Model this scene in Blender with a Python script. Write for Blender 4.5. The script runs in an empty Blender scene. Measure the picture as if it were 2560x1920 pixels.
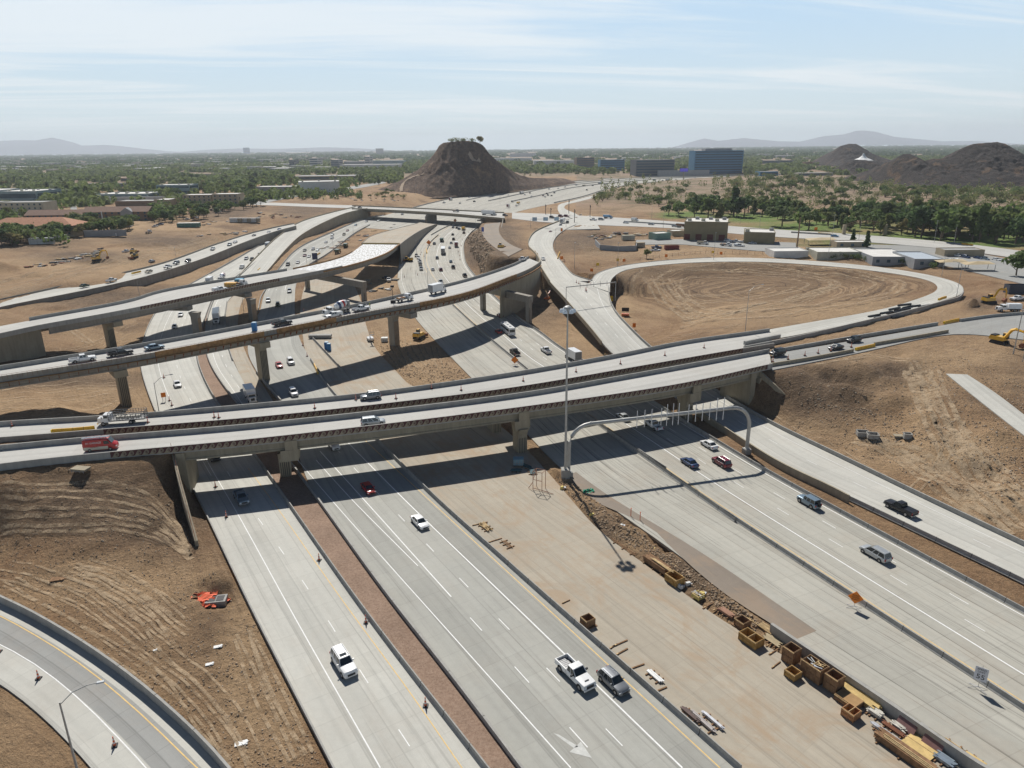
import bpy, bmesh, math, random
import numpy as np
from mathutils import Vector, Matrix
R=math.radians
rnd=random.Random(7)
C=bpy.context.scene.collection
S=bpy.context.scene
# ------------------------------------------------------------------ camera
H=65.0;FPX=1770.0;PITCH=R(18.5);ROLL=R(0.62)
CP,SP=math.cos(PITCH),math.sin(PITCH);CR,SR=math.cos(ROLL),math.sin(ROLL)
def ray(px,py):
    u=(px-1280)/FPX;v=-(py-960)/FPX
    a=u*CR+v*SR;b=v*CR-u*SR
    return (a,CP+b*SP,-SP+b*CP)
def P(px,py,z=0.0):
    d=ray(px,py);t=(z-H)/d[2]
    return Vector((d[0]*t,d[1]*t,z))
def projv(x,y,z):
    dz=z-H;zc=y*CP-dz*SP;zc=np.where(zc<1,1,zc)
    a=x/zc;b=(y*SP+dz*CP)/zc
    u=a*CR-b*SR;v=a*SR+b*CR
    return 1280+u*FPX,960-v*FPX
cam=bpy.data.objects.new('camera',bpy.data.cameras.new('camera'));C.objects.link(cam)
cam.data.lens=FPX/2560*36;cam.data.sensor_width=36;cam.data.clip_end=60000;cam.data.clip_start=1
cam.matrix_world=Matrix(((CR,SR,0,0),(-SR*SP,CR*SP,-CP,0),(-SR*CP,CR*CP,SP,H),(0,0,0,1)))
S.camera=cam
# ------------------------------------------------------------------ node helpers
class NT:
    def __init__(s,name):
        s.m=bpy.data.materials.new(name);s.m.use_nodes=True;s.t=s.m.node_tree;s.b=s.t.nodes['Principled BSDF']
        s.b.inputs['Specular IOR Level'].default_value=0.3
    def n(s,ty,**k):
        o=s.t.nodes.new(ty)
        for a,v in k.items():setattr(o,a,v)
        return o
    def l(s,a,b):s.t.links.new(a,b);return s
    def setv(s,inp,v):
        if hasattr(v,'is_linked') or hasattr(v,'links'):s.t.links.new(v,inp)
        else:
            if isinstance(v,(tuple,list)) and len(v)==3 and inp.type=='RGBA':v=(*v,1)
            inp.default_value=v
    def math(s,op,a,b=0.0,c=None,clamp=False):
        o=s.n('ShaderNodeMath',operation=op,use_clamp=clamp);s.setv(o.inputs[0],a);s.setv(o.inputs[1],b)
        if c is not None:s.setv(o.inputs[2],c)
        return o.outputs[0]
    def mix(s,f,a,b,bt='MIX'):
        o=s.n('ShaderNodeMix',data_type='RGBA',blend_type=bt);s.setv(o.inputs[0],f);s.setv(o.inputs[6],a);s.setv(o.inputs[7],b)
        return o.outputs[2]
    def noise(s,vec,scale,detail=4,rough=.6,dist=0.0):
        o=s.n('ShaderNodeTexNoise');s.setv(o.inputs['Scale'],scale);o.inputs['Detail'].default_value=detail;o.inputs['Roughness'].default_value=rough;o.inputs['Distortion'].default_value=dist
        if vec is not None:s.l(vec,o.inputs['Vector'])
        return o.outputs['Fac']
    def ramp(s,v,a,b,c0=0.0,c1=1.0):
        o=s.n('ShaderNodeMapRange',clamp=True);s.setv(o.inputs[0],v);s.setv(o.inputs[1],a);s.setv(o.inputs[2],b);s.setv(o.inputs[3],c0);s.setv(o.inputs[4],c1)
        return o.outputs[0]
    def pos(s):return s.n('ShaderNodeNewGeometry').outputs['Position']
    def obj(s):return s.n('ShaderNodeTexCoord').outputs['Object']
    def uv(s):return s.n('ShaderNodeTexCoord').outputs['UV']
    def sep(s,v):
        o=s.n('ShaderNodeSeparateXYZ');s.l(v,o.inputs[0]);return o.outputs
    def comb(s,x,y,z=0.0):
        o=s.n('ShaderNodeCombineXYZ');s.setv(o.inputs[0],x);s.setv(o.inputs[1],y);s.setv(o.inputs[2],z);return o.outputs[0]
    def scl(s,v,sc):
        o=s.n('ShaderNodeVectorMath',operation='MULTIPLY');s.l(v,o.inputs[0]);o.inputs[1].default_value=sc;return o.outputs[0]
    def attr(s,name):
        return s.n('ShaderNodeAttribute',attribute_name=name)
    def bump(s,h,strength=.3,dist=.1):
        o=s.n('ShaderNodeBump');o.inputs['Strength'].default_value=strength;o.inputs['Distance'].default_value=dist;s.l(h,o.inputs['Height']);s.l(o.outputs[0],s.b.inputs['Normal'])
    def out(s,col,rough=.85,metal=0.0):
        s.setv(s.b.inputs['Base Color'],col);s.setv(s.b.inputs['Roughness'],rough);s.setv(s.b.inputs['Metallic'],metal);return s.m
_mc={}
def flat(name,col,rough=.6,metal=0.0,var=.12,sc=1.5):
    k=(name,)
    if k in _mc:return _mc[k]
    t=NT(name);n=t.noise(t.obj(),sc,3)
    c=t.mix(t.ramp(n,.3,.7),tuple(max(0,x*(1-var)) for x in col),tuple(min(1,x*(1+var)) for x in col))
    _mc[k]=t.out(c,rough,metal);return _mc[k]
def concrete(name,base,lane=3.66,tone=.12,streak=.25,dirt=.15,joint=.5,dirtcol=(.36,.25,.16),skew=0.0,tj=4.6):
    t=NT(name);u,v,_=t.sep(t.uv());pos=t.pos()
    n1=t.noise(pos,.05,5);n2=t.noise(pos,1.1,4)
    lanei=t.math('FLOOR',t.math('DIVIDE',v,lane))
    wn=t.n('ShaderNodeTexWhiteNoise',noise_dimensions='1D');t.l(lanei,wn.inputs['W'])
    k=t.math('MULTIPLY_ADD',wn.outputs[0],tone,1-tone*.5)
    seg=t.n('ShaderNodeTexWhiteNoise',noise_dimensions='2D');t.l(t.comb(t.math('FLOOR',t.math('DIVIDE',u,tj)),lanei),seg.inputs['Vector'])
    k=t.math('MULTIPLY',k,t.math('MULTIPLY_ADD',seg.outputs[0],.07,.965))
    k=t.math('MULTIPLY',k,t.ramp(n1,.3,.7,.93,1.05))
    k=t.math('MULTIPLY',k,t.ramp(n2,.25,.75,.95,1.04))
    # worn wheel paths
    wp=t.math('SINE',t.math('MULTIPLY',v,2*math.pi/(lane/2)))
    pathn=t.noise(t.comb(t.math('MULTIPLY',u,.01),t.math('MULTIPLY',v,.35)),1.0,3)
    k=t.math('MULTIPLY',k,t.math('SUBTRACT',1.02,t.math('MULTIPLY',t.ramp(wp,-.2,1,0,.09),t.ramp(pathn,.35,.6))))
    # long dark streaks
    sn=t.noise(t.comb(t.math('MULTIPLY',u,.012),t.math('ADD',t.math('MULTIPLY',v,.9),t.math('MULTIPLY',u,skew))),1.6,6,.72)
    k=t.math('MULTIPLY',k,t.math('SUBTRACT',1.0,t.ramp(sn,.54,.63,0,streak*.8)))
    # joints
    def line(x,per,w):
        f=t.math('ABSOLUTE',t.math('SUBTRACT',t.math('FRACT',t.math('ADD',t.math('DIVIDE',x,per),.5)),.5))
        return t.ramp(f,w/per*.5,w/per,1,0)
    j=t.math('MAXIMUM',t.math('MULTIPLY',line(u,tj,.09),.5),line(v,lane,.11))
    k=t.math('MULTIPLY',k,t.math('SUBTRACT',1.0,t.math('MULTIPLY',j,joint)))
    c=t.mix(1.0,base,t.comb(k,k,k),'MULTIPLY')
    dn=t.noise(pos,.09,7,.68,.6);dn2=t.noise(t.comb(t.math('MULTIPLY',u,.05),t.math('MULTIPLY',v,.5)),1.0,5,.7)
    dd=t.math('MULTIPLY',t.math('ADD',t.ramp(dn,.5,.62),t.ramp(dn2,.52,.7)),dirt,clamp=True)
    c=t.mix(dd,c,dirtcol)
    t.bump(n2,.15,.03)
    return t.out(c,.85)
# ------------------------------------------------------------------ mesh helpers
def fastmesh(name,verts,faces,mats=(),smooth=False,uv=None,midx=None):
    """verts Nx3, faces MxK numpy (uniform K)"""
    verts=np.asarray(verts,np.float32);faces=np.asarray(faces,np.int32)
    me=bpy.data.meshes.new(name);me.vertices.add(len(verts));me.vertices.foreach_set('co',verts.ravel())
    m,k=faces.shape;me.loops.add(m*k);me.loops.foreach_set('vertex_index',faces.ravel())
    me.polygons.add(m);me.polygons.foreach_set('loop_start',np.arange(0,m*k,k,dtype=np.int32))
    if midx is not None:me.polygons.foreach_set('material_index',np.asarray(midx,np.int32))
    me.polygons.foreach_set('use_smooth',np.full(m,bool(smooth)))
    if uv is not None:
        l=me.uv_layers.new(name='UVMap');l.data.foreach_set('uv',np.asarray(uv,np.float32)[faces.ravel()].ravel())
    me.update(calc_edges=True)
    for x in mats:me.materials.append(x)
    return me
class MB:
    """collects polygons with material index"""
    def __init__(s):s.v=[];s.f=[];s.m=[];s.mats=[];s.uv=None
    def mi(s,m):
        if m not in s.mats:s.mats.append(m)
        return s.mats.index(m)
    def add(s,vs,fs,m):
        o=len(s.v);s.v.extend([tuple(v) for v in vs]);i=s.mi(m)
        for f in fs:s.f.append([o+a for a in f]);s.m.append(i)
    def box(s,c,d,m,rz=0.0,tx=0.0,ty=0.0,M=None):
        """c centre, d full size, tx/ty top scale"""
        x,y,z=d[0]/2,d[1]/2,d[2]/2;ax=1-tx;ay=1-ty
        vs=[(-x,-y,-z),(x,-y,-z),(x,y,-z),(-x,y,-z),(-x*ax,-y*ay,z),(x*ax,-y*ay,z),(x*ax,y*ay,z),(-x*ax,y*ay,z)]
        ca,sa=math.cos(rz),math.sin(rz)
        vs=[(c[0]+a*ca-b*sa,c[1]+a*sa+b*ca,c[2]+e) for a,b,e in vs]
        if M:vs=[M@Vector(v) for v in vs]
        s.add(vs,[(3,2,1,0),(4,5,6,7),(0,1,5,4),(1,2,6,5),(2,3,7,6),(3,0,4,7)],m)
    def prism(s,pts,ax,a,b,m,taper=1.0,cen=None):
        """extrude 2D polygon pts along axis 'y' between a,b ; pts (x,z)"""
        n=len(pts)
        if cen is None:cen=(sum(p[0] for p in pts)/n,sum(p[1] for p in pts)/n)
        vs=[];
        for q in (a,b):
            for x,z in pts:
                vs.append((x,q,z) if ax=='y' else ((q,x,z) if ax=='x' else (x,z,q)))
        fs=[tuple(range(n)),tuple(range(2*n-1,n-1,-1))]+[(i,i+n,(i+1)%n+n,(i+1)%n) for i in range(n)]
        s.add(vs,fs,m)
    def tube(s,pts,r,m,n=8,cap=True,r2=None):
        pts=[Vector(p) for p in pts];k=len(pts);o=[];
        for i,p in enumerate(pts):
            d=(pts[min(i+1,k-1)]-pts[max(i-1,0)]).normalized()
            up=Vector((0,0,1)) if abs(d.z)<.95 else Vector((1,0,0))
            a=d.cross(up).normalized();b=a.cross(d)
            rr=r if r2 is None else r+(r2-r)*i/(k-1)
            if isinstance(r,(list,tuple)):rr=r[i]
            for j in range(n):
                t=2*math.pi*j/n;o.append(p+a*math.cos(t)*rr+b*math.sin(t)*rr)
        fs=[(i*n+j,i*n+(j+1)%n,(i+1)*n+(j+1)%n,(i+1)*n+j) for i in range(k-1) for j in range(n)]
        if cap:fs+=[tuple(range(n-1,-1,-1)),tuple(range((k-1)*n,k*n))]
        s.add(o,fs,m)
    def lathe(s,prof,m,c=(0,0,0),n=12,ax='z'):
        vs=[]
        for r,h in prof:
            for j in range(n):
                t=2*math.pi*j/n
                vs.append((c[0]+r*math.cos(t),c[1]+r*math.sin(t),c[2]+h) if ax=='z' else ((c[0]+r*math.cos(t),c[1]+h,c[2]+r*math.sin(t)) if ax=='y' else (c[0]+h,c[1]+r*math.cos(t),c[2]+r*math.sin(t))))
        k=len(prof);fs=[(i*n+j,i*n+(j+1)%n,(i+1)*n+(j+1)%n,(i+1)*n+j) for i in range(k-1) for j in range(n)]
        fs+=[tuple(range(n-1,-1,-1)),tuple(range((k-1)*n,k*n))]
        s.add(vs,fs,m)
    def mesh(s,name,smooth=False):
        me=bpy.data.meshes.new(name);me.from_pydata(s.v,[],s.f)
        for x in s.mats:me.materials.append(x)
        me.polygons.foreach_set('material_index',s.m)
        me.polygons.foreach_set('use_smooth',[bool(smooth)]*len(s.f))
        bm=bmesh.new();bm.from_mesh(me);bmesh.ops.recalc_face_normals(bm,faces=bm.faces);bm.to_mesh(me);bm.free()
        if smooth:me.set_sharp_from_angle(angle=R(38))
        me.update();return me
    def build(s,name,parent=None,smooth=False,**k):
        return link(name,s.mesh(name,smooth),parent,**k)
def link(name,data,parent=None,loc=None,rz=None,label=None,cat=None,group=None,kind=None,scale=None):
    o=bpy.data.objects.new(name,data);C.objects.link(o)
    if parent:o.parent=parent
    if loc is not None:o.location=loc
    if rz is not None:o.rotation_euler=(0,0,rz)
    if scale is not None:o.scale=(scale,)*3
    if label:o['label']=label
    if cat:o['category']=cat
    if group:o['group']=group
    if kind:o['kind']=kind
    return o
def empty(name,loc,rz=0.0,**k):
    o=link(name,None,None,loc,rz,**k);o.empty_display_size=.5;return o
def dup(r,loc,rz,label=None,group=None,cat=None):
    c=r.copy();C.objects.link(c);c.location=loc;c.rotation_euler=(0,0,rz)
    if label:c['label']=label
    if group:c['group']=group
    if cat:c['category']=cat
    for ch in list(r.children):
        d=ch.copy();C.objects.link(d);d.parent=c
        for g in list(ch.children):
            e=g.copy();C.objects.link(e);e.parent=d
    return c
# ------------------------------------------------------------------ polylines
def zat(z,i,n):
    if isinstance(z,(list,tuple)):
        t=i/(n-1)*(len(z)-1);a=int(min(t,len(z)-2));return z[a]+(z[a+1]-z[a])*(t-a)
    return z
def world(pts,z,lift=0.0):
    """pixel points -> world; each point may carry its own z; lift = height above z at which it was seen"""
    o=[]
    for i,p in enumerate(pts):
        zz=p[2] if len(p)>2 else zat(z,i,len(pts))
        w=P(p[0],p[1],zz+lift);w.z=zz;o.append(w)
    return o
def smooth_line(w,step=4.0,n=None):
    w=[Vector(a) for a in w]
    if len(w)==2:dense=[w[0].lerp(w[1],i/40) for i in range(41)]
    else:
        dense=[]
        e=[w[0]*2-w[1]]+w+[w[-1]*2-w[-2]]
        for i in range(1,len(e)-2):
            p0,p1,p2,p3=e[i-1:i+3]
            # centripetal catmull-rom
            d=[max((b-a).length,1e-3)**.5 for a,b in ((p0,p1),(p1,p2),(p2,p3))]
            t0=0;t1=d[0];t2=t1+d[1];t3=t2+d[2]
            for j in range(16):
                t=t1+(t2-t1)*j/16
                A1=p0*((t1-t)/(t1-t0))+p1*((t-t0)/(t1-t0));A2=p1*((t2-t)/(t2-t1))+p2*((t-t1)/(t2-t1));A3=p2*((t3-t)/(t3-t2))+p3*((t-t2)/(t3-t2))
                B1=A1*((t2-t)/(t2-t0))+A2*((t-t0)/(t2-t0));B2=A2*((t3-t)/(t3-t1))+A3*((t-t1)/(t3-t1))
                dense.append(B1*((t2-t)/(t2-t1))+B2*((t-t1)/(t2-t1)))
        dense.append(w[-1])
    L=[0.0]
    for a,b in zip(dense,dense[1:]):L.append(L[-1]+(b-a).length)
    if n is None:n=max(2,int(L[-1]/step)+1)
    out=[];j=0
    for i in range(n):
        t=L[-1]*i/(n-1)
        while j<len(L)-2 and L[j+1]<t:j+=1
        out.append(dense[j].lerp(dense[j+1],(t-L[j])/max(L[j+1]-L[j],1e-6)))
    return out
STRIPS=[]   # terrain constraints
ROADS={}
class Strip:
    def __init__(s,Lp,Rp,z,step=4.0,lift=0.0,terr=True,L=10.0):
        a=world(Lp,z,lift);b=world(Rp,z,lift)
        e0=Lp[0][1]>=1900 or Lp[0][0]>2600;e1=Lp[-1][1]>=1900
        def ext(l,i,j,d):
            v=l[i]-l[j];v.z=0;return l[i]+v.normalized()*d
        if e0:a=[ext(a,0,1,30)]+a;b=[ext(b,0,1,45)]+b
        if e1:a=a+[ext(a,-1,-2,30)];b=b+[ext(b,-1,-2,45)]
        la=sum((q-p).length for p,q in zip(a,a[1:]));n=max(3,int(la/step)+1)
        s.a=smooth_line(a,n=n);rb=smooth_line(b,step=max(step*.25,.5));o=[];j=0
        for i,p in enumerate(s.a):
            if i==0 and not e0:o.append(rb[0]);continue
            if i==n-1 and not e1:o.append(rb[-1]);continue
            best=None
            for q in range(j,min(len(rb),j+400)):
                d=(rb[q].xy-p.xy).length_squared
                if best is None or d<best:best=d;bq=q
            j=bq;o.append(rb[bq])
        # relax bunching
        for _ in range(6):
            o=[o[0]]+[(o[i-1]+o[i]*2+o[i+1])/4 for i in range(1,n-1)]+[o[-1]]
        s.b=o
        for p,q in zip(s.a,s.b):
            m=(p.z+q.z)/2;p.z=q.z=m
        if terr:STRIPS.append((s,L))
    def at(s,f):return [p.lerp(q,f) for p,q in zip(s.a,s.b)]
def ribbon(s,mat,name='road',dz=0.0,th=.5,f0=0.0,f1=1.0,**k):
    a=s.at(f0);b=s.at(f1);n=len(a);vs=[];uv=[];u=0
    for i in range(n):
        if i:u+=((a[i]-a[i-1]).length+(b[i]-b[i-1]).length)/2
        w=(b[i]-a[i]).length
        for p,vv in ((a[i],0),(b[i],w)):vs.append((p.x,p.y,p.z+dz));uv.append((u,vv))
        for p,vv in ((a[i],0),(b[i],w)):vs.append((p.x,p.y,p.z+dz-th));uv.append((u,vv))
    fs=[]
    for i in range(n-1):
        o=i*4;fs+=[(o,o+4,o+5,o+1),(o+2,o+6,o+4,o),(o+1,o+5,o+7,o+3),(o+3,o+7,o+6,o+2)]
    fs+=[(0,1,3,2),((n-1)*4+1,(n-1)*4,(n-1)*4+2,(n-1)*4+3)]
    me=fastmesh(name,vs,fs,[mat],uv=uv)
    # outward normals
    if me.polygons[0].normal.z<0:me.flip_normals()
    return link(name,me,**k)
def offset(line,d):
    o=[]
    for i,p in enumerate(line):
        t=line[min(i+1,len(line)-1)]-line[max(i-1,0)];t.z=0;t.normalize()
        o.append(Vector((p.x+t.y*d,p.y-t.x*d,p.z)))
    return o
def extrude(mb,line,prof,m,cap=True):
    """profile [(offset right, height)] swept along line"""
    n=len(line);k=len(prof);vs=[]
    for i,p in enumerate(line):
        t=line[min(i+1,n-1)]-line[max(i-1,0)];t.z=0;t.normalize();r=Vector((t.y,-t.x,0))
        for d,h in prof:vs.append((p.x+r.x*d,p.y+r.y*d,p.z+h))
    fs=[(i*k+j,i*k+(j+1)%k,(i+1)*k+(j+1)%k,(i+1)*k+j) for i in range(n-1) for j in range(k)]
    if cap:fs+=[tuple(range(k)),tuple(range((n-1)*k,n*k))[::-1]]
    mb.add(vs,fs,m)
def slabline(mb,line,w,m,dz=.012,dash=None):
    """painted marking: thin sheet following line"""
    cum=0;prev=line[0];segs=[];on=[]
    if dash is None:segs=[line]
    else:
        L=[0.0]
        for a,b in zip(line,line[1:]):L.append(L[-1]+(b-a).length)
        def at(t):
            t=min(max(t,0),L[-1]);i=0
            while i<len(L)-2 and L[i+1]<t:i+=1
            return line[i].lerp(line[i+1],(t-L[i])/max(1e-6,L[i+1]-L[i]))
        t=dash[2] if len(dash)>2 else 0
        while t+dash[0]<L[-1]:
            segs.append([at(t),at(t+dash[0])]);t+=dash[1]
    for sg in segs:
        a=offset(sg,-w/2);b=offset(sg,w/2);n=len(sg)
        mb.add([(p.x,p.y,p.z+dz) for p in a]+[(p.x,p.y,p.z+dz) for p in b],[(i,i+1,n+i+1,n+i) for i in range(n-1)],m)
def dist_to(line,w,x,y):
    """signed-ish distance of points to polyline with halfwidth, returns (d,z)"""
    best=np.full(x.shape,1e9);bz=np.zeros(x.shape)
    for i in range(len(line)-1):
        p,q=line[i],line[i+1];dx,dy=q.x-p.x,q.y-p.y;l2=dx*dx+dy*dy+1e-9
        t=np.clip(((x-p.x)*dx+(y-p.y)*dy)/l2,0,1)
        d=np.hypot(x-p.x-t*dx,y-p.y-t*dy)-(w[i]+(w[i+1]-w[i])*t)
        m=d<best;best=np.where(m,d,best);bz=np.where(m,p.z+(q.z-p.z)*t,bz)
    return best,bz
def hashnoise(x,y,seed=0):
    """smooth value noise"""
    xi=np.floor(x).astype(np.int64);yi=np.floor(y).astype(np.int64);fx=x-xi;fy=y-yi
    def h(a,b):
        n=(a*374761393+b*668265263+seed*1274126177)&0xffffffff
        n=((n^(n>>13))*1274126177)&0xffffffff
        return ((n^(n>>16))&0xffff)/65535.0
    u=fx*fx*(3-2*fx);v=fy*fy*(3-2*fy)
    return (h(xi,yi)*(1-u)+h(xi+1,yi)*u)*(1-v)+(h(xi,yi+1)*(1-u)+h(xi+1,yi+1)*u)*v
def fbm(x,y,o=4,seed=0):
    s=0;a=1;t=0
    for i in range(o):
        s=s+a*hashnoise(x*2**i,y*2**i,seed+i*17);t+=a;a*=.55
    return s/t
# ================================================================== materials of the setting
M_conc=concrete('old_grey_concrete',(.37,.365,.33),tone=.2,streak=.22,dirt=.04,joint=.16)
M_new=concrete('new_pale_concrete',(.49,.48,.435),tone=.12,streak=.22,dirt=.06,joint=.16)
M_nb=concrete('streaked_concrete',(.41,.395,.345),tone=.12,streak=.62,dirt=.10,joint=.2,skew=.004)
M_dirtyc=concrete('dusty_concrete',(.39,.345,.275),tone=.06,streak=.25,dirt=.8,joint=.12,dirtcol=(.37,.285,.20))
M_deck=concrete('bridge_deck_concrete',(.47,.46,.43),lane=6.0,tone=.06,streak=.14,dirt=.06,joint=.12,tj=15)
M_asph=concrete('grey_asphalt_road',(.31,.31,.295),tone=.08,streak=.15,dirt=.08,joint=.25)
M_gravroad=concrete('brown_gravel_shoulder',(.245,.205,.165),lane=40,tone=.02,streak=.1,dirt=.3,joint=0)
def wallmat(name,base,rough=.85,stain=.25,sc=.35):
    t=NT(name);p=t.pos();x,y,z=t.sep(p)
    n=t.noise(t.scl(p,(1.6,1.6,.18)),sc*2,5,.7);n2=t.noise(p,.25,4);n3=t.noise(p,6,3)
    k=t.math('MULTIPLY',t.ramp(n,.35,.75,1.05,1-stain),t.math('MULTIPLY',t.ramp(n2,.3,.7,.92,1.06),t.ramp(n3,.3,.7,.95,1.04)))
    t.bump(n3,.2,.03)
    return t.out(t.mix(1.0,base,t.comb(k,k,k),'MULTIPLY'),rough)
W_grey=wallmat('barrier_concrete',(.37,.36,.335))
W_tan=wallmat('tan_painted_concrete',(.31,.275,.205))
W_tan2=wallmat('khaki_wall_concrete',(.36,.31,.225))
W_raw=wallmat('raw_grey_brown_concrete',(.30,.275,.235))
W_mar=wallmat('maroon_painted_concrete',(.105,.045,.045),stain=.1)
W_form=flat('plywood_formwork',(.34,.19,.08),.8,var=.35,sc=.8)
W_rust=flat('rusty_steel',(.22,.09,.05),.8,var=.3)
M_white=flat('white_road_paint',(.78,.78,.76),.7,var=.08)
M_yel=flat('yellow_road_paint',(.72,.50,.20),.7,var=.12)
M_dark=flat('dark_gap',(.03,.03,.03),.9)
def gravel(name,a,b,sc=3):
    t=NT(name);p=t.pos();n=t.noise(p,sc,6,.75);n2=t.noise(p,.15,4);n3=t.noise(p,14,2)
    c=t.mix(t.ramp(n,.35,.65),a,b);k=t.ramp(n2,.3,.7,.85,1.12);c=t.mix(1.0,c,t.comb(k,k,k),'MULTIPLY');t.bump(t.math('ADD',n,n3),.7,.12)
    return t.out(c,.95)
M_red=gravel('red_brown_rock_mulch',(.23,.15,.105),(.38,.27,.20))
# ================================================================== road strips
b0=[(835,1920),(639,1540),(513,1279),(463,1183),(420,1095),(385,1018),(359,943),(352,900),(359,853),(376,807),(400,770),(450,727),(527,683),(626,627),(700,587)]
b1=[(1208,1920),(915,1540),(716,1256),(650,1160),(585,1070),(524,980),(492,900),(492,860),(503,824),(518,780),(535,742),(562,714),(590,694),(655,645),(722,598)]
b2=[(1300,1920),(1135,1700),(979,1504),(787,1238),(720,1150),(593,1009),(558,960),(530,919),(516,876),(514,850),(518,804),(533,757),(553,724),(585,700),(640,664)]
b3=[(1310,1930),(1150,1715),(1000,1525),(850,1320),(760,1200),(665,1040),(600,950),(581,899),(570,864),(563,830),(562,795),(568,754),(590,725),(640,692),(685,671)]
b3b=[(665,1040),(640,985),(620,930),(606,860),(592,820),(597,783),(610,745),(630,722),(665,700),(700,680)]
cl=[(1300,1920),(979,1500),(787,1238),(740,1120),(702,999),(640,925),(620,880),(624,840),(636,805),(650,776),(662,732),(698,674),(750,620),(825,584),(900,553),(960,538)]
cr=[(1853,1920),(1280,1415),(1061,1217),(838,986),(806,945),(775,895),(750,850),(738,800),(737,752),(742,705),(770,664),(814,638),(892,578),(930,562),(985,548)]
S_A=Strip(b0,b1,0)
S_B=Strip([(590,1000,0),(558,960,0),(530,919,0),(516,876,0),(514,850,0),(518,804,0),(533,757,0),(553,724,0),(600,688,0)],[(670,1060,0),(612,960,0),(581,899,0),(570,864,0),(563,830,0),(562,795,0),(568,754,0),(600,724,0),(650,690,0)],0)
S_B2=Strip([(670,1062,0),(612,962,0),(583,899,0),(572,864,0),(565,830,0),(564,795,0),(570,754,0),(602,724,0)],[(700,1030,0),(650,950,0),(622,899,0),(606,860,0),(594,820,0),(597,783,0),(610,745,0),(640,722,0)],0)
S_C=Strip(cl,cr,0)
S_med=Strip([(1208,1920),(915,1540),(716,1256),(650,1160),(585,1070),(524,980),(492,900),(492,860),(503,824),(518,780),(535,742)],[(1300,1920),(1135,1700),(979,1504),(787,1238),(720,1150),(593,1009),(530,919),(516,876),(518,804),(524,780),(537,745)],.15)
dr=[(2700,2085),(2419,1902),(2264,1815),(2100,1712),(1920,1618),(1784,1540),(1674,1453),(1601,1398),(1509,1339),(1385,1197),(1250,1060),(1150,1000),(1025,963),(993,928),(944,879),(915,812),(905,760),(880,700)]
dl=[(1853,1920),(1280,1415),(1061,1217),(838,986),(806,945),(790,915),(765,880),(757,840),(750,800),(755,740),(770,690)]
S_D=Strip(dl,dr,0)
el=[(2640,2040),(2264,1782),(1929,1558),(1675,1372),(1422,1187),(1250,1012),(1178,944),(1036,792),(1006,740),(994,705),(998,660),(1003,630),(1030,600),(1058,580),(1090,565)]
er=[(2740,1887),(2560,1769),(1920,1350),(1731,1224),(1595,1128),(1454,1029),(1380,975),(1318,925),(1289,905),(1205,830),(1132,763),(1095,715),(1072,680),(1062,650),(1067,624),(1080,603),(1100,583),(1131,560)]
S_E=Strip(el,er,0)
fr=[(2740,1625),(2560,1526),(1920,1178),(1772,1090),(1530,942),(1404,870),(1350,830),(1297,795),(1262,765),(1220,725),(1187,688),(1167,661),(1160,634),(1160,609),(1168,593),(1185,575),(1215,558)]
S_F=Strip(er,fr,0)
hl=[(2740,1545,0),(2560,1453,0),(2340,1348,0),(2122,1244,0),(1947,1162,0),(1801,1067,0),(1670,982,0),(1600,930,1.0),(1535,886,2.5),(1480,828,4.5),(1438,780,6),(1404,740,7),(1375,705,8),(1362,685,8)]
hr=[(2740,1452,0),(2560,1366,0),(2400,1290,0),(2253,1220,0),(2080,1135,0),(1920,1058,0),(1800,985,0),(1700,925,1.0),(1621,870,2.5),(1588,835,4.5),(1566,809,6),(1537,778,7),(1523,746,8),(1520,718,8)]
S_H=Strip(hl,hr,0)
S_G=Strip(fr[:10],[(p[0],p[1]) for p in hl[:8]]+[(1560,915),(1500,880)],0)
S_Hu=Strip([(1375,705),(1355,673),(1344,651),(1322,615),(1323,601),(1338,581),(1370,565),(1400,553)],[(1480,702),(1440,692),(1407,659),(1387,633),(1381,615),(1390,592),(1415,573),(1440,562)],[8,8,8,8,8,8.5,9,9])
ro=[(1470,712),(1480,699),(1497,682),(1555,665),(1656,652),(1795,644),(1920,646),(2094,657),(2238,673),(2340,691),(2395,708),(2409,725),(2397,738),(2360,750),(2290,770),(2224,787),(2100,815),(1990,838),(1920,850)]
ri=[(1525,730),(1523,708),(1532,693),(1569,673),(1685,659),(1800,654),(1920,655),(2094,667),(2209,680),(2296,694),(2334,705),(2346,719),(2334,732),(2280,752),(2230,767),(2172,780),(2080,796),(1985,812),(1920,824)]
S_ring=Strip(ro,ri,[8,8,8,8,8,8,8,8,8,8,8.2,8.4,8.6,8.8,8.9])
xf=[(560,500),(640,505),(698,507),(802,511),(918,514),(1100,522),(1280,531),(1380,535),(1470,540),(1560,545),(1700,555),(1920,572),(2100,583),(2220,592),(2400,608),(2560,628),(2700,648)]
xn=[(560,507),(640,512),(698,514),(802,518),(918,522),(1070,531),(1280,546),(1396,560),(1470,565),(1560,565),(1700,572),(1920,591),(2100,601),(2220,609),(2400,626),(2560,648),(2700,668)]
S_X=Strip(xf,xn,9,terr=False)
for a,b in ((0,5),(6,17)):Strip(xf[a:b],xn[a:b],9)
S_K=Strip([(-220,1420),(-100,1458),(0,1508),(78,1546),(215,1628),(357,1732),(504,1866),(600,1975)],[(-260,1600),(-120,1645),(0,1703),(35,1728),(100,1785),(160,1838),(229,1920),(262,1960)],.4)
S_far=Strip([(870,566),(929,547),(1000,528),(1068,509),(1170,486),(1280,467),(1442,453),(1569,443),(1700,440),(1836,437),(1960,434)],[(1165,590),(1215,560),(1290,530),(1390,508),(1445,497),(1532,471),(1598,460),(1714,450),(1770,446),(1836,442),(1960,438)],[0,0,0,0,1,2,3,4,5,6,7],step=12,L=25)
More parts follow.
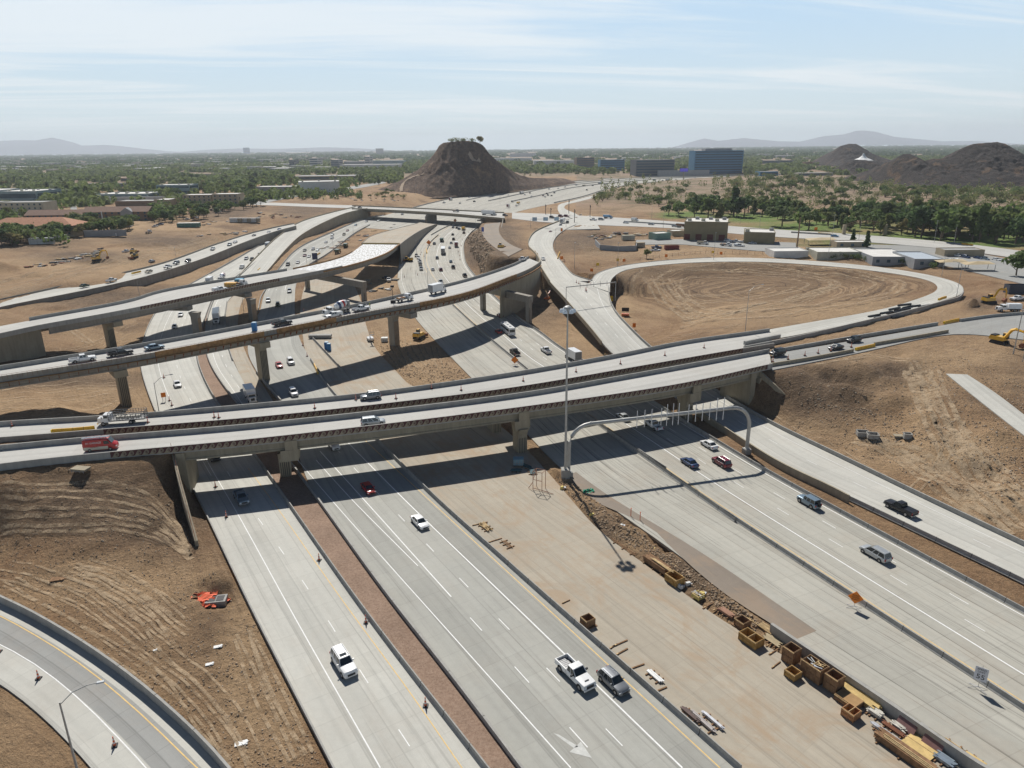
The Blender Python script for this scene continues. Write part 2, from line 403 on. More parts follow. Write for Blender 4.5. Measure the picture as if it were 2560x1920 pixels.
S_ramp4=Strip([(1420,556),(1400,535),(1394,520),(1400,510),(1425,503),(1460,494),(1500,484)],[(1480,556),(1435,532),(1412,522),(1416,512),(1440,506),(1475,497),(1510,487)],[9,8.5,7.5,6,4,3,2],step=6)
# dirt haul road climbing from the unfinished flyover to the cross street
S_haul=Strip([(1271,641),(1242,624),(1215,600),(1205,580),(1212,560)],[(1308,622),(1280,612),(1253,590),(1247,572),(1252,556)],[14.2,13,11.5,10.3,9.4])
# approach parts of the twin overpasses standing on fill
zT=9.7
S_T1l=Strip([(-250,1092),(-100,1078),(0,1069),(120,1062),(240,1053)],[(-250,1125),(-100,1112),(0,1100),(120,1092),(250,1083)],8.9)
S_T2l=Strip([(-250,1162),(-100,1145),(0,1132),(200,1112),(380,1096)],[(-250,1202),(-100,1190),(0,1172),(200,1150),(390,1132)],zT)
S_T2r=Strip([(1930,885),(2123,853),(2345,815),(2400,805),(2480,792),(2560,780),(2750,760)],[(1930,925),(2134,885),(2371,835),(2420,835),(2480,840),(2560,850),(2750,870)],9.3)
S_T1r=Strip([(1880,838),(1930,832)],[(1880,880),(1930,872)],8.9)
# side roads
S_service=Strip([(1400,0),(1,1)],[(1,1),(1,1)],0,terr=False) if False else None
S_shelf=Strip([(1786,775),(1830,790)],[(1786,780),(1830,795)],9,terr=False)
S_patch=Strip([(2365,934),(2450,1000),(2560,1085),(2760,1235)],[(2418,936),(2480,975),(2560,1040),(2760,1190)],[8.6,8,7.2,6])
# town streets
S_st1=Strip([(172,450),(176,480),(176,520),(182,545)],[(180,450),(186,480),(192,520),(200,545)],9,step=20,L=25)
S_st2=Strip([(640,505),(760,480),(880,466),(960,452)],[(640,512),(770,487),(890,472),(965,457)],9,step=20,L=25)
S_yard=Strip([(1590,600),(1700,598),(1790,600),(1900,603),(1990,607)],[(1590,612),(1700,610),(1800,622),(1900,630),(1990,635)],8.6,step=10)
S_park=Strip([(2090,610),(2200,612),(2350,618),(2480,640),(2600,665)],[(2090,640),(2200,655),(2350,662),(2480,690),(2600,720)],8.8,step=10)
# ================================================================== terrain
CPT=[(0,1185,9),(200,1185,8.8),(400,1170,8.5),(0,1260,7.5),(200,1260,7),(380,1250,6),(450,1250,4.5),(0,1340,4.5),(200,1340,4.2),(380,1340,2.2),(480,1370,.6),(0,1420,2.2),(200,1420,1.6),(400,1430,.4),(560,1600,-.1),(300,1550,.3),(100,1480,1),(600,1850,-.1),(450,1750,0),(500,1500,0),(-300,1300,6),(-300,1800,1),(0,1850,.8),(100,1900,.5),
(100,1030,6),(250,1000,2),(0,960,5),(300,950,.3),(150,960,2),(100,890,3.5),(250,890,1),(340,880,.2),(0,890,5),(100,780,4),(300,770,1.5),(440,700,.8),(0,800,5.5),(550,650,.8),(600,620,2),(200,750,3),(620,880,.5),(600,900,.5),(640,800,.3),
(0,700,6.5),(200,680,6.8),(100,620,7.5),(300,630,7.2),(400,590,7),(500,580,7),(600,550,7.5),(650,525,8.8),(300,570,9),(0,600,9),(500,520,9),(0,540,9),(400,500,9),(700,490,9),(0,450,9),(640,450,9),(660,570,5),(720,540,8),(-300,600,9),(-300,800,7),(780,530,8.8),(850,535,6),
(800,760,0),(900,690,0),(960,760,0),(940,620,0),(1000,520,4),(900,500,9),
(1450,860,1),(1380,800,.5),(1350,720,2.5),(1380,760,1),(1330,700,3),(1230,640,8),(1200,600,5),(1300,740,.4),(1270,600,9),(1280,570,9),(1290,560,9),
(1600,790,8),(1700,830,8.5),(1600,700,6.5),(1850,790,8),(1560,740,7),(1640,760,6),(1750,700,2.6),(1900,690,2.6),(2050,705,3),(1850,730,2.4),(1700,730,3),(2000,740,3.6),(1640,700,3.4),(2130,708,3.6),(1800,685,3),(1960,684,3),(2200,730,6.8),(1700,666,7),(1900,663,7.2),(2100,678,7.2),(2150,760,7.8),(2280,715,7.8),(1950,780,8),(1550,720,7.6),
(1950,935,8.6),(2050,900,9),(2150,900,9.2),(2300,870,9),(2500,870,9),(2100,970,6),(2250,960,7.2),(2400,1000,7.8),(2100,1040,3.2),(1990,1000,4.5),(2010,1050,.6),(2200,1080,2.6),(2350,1080,4.6),(2500,1130,5.5),(2100,1110,.5),(2300,1190,.6),(2450,1230,1.0),(2540,1310,.6),(2540,1200,3),(1960,1040,.4),(1895,985,.2),(1925,1000,.2),(1950,1018,.2),(1980,1040,.2),(1860,960,.2),(1960,935,8.6),(1985,975,6.2),(2015,1000,4),(2700,1300,2),(2700,1000,7.5),(1930,1010,.3),(2200,1140,.7),
(1500,620,8),(1700,630,8.5),(1600,500,9),(1900,500,9),(2200,550,9),(2500,560,9),(2500,480,10),(2000,450,10),(1500,520,9),(2550,720,9),(2450,770,9),(2300,800,9),(1350,530,8.5),(1450,600,8),(1430,640,8),(1950,850,9.3),(2050,830,9.3),(1340,508,7),
(1150,500,7),(950,500,9),(1350,470,6),(700,430,9),(1600,430,8),(2300,430,10),(1280,410,9),(60,410,9),(2500,410,10)]
_c=np.array([[*P(a,b,z)] for a,b,z in CPT])
_ca=np.arctan2(_c[:,0],_c[:,1]);_cr=.6*np.log(np.hypot(_c[:,0],_c[:,1]))
def ground(x,y,disp=True,masks=False):
    x=np.atleast_1d(np.asarray(x,float));y=np.atleast_1d(np.asarray(y,float))
    a=np.arctan2(x,np.maximum(y,1.0));r=np.hypot(x,y);lr=.6*np.log(np.maximum(r,5))
    num=np.zeros_like(x);den=np.zeros_like(x)
    for i in range(len(_c)):
        w=1/(((a-_ca[i])**2+(lr-_cr[i])**2)+3e-4)**2.2
        num+=w*_c[i,2];den+=w
    B=num/den
    f=np.clip((r-1800)/1200,0,1);B=B*(1-f)+9*f
    wB=1/100.0;num=B*wB;den=np.full_like(x,wB);hard=np.full(x.shape,1e9);dmin=np.full(x.shape,1e9)
    for s,L in STRIPS:
        cen=s.at(.5);w=[(p-q).length/2 for p,q in zip(s.a,s.b)]
        xs=[p.x for p in cen];ys=[p.y for p in cen];mg=max(w)+90
        sel=np.where((x>min(xs)-mg)&(x<max(xs)+mg)&(y>min(ys)-mg)&(y<max(ys)+mg))[0]
        if not len(sel):continue
        d,z=dist_to(cen,w,x[sel],y[sel])
        k=(L/10.0)**2
        ww=k*np.clip(1-d/85,0,1)**2/np.maximum(d,.25)**2
        num[sel]+=ww*(z-.04);den[sel]+=ww
        ins=d<.8
        hs=hard[sel];hs[ins]=np.minimum(hs[ins],z[ins]-.22);hard[sel]=hs
        dm=dmin[sel];dmin[sel]=np.minimum(dm,d)
    z=num/den
    if disp:
        amp=np.clip(dmin/4,0,1)*np.clip(1.4-r/1500,.3,1)
        z=z+amp*((fbm(x/14,y/14,4,3)-.5)*1.3+(fbm(x/3.1,y/3.1,3,9)-.5)*.7+(np.abs(fbm(x/1.3,y/1.3,2,19)-.5)-.12)*.5*np.clip(1.5-r/250,0,1))
    for (mx,my,mr,mh,el,an) in MOUNDS:
        ca,sa=math.cos(an),math.sin(an);dx=(x-mx)*ca+(y-my)*sa;dy=(-(x-mx)*sa+(y-my)*ca)*el
        q=np.hypot(dx,dy)/mr;q=q*(1+.35*(hashnoise(x*.5,y*.5,5)-.5));z=z+mh*np.clip(1-q,0,1)**(1.1 if mh>0 else .7)*np.where(mh>0,1,1)
    z=np.where(hard<1e8,np.minimum(hard,z),z)
    return (z,dmin) if masks else z
def look(x,y,k=2):
    az,rr,Z=GRID[0],GRID[1],GRID[k];a=math.atan2(x,max(y,.1));r=math.hypot(x,y)
    i=min(max(int(np.searchsorted(rr,r))-1,0),len(rr)-2);j=min(max(int(np.searchsorted(az,a))-1,0),len(az)-2)
    u=min(max((r-rr[i])/(rr[i+1]-rr[i]),0),1);v=min(max((a-az[j])/(az[j+1]-az[j]),0),1)
    return float((Z[i,j]*(1-v)+Z[i,j+1]*v)*(1-u)+(Z[i+1,j]*(1-v)+Z[i+1,j+1]*v)*u)
def gz(x,y):return look(x,y)
def G(px,py,zg=8.0):
    """pixel -> point on the ground surface"""
    z=zg
    for _ in range(8):
        p=P(px,py,z);z2=gz(p.x,p.y)
        if abs(z2-z)<.03:break
        z=z*.3+z2*.7
    p=P(px,py,z);p.z=gz(p.x,p.y);return p
MOUNDS=[]
def mound(px,py,zg,r,h,el=1.0,an=0.0):
    p=P(px,py,zg);MOUNDS.append((p.x,p.y,r,h,el,an))
mound(540,1450,0,4.2,1.8)            # spoil heap by the catch basin
mound(552,1497,0,3.6,-1.3,1.2)
mound(590,1530,0,2.5,-.5,1.6)
mound(150,1200,8.5,9,-1.2,2.6,-.1)
mound(2085,1130,1,3,1,1.4);mound(2180,1118,1.2,3,.8,1.5,.3)
mound(2150,920,9,8,1.9,1.2);mound(2190,935,8.5,13,1.8,1.8,-.5);mound(2275,905,9,10,.9,2.6,1.0);mound(2230,930,8.5,9,-1.2,1.6,-.3)
mound(1980,1120,.3,3,.9);mound(2080,960,6,9,-1.8,2.2,-.6);mound(2110,1000,4,8,1.6,1.8,-.5);mound(2330,1040,6,8,1.5,2.6,-.9);mound(2420,1150,5,7,-1.3,2.4,-.8);mound(2060,1090,1.5,4,1.1,1.6,-.6);mound(2200,1180,1,4,.9,2,-.6);mound(2350,1190,3,6,1.1,2.2,-.7);mound(2500,1100,6,7,1.6,2,-.8);mound(2230,1010,5,6,1.3,1.4,.3)
mound(1660,960,0,4,.9,1.5,-.6);mound(1440,820,1,6,1.4,1.8,-.8);mound(1470,850,1,5,1.2,2,-.8)
mound(2430,765,9,5,3.2,.8);mound(2545,705,9,5,2,.8);mound(2480,707,9,5,1.4,.8)
mound(560,595,7,4,2.6);mound(400,612,7,9,1.8,1.6);mound(375,616,7,5,2.2);mound(250,655,7,20,2.2,4,.1);mound(330,610,8,24,2.6,4,.15);mound(480,575,8,22,2.4,4,.2);mound(150,770,4,10,1.6,2.4,.2);mound(300,760,2,8,1.4,2.6,.3);mound(120,900,4,8,1.4,2.4,.2);mound(90,690,6.5,12,2.2,1.7,.1);mound(20,700,6.5,8,1.5,1.5);mound(0,672,7.5,12,5,1)
mound(1940,640,8.5,9,1.2,3,0);mound(1830,635,8.5,12,1.6,2.4,0);mound(1500,660,8,5,-1.2,1.5);mound(1660,690,7,4,-1.2,1)
mound(1480,625,8,10,2.2,1.3,-.5);mound(1520,585,8.5,18,2.5,2.5,0)
for i,(a,b) in enumerate([(1440,1235),(1470,1268),(1505,1300),(1535,1318),(1570,1338),(1600,1352)]):mound(a,b,0,2.0+.5*(i%3),.55+.2*(i%2),1.5,-.7)
mound(1592,1330,0,3,1.25,1.2);mound(1395,1188,0,4,1.5,1.3,-.6)
for i in range(24):
    t=i/23;a=1640+(1900-1640)*t;b=1392+(1560-1392)*t
    mound(a,b,0,1.0,.5,.8,-.6)
for i in range(9):
    t=i/8;mound(1555+110*t,1300+72*t,0,1.2,-.9,.7,-.6)
def in_poly(px,py,poly):
    c=np.zeros(px.shape,bool);n=len(poly)
    for i in range(n):
        x1,y1=poly[i];x2,y2=poly[(i+1)%n]
        c^=((y1>py)!=(y2>py))&(px<(x2-x1)*(py-y1)/((y2-y1) if y2!=y1 else 1e-9)+x1)
    return c
def ell(px,py,cx,cy,rx,ry,soft=.35,n=None):
    q=np.hypot((px-cx)/rx,(py-cy)/ry)
    if n is not None:q=q+(n-.5)*.7
    return np.clip((1+soft-q)/soft/2,0,1)
def terrain():
    az=np.concatenate([np.linspace(-80,-42,40)[:-1],np.linspace(-42,42,520),np.linspace(42,80,40)[1:]])*math.pi/180
    rr=[6.0]
    while rr[-1]<1100:rr.append(rr[-1]*(1.0065 if rr[-1]>60 else 1.05))
    while rr[-1]<16000:rr.append(rr[-1]*1.06)
    rr=np.array(rr);A,Q=np.meshgrid(az,rr);x=(Q*np.sin(A)).ravel();y=(Q*np.cos(A)).ravel()
    z,dm=ground(x,y,masks=True)
    n,m=A.shape;idx=np.arange(n*m).reshape(n,m)
    global GRID;GRID=(az,rr,z.reshape(n,m),dm.reshape(n,m))
    f=np.stack([idx[:-1,:-1],idx[:-1,1:],idx[1:,1:],idx[1:,:-1]],-1).reshape(-1,4)
    me=fastmesh('ground',np.stack([x,y,z],1),f,[M_terr],smooth=True)
    if me.polygons[0].normal.z<0:me.flip_normals()
    px,py=projv(x,y,z);n1=fbm(x/20,y/20,3,40)
    sand=np.zeros_like(x);dark=np.zeros_like(x);green=np.zeros_like(x);scrub=np.zeros_like(x)
    for (a,b,c,d) in [(120,1010,260,50),(1330,800,60,60),(1900,775,420,30),(2150,770,180,30),(1560,760,35,90),(2080,890,130,16),(2300,980,40,120),(2280,1130,220,60),(2450,1270,160,60),(330,660,300,45),(300,560,120,25),(420,570,60,12),(1960,1070,140,30),(1750,640,200,25),(2400,890,120,30),(1420,840,80,40),(560,640,60,20),(1000,850,130,90),(1040,930,130,60),(960,700,70,40),(250,1450,200,50),(620,1720,60,200),(700,1750,60,200)]:
        sand=np.maximum(sand,ell(px,py,a,b,c,d,.6,n1))
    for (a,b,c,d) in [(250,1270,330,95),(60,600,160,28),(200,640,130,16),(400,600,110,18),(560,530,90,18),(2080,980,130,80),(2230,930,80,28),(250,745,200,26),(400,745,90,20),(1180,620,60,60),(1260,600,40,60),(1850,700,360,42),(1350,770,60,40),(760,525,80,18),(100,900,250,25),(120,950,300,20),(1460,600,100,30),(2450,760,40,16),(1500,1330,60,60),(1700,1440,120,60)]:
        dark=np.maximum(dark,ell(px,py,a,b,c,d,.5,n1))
    # grass of the park and road verges
    for (a,b,c,d) in [(2350,596,330,22),(2050,566,180,14),(1900,545,160,12),(1720,538,80,9),(2450,612,150,10)]:
        green=np.maximum(green,ell(px,py,a,b,c,d,.4,n1))
    r=np.hypot(x,y);scrub=np.clip((r-620)/200,0,1)*((px>1440)|(r>1500))*1.0
    town=np.clip((r-560)/60,0,1)*(px<1000)*(py<560)
    at=me.color_attributes.new('kinds','FLOAT_COLOR','POINT');at.data.foreach_set('color',np.stack([sand,dark,green,np.clip(scrub,0,1)],1).astype(np.float32).ravel())
    # flow coordinate: tracks run along contours of this value
    flow=np.clip(dm,-5,60)
    c1=P(1830,705,5);ex=np.hypot((x-c1.x)/1.0,(y-c1.y)*1.0)
    a0=P(1560,700,5);a1=P(2300,715,5);bx=(a1-a0).length/2;c1=(a0+a1)/2
    t=P(1850,668,6);bn=P(1850,770,6);by=abs(t.y-bn.y)/2;cy=(t.y+bn.y)/2
    q=np.hypot((x-c1.x)/bx,(y-cy)/by)
    inb=np.clip((1.25-q)/.15,0,1)
    fb=q*by*1.0+fbm(x/30,y/30,3,77)*22
    fn=P(200,1180,8);fan=np.hypot(x-fn.x,(y-fn.y)*1.0)
    wl=((px<470)&(py>1165)&(py<1360)&(r<200))
    flow=flow*(1-inb)+fb*inb
    flow=np.where(wl,z*2.2+fan*.02,flow)
    at=me.attributes.new('flow','FLOAT','POINT');at.data.foreach_set('value',flow.astype(np.float32))
    at=me.attributes.new('bowl','FLOAT','POINT');at.data.foreach_set('value',(inb*np.clip((1.02-q)/.1,0,1)).astype(np.float32))
    return link('ground',me,kind='structure')
def terr_mat():
    t=NT('bare_desert_soil');p=t.pos();k=t.attr('kinds');sc=t.n('ShaderNodeSeparateColor');t.l(k.outputs['Color'],sc.inputs[0])
    sand,dark,green=sc.outputs;scrub=k.outputs['Alpha'];flow=t.attr('flow').outputs['Fac'];bowl=t.attr('bowl').outputs['Fac']
    n0=t.noise(p,.013,5,.6);n1=t.noise(p,.07,6,.65,.4);n2=t.noise(p,.6,6,.7);n3=t.noise(p,5,4,.7)
    c=t.mix(t.ramp(n1,.35,.65),(.255,.158,.092),(.375,.26,.16))
    c=t.mix(t.ramp(n0,.42,.58,0,.8),c,(.40,.29,.185));c=t.mix(t.ramp(t.noise(p,.03,5,.65),.52,.64,0,.8),c,(.165,.112,.072))
    pale=t.mix(t.ramp(n2,.35,.7),(.42,.30,.185),(.52,.39,.26))
    c=t.mix(t.math('MULTIPLY',sand,t.ramp(n1,.3,.55,.25,.9)),c,pale)
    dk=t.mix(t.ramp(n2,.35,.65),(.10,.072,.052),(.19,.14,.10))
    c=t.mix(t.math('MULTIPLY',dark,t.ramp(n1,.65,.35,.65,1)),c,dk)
    # wheel tracks following the roads and the bowl
    x,y,z=t.sep(p)
    fl=t.math('ADD',flow,t.math('MULTIPLY',t.noise(p,.03,3),6.0))
    tn=t.noise(t.comb(t.math('MULTIPLY',fl,.55),t.math('MULTIPLY',t.noise(p,.02,2),2.0)),1.6,5,.7)
    pm=t.ramp(t.noise(p,.022,3),.42,.6)
    tr=t.math('MULTIPLY',t.ramp(tn,.52,.64),pm);tr2=t.math('MULTIPLY',t.ramp(tn,.47,.36),pm)
    c=t.mix(t.math('MULTIPLY',tr,.38),c,(.47,.35,.245))
    c=t.mix(t.math('MULTIPLY',tr2,.3),c,(.17,.11,.075))
    tn2=t.noise(t.comb(t.math('MULTIPLY',flow,.42),t.math('MULTIPLY',t.noise(p,.012,1),1.5)),2.2,3,.5,.3)
    br=t.mix(t.ramp(tn2,.5,.56),(.19,.125,.075),(.40,.285,.18))
    c=t.mix(t.math('MULTIPLY',bowl,.7),c,br)
    nb=t.noise(p,1.7,6,.78);kk=t.ramp(nb,.3,.7,.72,1.25);c=t.mix(1.0,c,t.comb(kk,kk,kk),'MULTIPLY')
    sp=t.ramp(n3,.57,.66,0,.55);c=t.mix(sp,c,(.52,.43,.32));sp2=t.ramp(n3,.42,.33,0,.55);c=t.mix(sp2,c,(.10,.07,.05))
    c=t.mix(1.0,c,(1.04,.965,.86),'MULTIPLY')
    # distance land cover: dry ground with scrub
    sn=t.noise(p,.03,6,.7);scr=t.mix(t.ramp(sn,.40,.58),(.33,.235,.18),(.17,.15,.085))
    c=t.mix(t.math('MULTIPLY',scrub,.8),c,scr)
    g=t.mix(t.ramp(n2,.3,.7),(.10,.16,.035),(.19,.26,.06));c=t.mix(t.math('MULTIPLY',green,t.ramp(n1,.3,.5,.5,1)),c,g)
    t.bump(t.math('ADD',t.math('MULTIPLY',n2,1.4),t.math('ADD',t.math('MULTIPLY',nb,1.2),t.math('MULTIPLY',tn,.9))),1.0,.6)
    return t.out(c,.97)
M_terr=terr_mat()
terrain()
# ================================================================== road surfaces
def mroad(name,s,mat,dz,**k):return ribbon(s,mat,name,dz,kind='structure',**k)
rA=mroad('road',S_A,M_new,0.0);rB=mroad('road',S_B,M_new,0.004);mroad('road',S_B2,M_dirtyc,0.0)
rC=mroad('road',S_C,M_conc,0.008)
mroad('gravel_median',S_med,M_red,0.0)
rD=mroad('road',S_D,M_dirtyc,0.0);rE=mroad('road',S_E,M_nb,0.004);rF=mroad('road',S_F,M_nb,0.008);rH=mroad('road',S_H,M_new,0.0)
rHu=mroad('road',S_Hu,M_new,0.004);rR=mroad('road',S_ring,M_new,0.0)
rK=mroad('road',S_K,M_asph,0.0);mroad('road',S_far,M_nb,-.03);mroad('road',S_ramp4,M_new,.02)
mroad('road',Strip(xf[:5],xn[:5],9,terr=False),M_deck,0.0);rX=mroad('road',Strip(xf[6:],xn[6:],9,terr=False),M_deck,0.0)
mroad('road',S_T2r,M_asph,0.0);mroad('road',S_patch,M_new,0.0)
for s in (S_st1,S_st2):mroad('street',s,M_asph,.1)
for s in (S_yard,S_park):mroad('pavement',s,M_asph,.05)
# intersection slab and gore
_i=Strip([(1385,552),(1480,538)],[(1380,575),(1500,572)],9,terr=False);mroad('road',_i,M_new,.012)
# pale shoulder bands on road K
ribbon(S_K,M_new,'road_shoulder',.006,th=.02,f0=.55,f1=1.0,kind='structure')
ribbon(S_K,M_new,'road_shoulder',.006,th=.02,f0=0.0,f1=.16,kind='structure')
S_br=Strip([(1985,1600),(1929,1560),(1830,1497),(1747,1432),(1674,1364),(1628,1320),(1555,1283),(1486,1254),(1440,1215),(1422,1187)],[(2041,1577),(1990,1540),(1920,1495),(1830,1430),(1740,1372),(1660,1322),(1601,1290),(1530,1245),(1477,1212),(1440,1180)],0,terr=False)
mroad('gravel_shoulder',S_br,M_gravroad,.016,th=.02)
# ------------------------------------------------------------------ lane markings
def marks(parent,white=(),yellow=()):
    for lst,m,nm in ((white,M_white,'white_lane_markings'),(yellow,M_yel,'yellow_lane_markings')):
        if not lst:continue
        mb=MB()
        for ln,w,dash in lst:slabline(mb,ln,w,m,.02,dash)
        mb.build(nm,parent,kind='structure')
def L(pts,z=0.0,step=5):return smooth_line(world(pts,z),step)
D3=(3.0,12.2)
marks(rA,[(L([(480,1080),(522,1160),(596,1288),(745,1558),(951,1920)]),.16,None),(S_A.at(.30)[len(S_A.a)//5:],.13,None),(L([(540,1130),(600,1230),(757,1453),(883,1650),(1040,1890)]),.13,D3),(S_A.at(.62)[len(S_A.a)//4:],.12,D3)],
 [(L([(620,1170),(697,1275),(851,1494),(1029,1737),(1155,1920)]),.13,None)])
marks(rC,[(L([(740,1145),(828,1249),(1427,1920)]),.16,None),
 (L([(790,1150),(876,1245),(1045,1415)]),.16,None),(L([(800,1128),(906,1245),(1057,1413),(1128,1492)]),.2,None),
 (L([(1128,1492),(1323,1707),(1520,1925)]),.15,(3.5,12.2,6)),
 (L([(800,1078),(958,1247),(1280,1581),(1610,1920)]),.14,D3),
 (L([(800,1035),(1002,1240),(1280,1508),(1706,1920)]),.22,None),
 (S_C.at(.35)[len(S_C.a)*45//100:],.13,D3),(S_C.at(.65)[len(S_C.a)*45//100:],.2,None),(S_C.at(.10)[len(S_C.a)*45//100:],.15,None)],
 [(L([(850,1043),(1057,1235),(1280,1440),(1800,1920)]),.16,None),(S_C.at(.88)[len(S_C.a)*50//100:],.13,None)])
mroad('haul_road',S_haul,M_gravroad,.03)
k=len(S_F.a)
marks(rF,[(S_F.at(.30),.24,None),(S_F.at(.50),.13,D3),(S_F.at(.70),.13,(3,12.2,5)),(S_F.at(.93),.2,None)],[(S_F.at(.045),.16,None)])
marks(rE,[(S_E.at(.12)[k//2:],.12,None)],[(S_E.at(.93)[k*6//10:],.14,None)])
marks(rH,[(S_H.at(.5),.12,D3),(S_H.at(.80),.13,None)]);marks(rHu,[(S_Hu.at(.5),.12,D3)]);marks(rR,[(S_ring.at(.2),.13,None)])
marks(rB,[(S_B.at(.25),.13,None),(S_B.at(.62),.12,D3)])
marks(rK,[(L([(-80,1575),(0,1611),(92,1664),(206,1755),(366,1920),(400,1960)],.4),.14,None)],[(L([(-60,1512),(0,1540),(69,1577),(206,1664),(344,1778),(492,1920),(530,1955)],.4),.15,None)])
mb=MB()  # faded lane-drop arrow
for tri in ([(1384,1833),(1396,1836),(1446,1866),(1434,1870)],[(1424,1880),(1452,1854),(1480,1895)]):
    mb.add([P(a,b,.024) for a,b in tri],[tuple(range(len(tri)))],flat('worn_white_paint',(.55,.55,.52),.8))
mb.build('arrow_marking',rC,kind='structure')
mb=MB()
for f in (.2,.38,.52,.66,.8):slabline(mb,S_far.at(f),.5 if f!=.5 else .9,flat('dark_joint',(.16,.15,.14)),.03)
mb.build('lane_joints',rF,kind='structure')
# ================================================================== barriers, walls, bridges
JER=[(-.30,0),(-.30,.08),(-.12,.33),(-.08,.86),(.08,.86),(.12,.33),(.30,.08),(.30,0)]
def rectp(w,h,lo=-.3):return [(-w/2,lo),(-w/2,h),(w/2,h),(w/2,lo)]
def barrier(line,label,prof=JER,m=None,name='concrete_barrier',cat='barrier',group='concrete traffic barriers',joints=None,capm=None,off=0.0):
    m=m or W_grey;mb=MB()
    if off:line=offset(line,off)
    extrude(mb,line,prof,m)
    if joints:
        jb=mb;L=0;nx=joints;top=max(h for _,h in prof);wd=max(d for d,_ in prof)
        for a,b in zip(line,line[1:]):
            seg=(b-a).length
            while seg>0 and L+seg>nx:
                p=a.lerp(b,(nx-L)/seg);t=(b-a).normalized();r=Vector((t.y,-t.x,0))
                vs=[p+r*(d*1.03)+Vector((0,0,h+.006))+t*e for d,h in prof if h>=0 for e in (-.035,.035)]
                n=len(vs)//2;jb.add(vs,[(2*i,2*i+1,2*i+3,2*i+2) for i in range(n-1)],M_dark);nx+=joints
            L+=seg
    return mb.build(name,label=label,cat=cat,group=group)
def LN(pts,z=0.0,lift=0.0,step=3.0):return smooth_line(world(pts,z,lift),step)
barrier(S_A.b,'low concrete barrier between left roadway and red gravel strip',off=.15,joints=6)
barrier(S_med.b,'concrete wall on the right side of the red gravel strip',prof=rectp(.3,.75),off=-.1,joints=9,m=W_grey)
barrier(S_A.a,'low concrete edge wall between left roadway and brown soil',prof=rectp(.22,.45),off=-.1,m=W_grey)
nC=len(S_C.b)
barrier(LN(cr[:6]+[(818,957)],0,.4),'long jointed barrier between southbound lanes and dusty work area',joints=6)
barrier(LN([(857,925),(815,880),(773,835)],0,.5),'short barrier piece beside the blue toilet under the middle flyover',joints=6)
barrier(LN([(773,662),(814,638),(892,580),(925,562)],0,.3),'distant barrier right of the curving southbound lanes')
barrier(LN([(892,552),(918,545),(961,535)],0,.3),'far barrier where southbound lanes pass under the cross street')
barrier(LN(er[:6]+[(1850,1308),(1731,1224),(1668,1180)],0,.4),'long barrier beside yellow line of the northbound lanes, near part',joints=6)
barrier(LN([(1665,1170),(1595,1124),(1454,1026),(1380,972),(1318,922),(1205,828),(1132,761)],0,.5),'barrier left of the northbound lanes passing under the twin bridges',joints=6)
barrier(LN([(1131,560),(1105,572),(1078,587)],0,.4),'upper of two short barriers on the bend by the orange diamond sign')
barrier(LN([(1096,587),(1078,603),(1068,622)],0,.4),'lower of two short barriers on the bend by the orange diamond sign')
barrier(LN(fr,0,.4),'long jointed barrier right of the northbound lanes',joints=6)
barrier(LN(hl[:4]+[(2060,1215,0)],0,.4),'jointed barrier left of the right-hand ramp, near part',joints=6)
barrier(LN([(2122,1246),(2076,1222),(1947,1160),(1801,1067),(1740,1028)],0,.8),'tall khaki wall left of the right-hand ramp beyond the barrier',prof=rectp(.35,1.5),m=W_tan2,name='retaining_wall',cat='wall')
barrier(offset(S_H.b,0.0),'pale barrier along the right edge of the right-hand ramp',prof=rectp(.28,.9),off=.14,joints=12,m=W_grey)
barrier(offset(S_H.a,0.0)[len(S_H.a)*62//100:],'thin edge wall on the left of the climbing ramp',prof=rectp(.25,.4,-1.2),off=-.1,m=W_tan2)
barrier(S_Hu.a,'curved parapet left of the ramp near the round wall end',prof=rectp(.3,.9,-1.5),off=-.15,m=W_tan2)
barrier(S_Hu.b,'curved kerb wall right of the ramp below the crossing',prof=rectp(.25,.4),off=.12,m=W_grey)
barrier(LN([(2700,2050),(2447,1905),(2264,1782),(2100,1672),(1929,1558)],0,1.6),'tall grey wall behind the wooden formwork boxes',prof=rectp(.5,1.6),m=W_grey,name='concrete_wall',cat='wall',joints=None)
barrier(offset(S_K.a,0),'curved wall along the bottom left ramp',prof=rectp(.3,1.35),off=-.15,m=W_grey,joints=9,name='concrete_wall',cat='wall')
barrier(LN([(640,925),(668,960),(702,999)],0,.8),'barrier left of the southbound lanes at the foot of the bridge',prof=rectp(.3,.9),m=W_grey)
barrier(LN([(567,754),(562,795),(563,830),(570,864),(581,899)],0,.4),'thin barrier between two narrow roadways left of the piers')
barrier(LN([(700,680),(655,737),(645,776)],0,.4),'pale barrier left of southbound lanes beyond middle flyover',prof=rectp(.3,.6))
barrier(S_C.a[int(nC*.52):],'purple-grey barrier below the long retaining wall',off=-.2)
barrier(LN([(2409,728),(2397,742),(2360,752),(2290,771),(2224,787),(2100,816),(1990,841),(1860,866)],9.0,.8),'barrier along lower side of the loop ramp near the black pipes',prof=rectp(.35,.9,-.6),joints=9)
barrier(LN([(1930,874),(2123,841),(2345,805)],9.3,.9),'barrier on the far side of the road leading right from the bridge',joints=9,prof=rectp(.35,.9,-.6))
barrier(LN([(2400,797),(2480,786),(2560,779),(2700,765)],9.3,.9),'barrier by the white tank truck at the right edge',joints=9,prof=rectp(.35,.9,-.6))
barrier(LN([(1925,908),(2020,893),(2134,872)],9.3,.9),'barrier on the near side of the road by the black cars',joints=9,prof=rectp(.35,.9,-.6),m=W_tan2)
barrier(LN([(2186,856),(2280,840),(2371,824)],9.3,.9),'barrier right of the yellow cushion on the near side of the road',joints=9,prof=rectp(.35,.9,-.6),m=W_tan2)
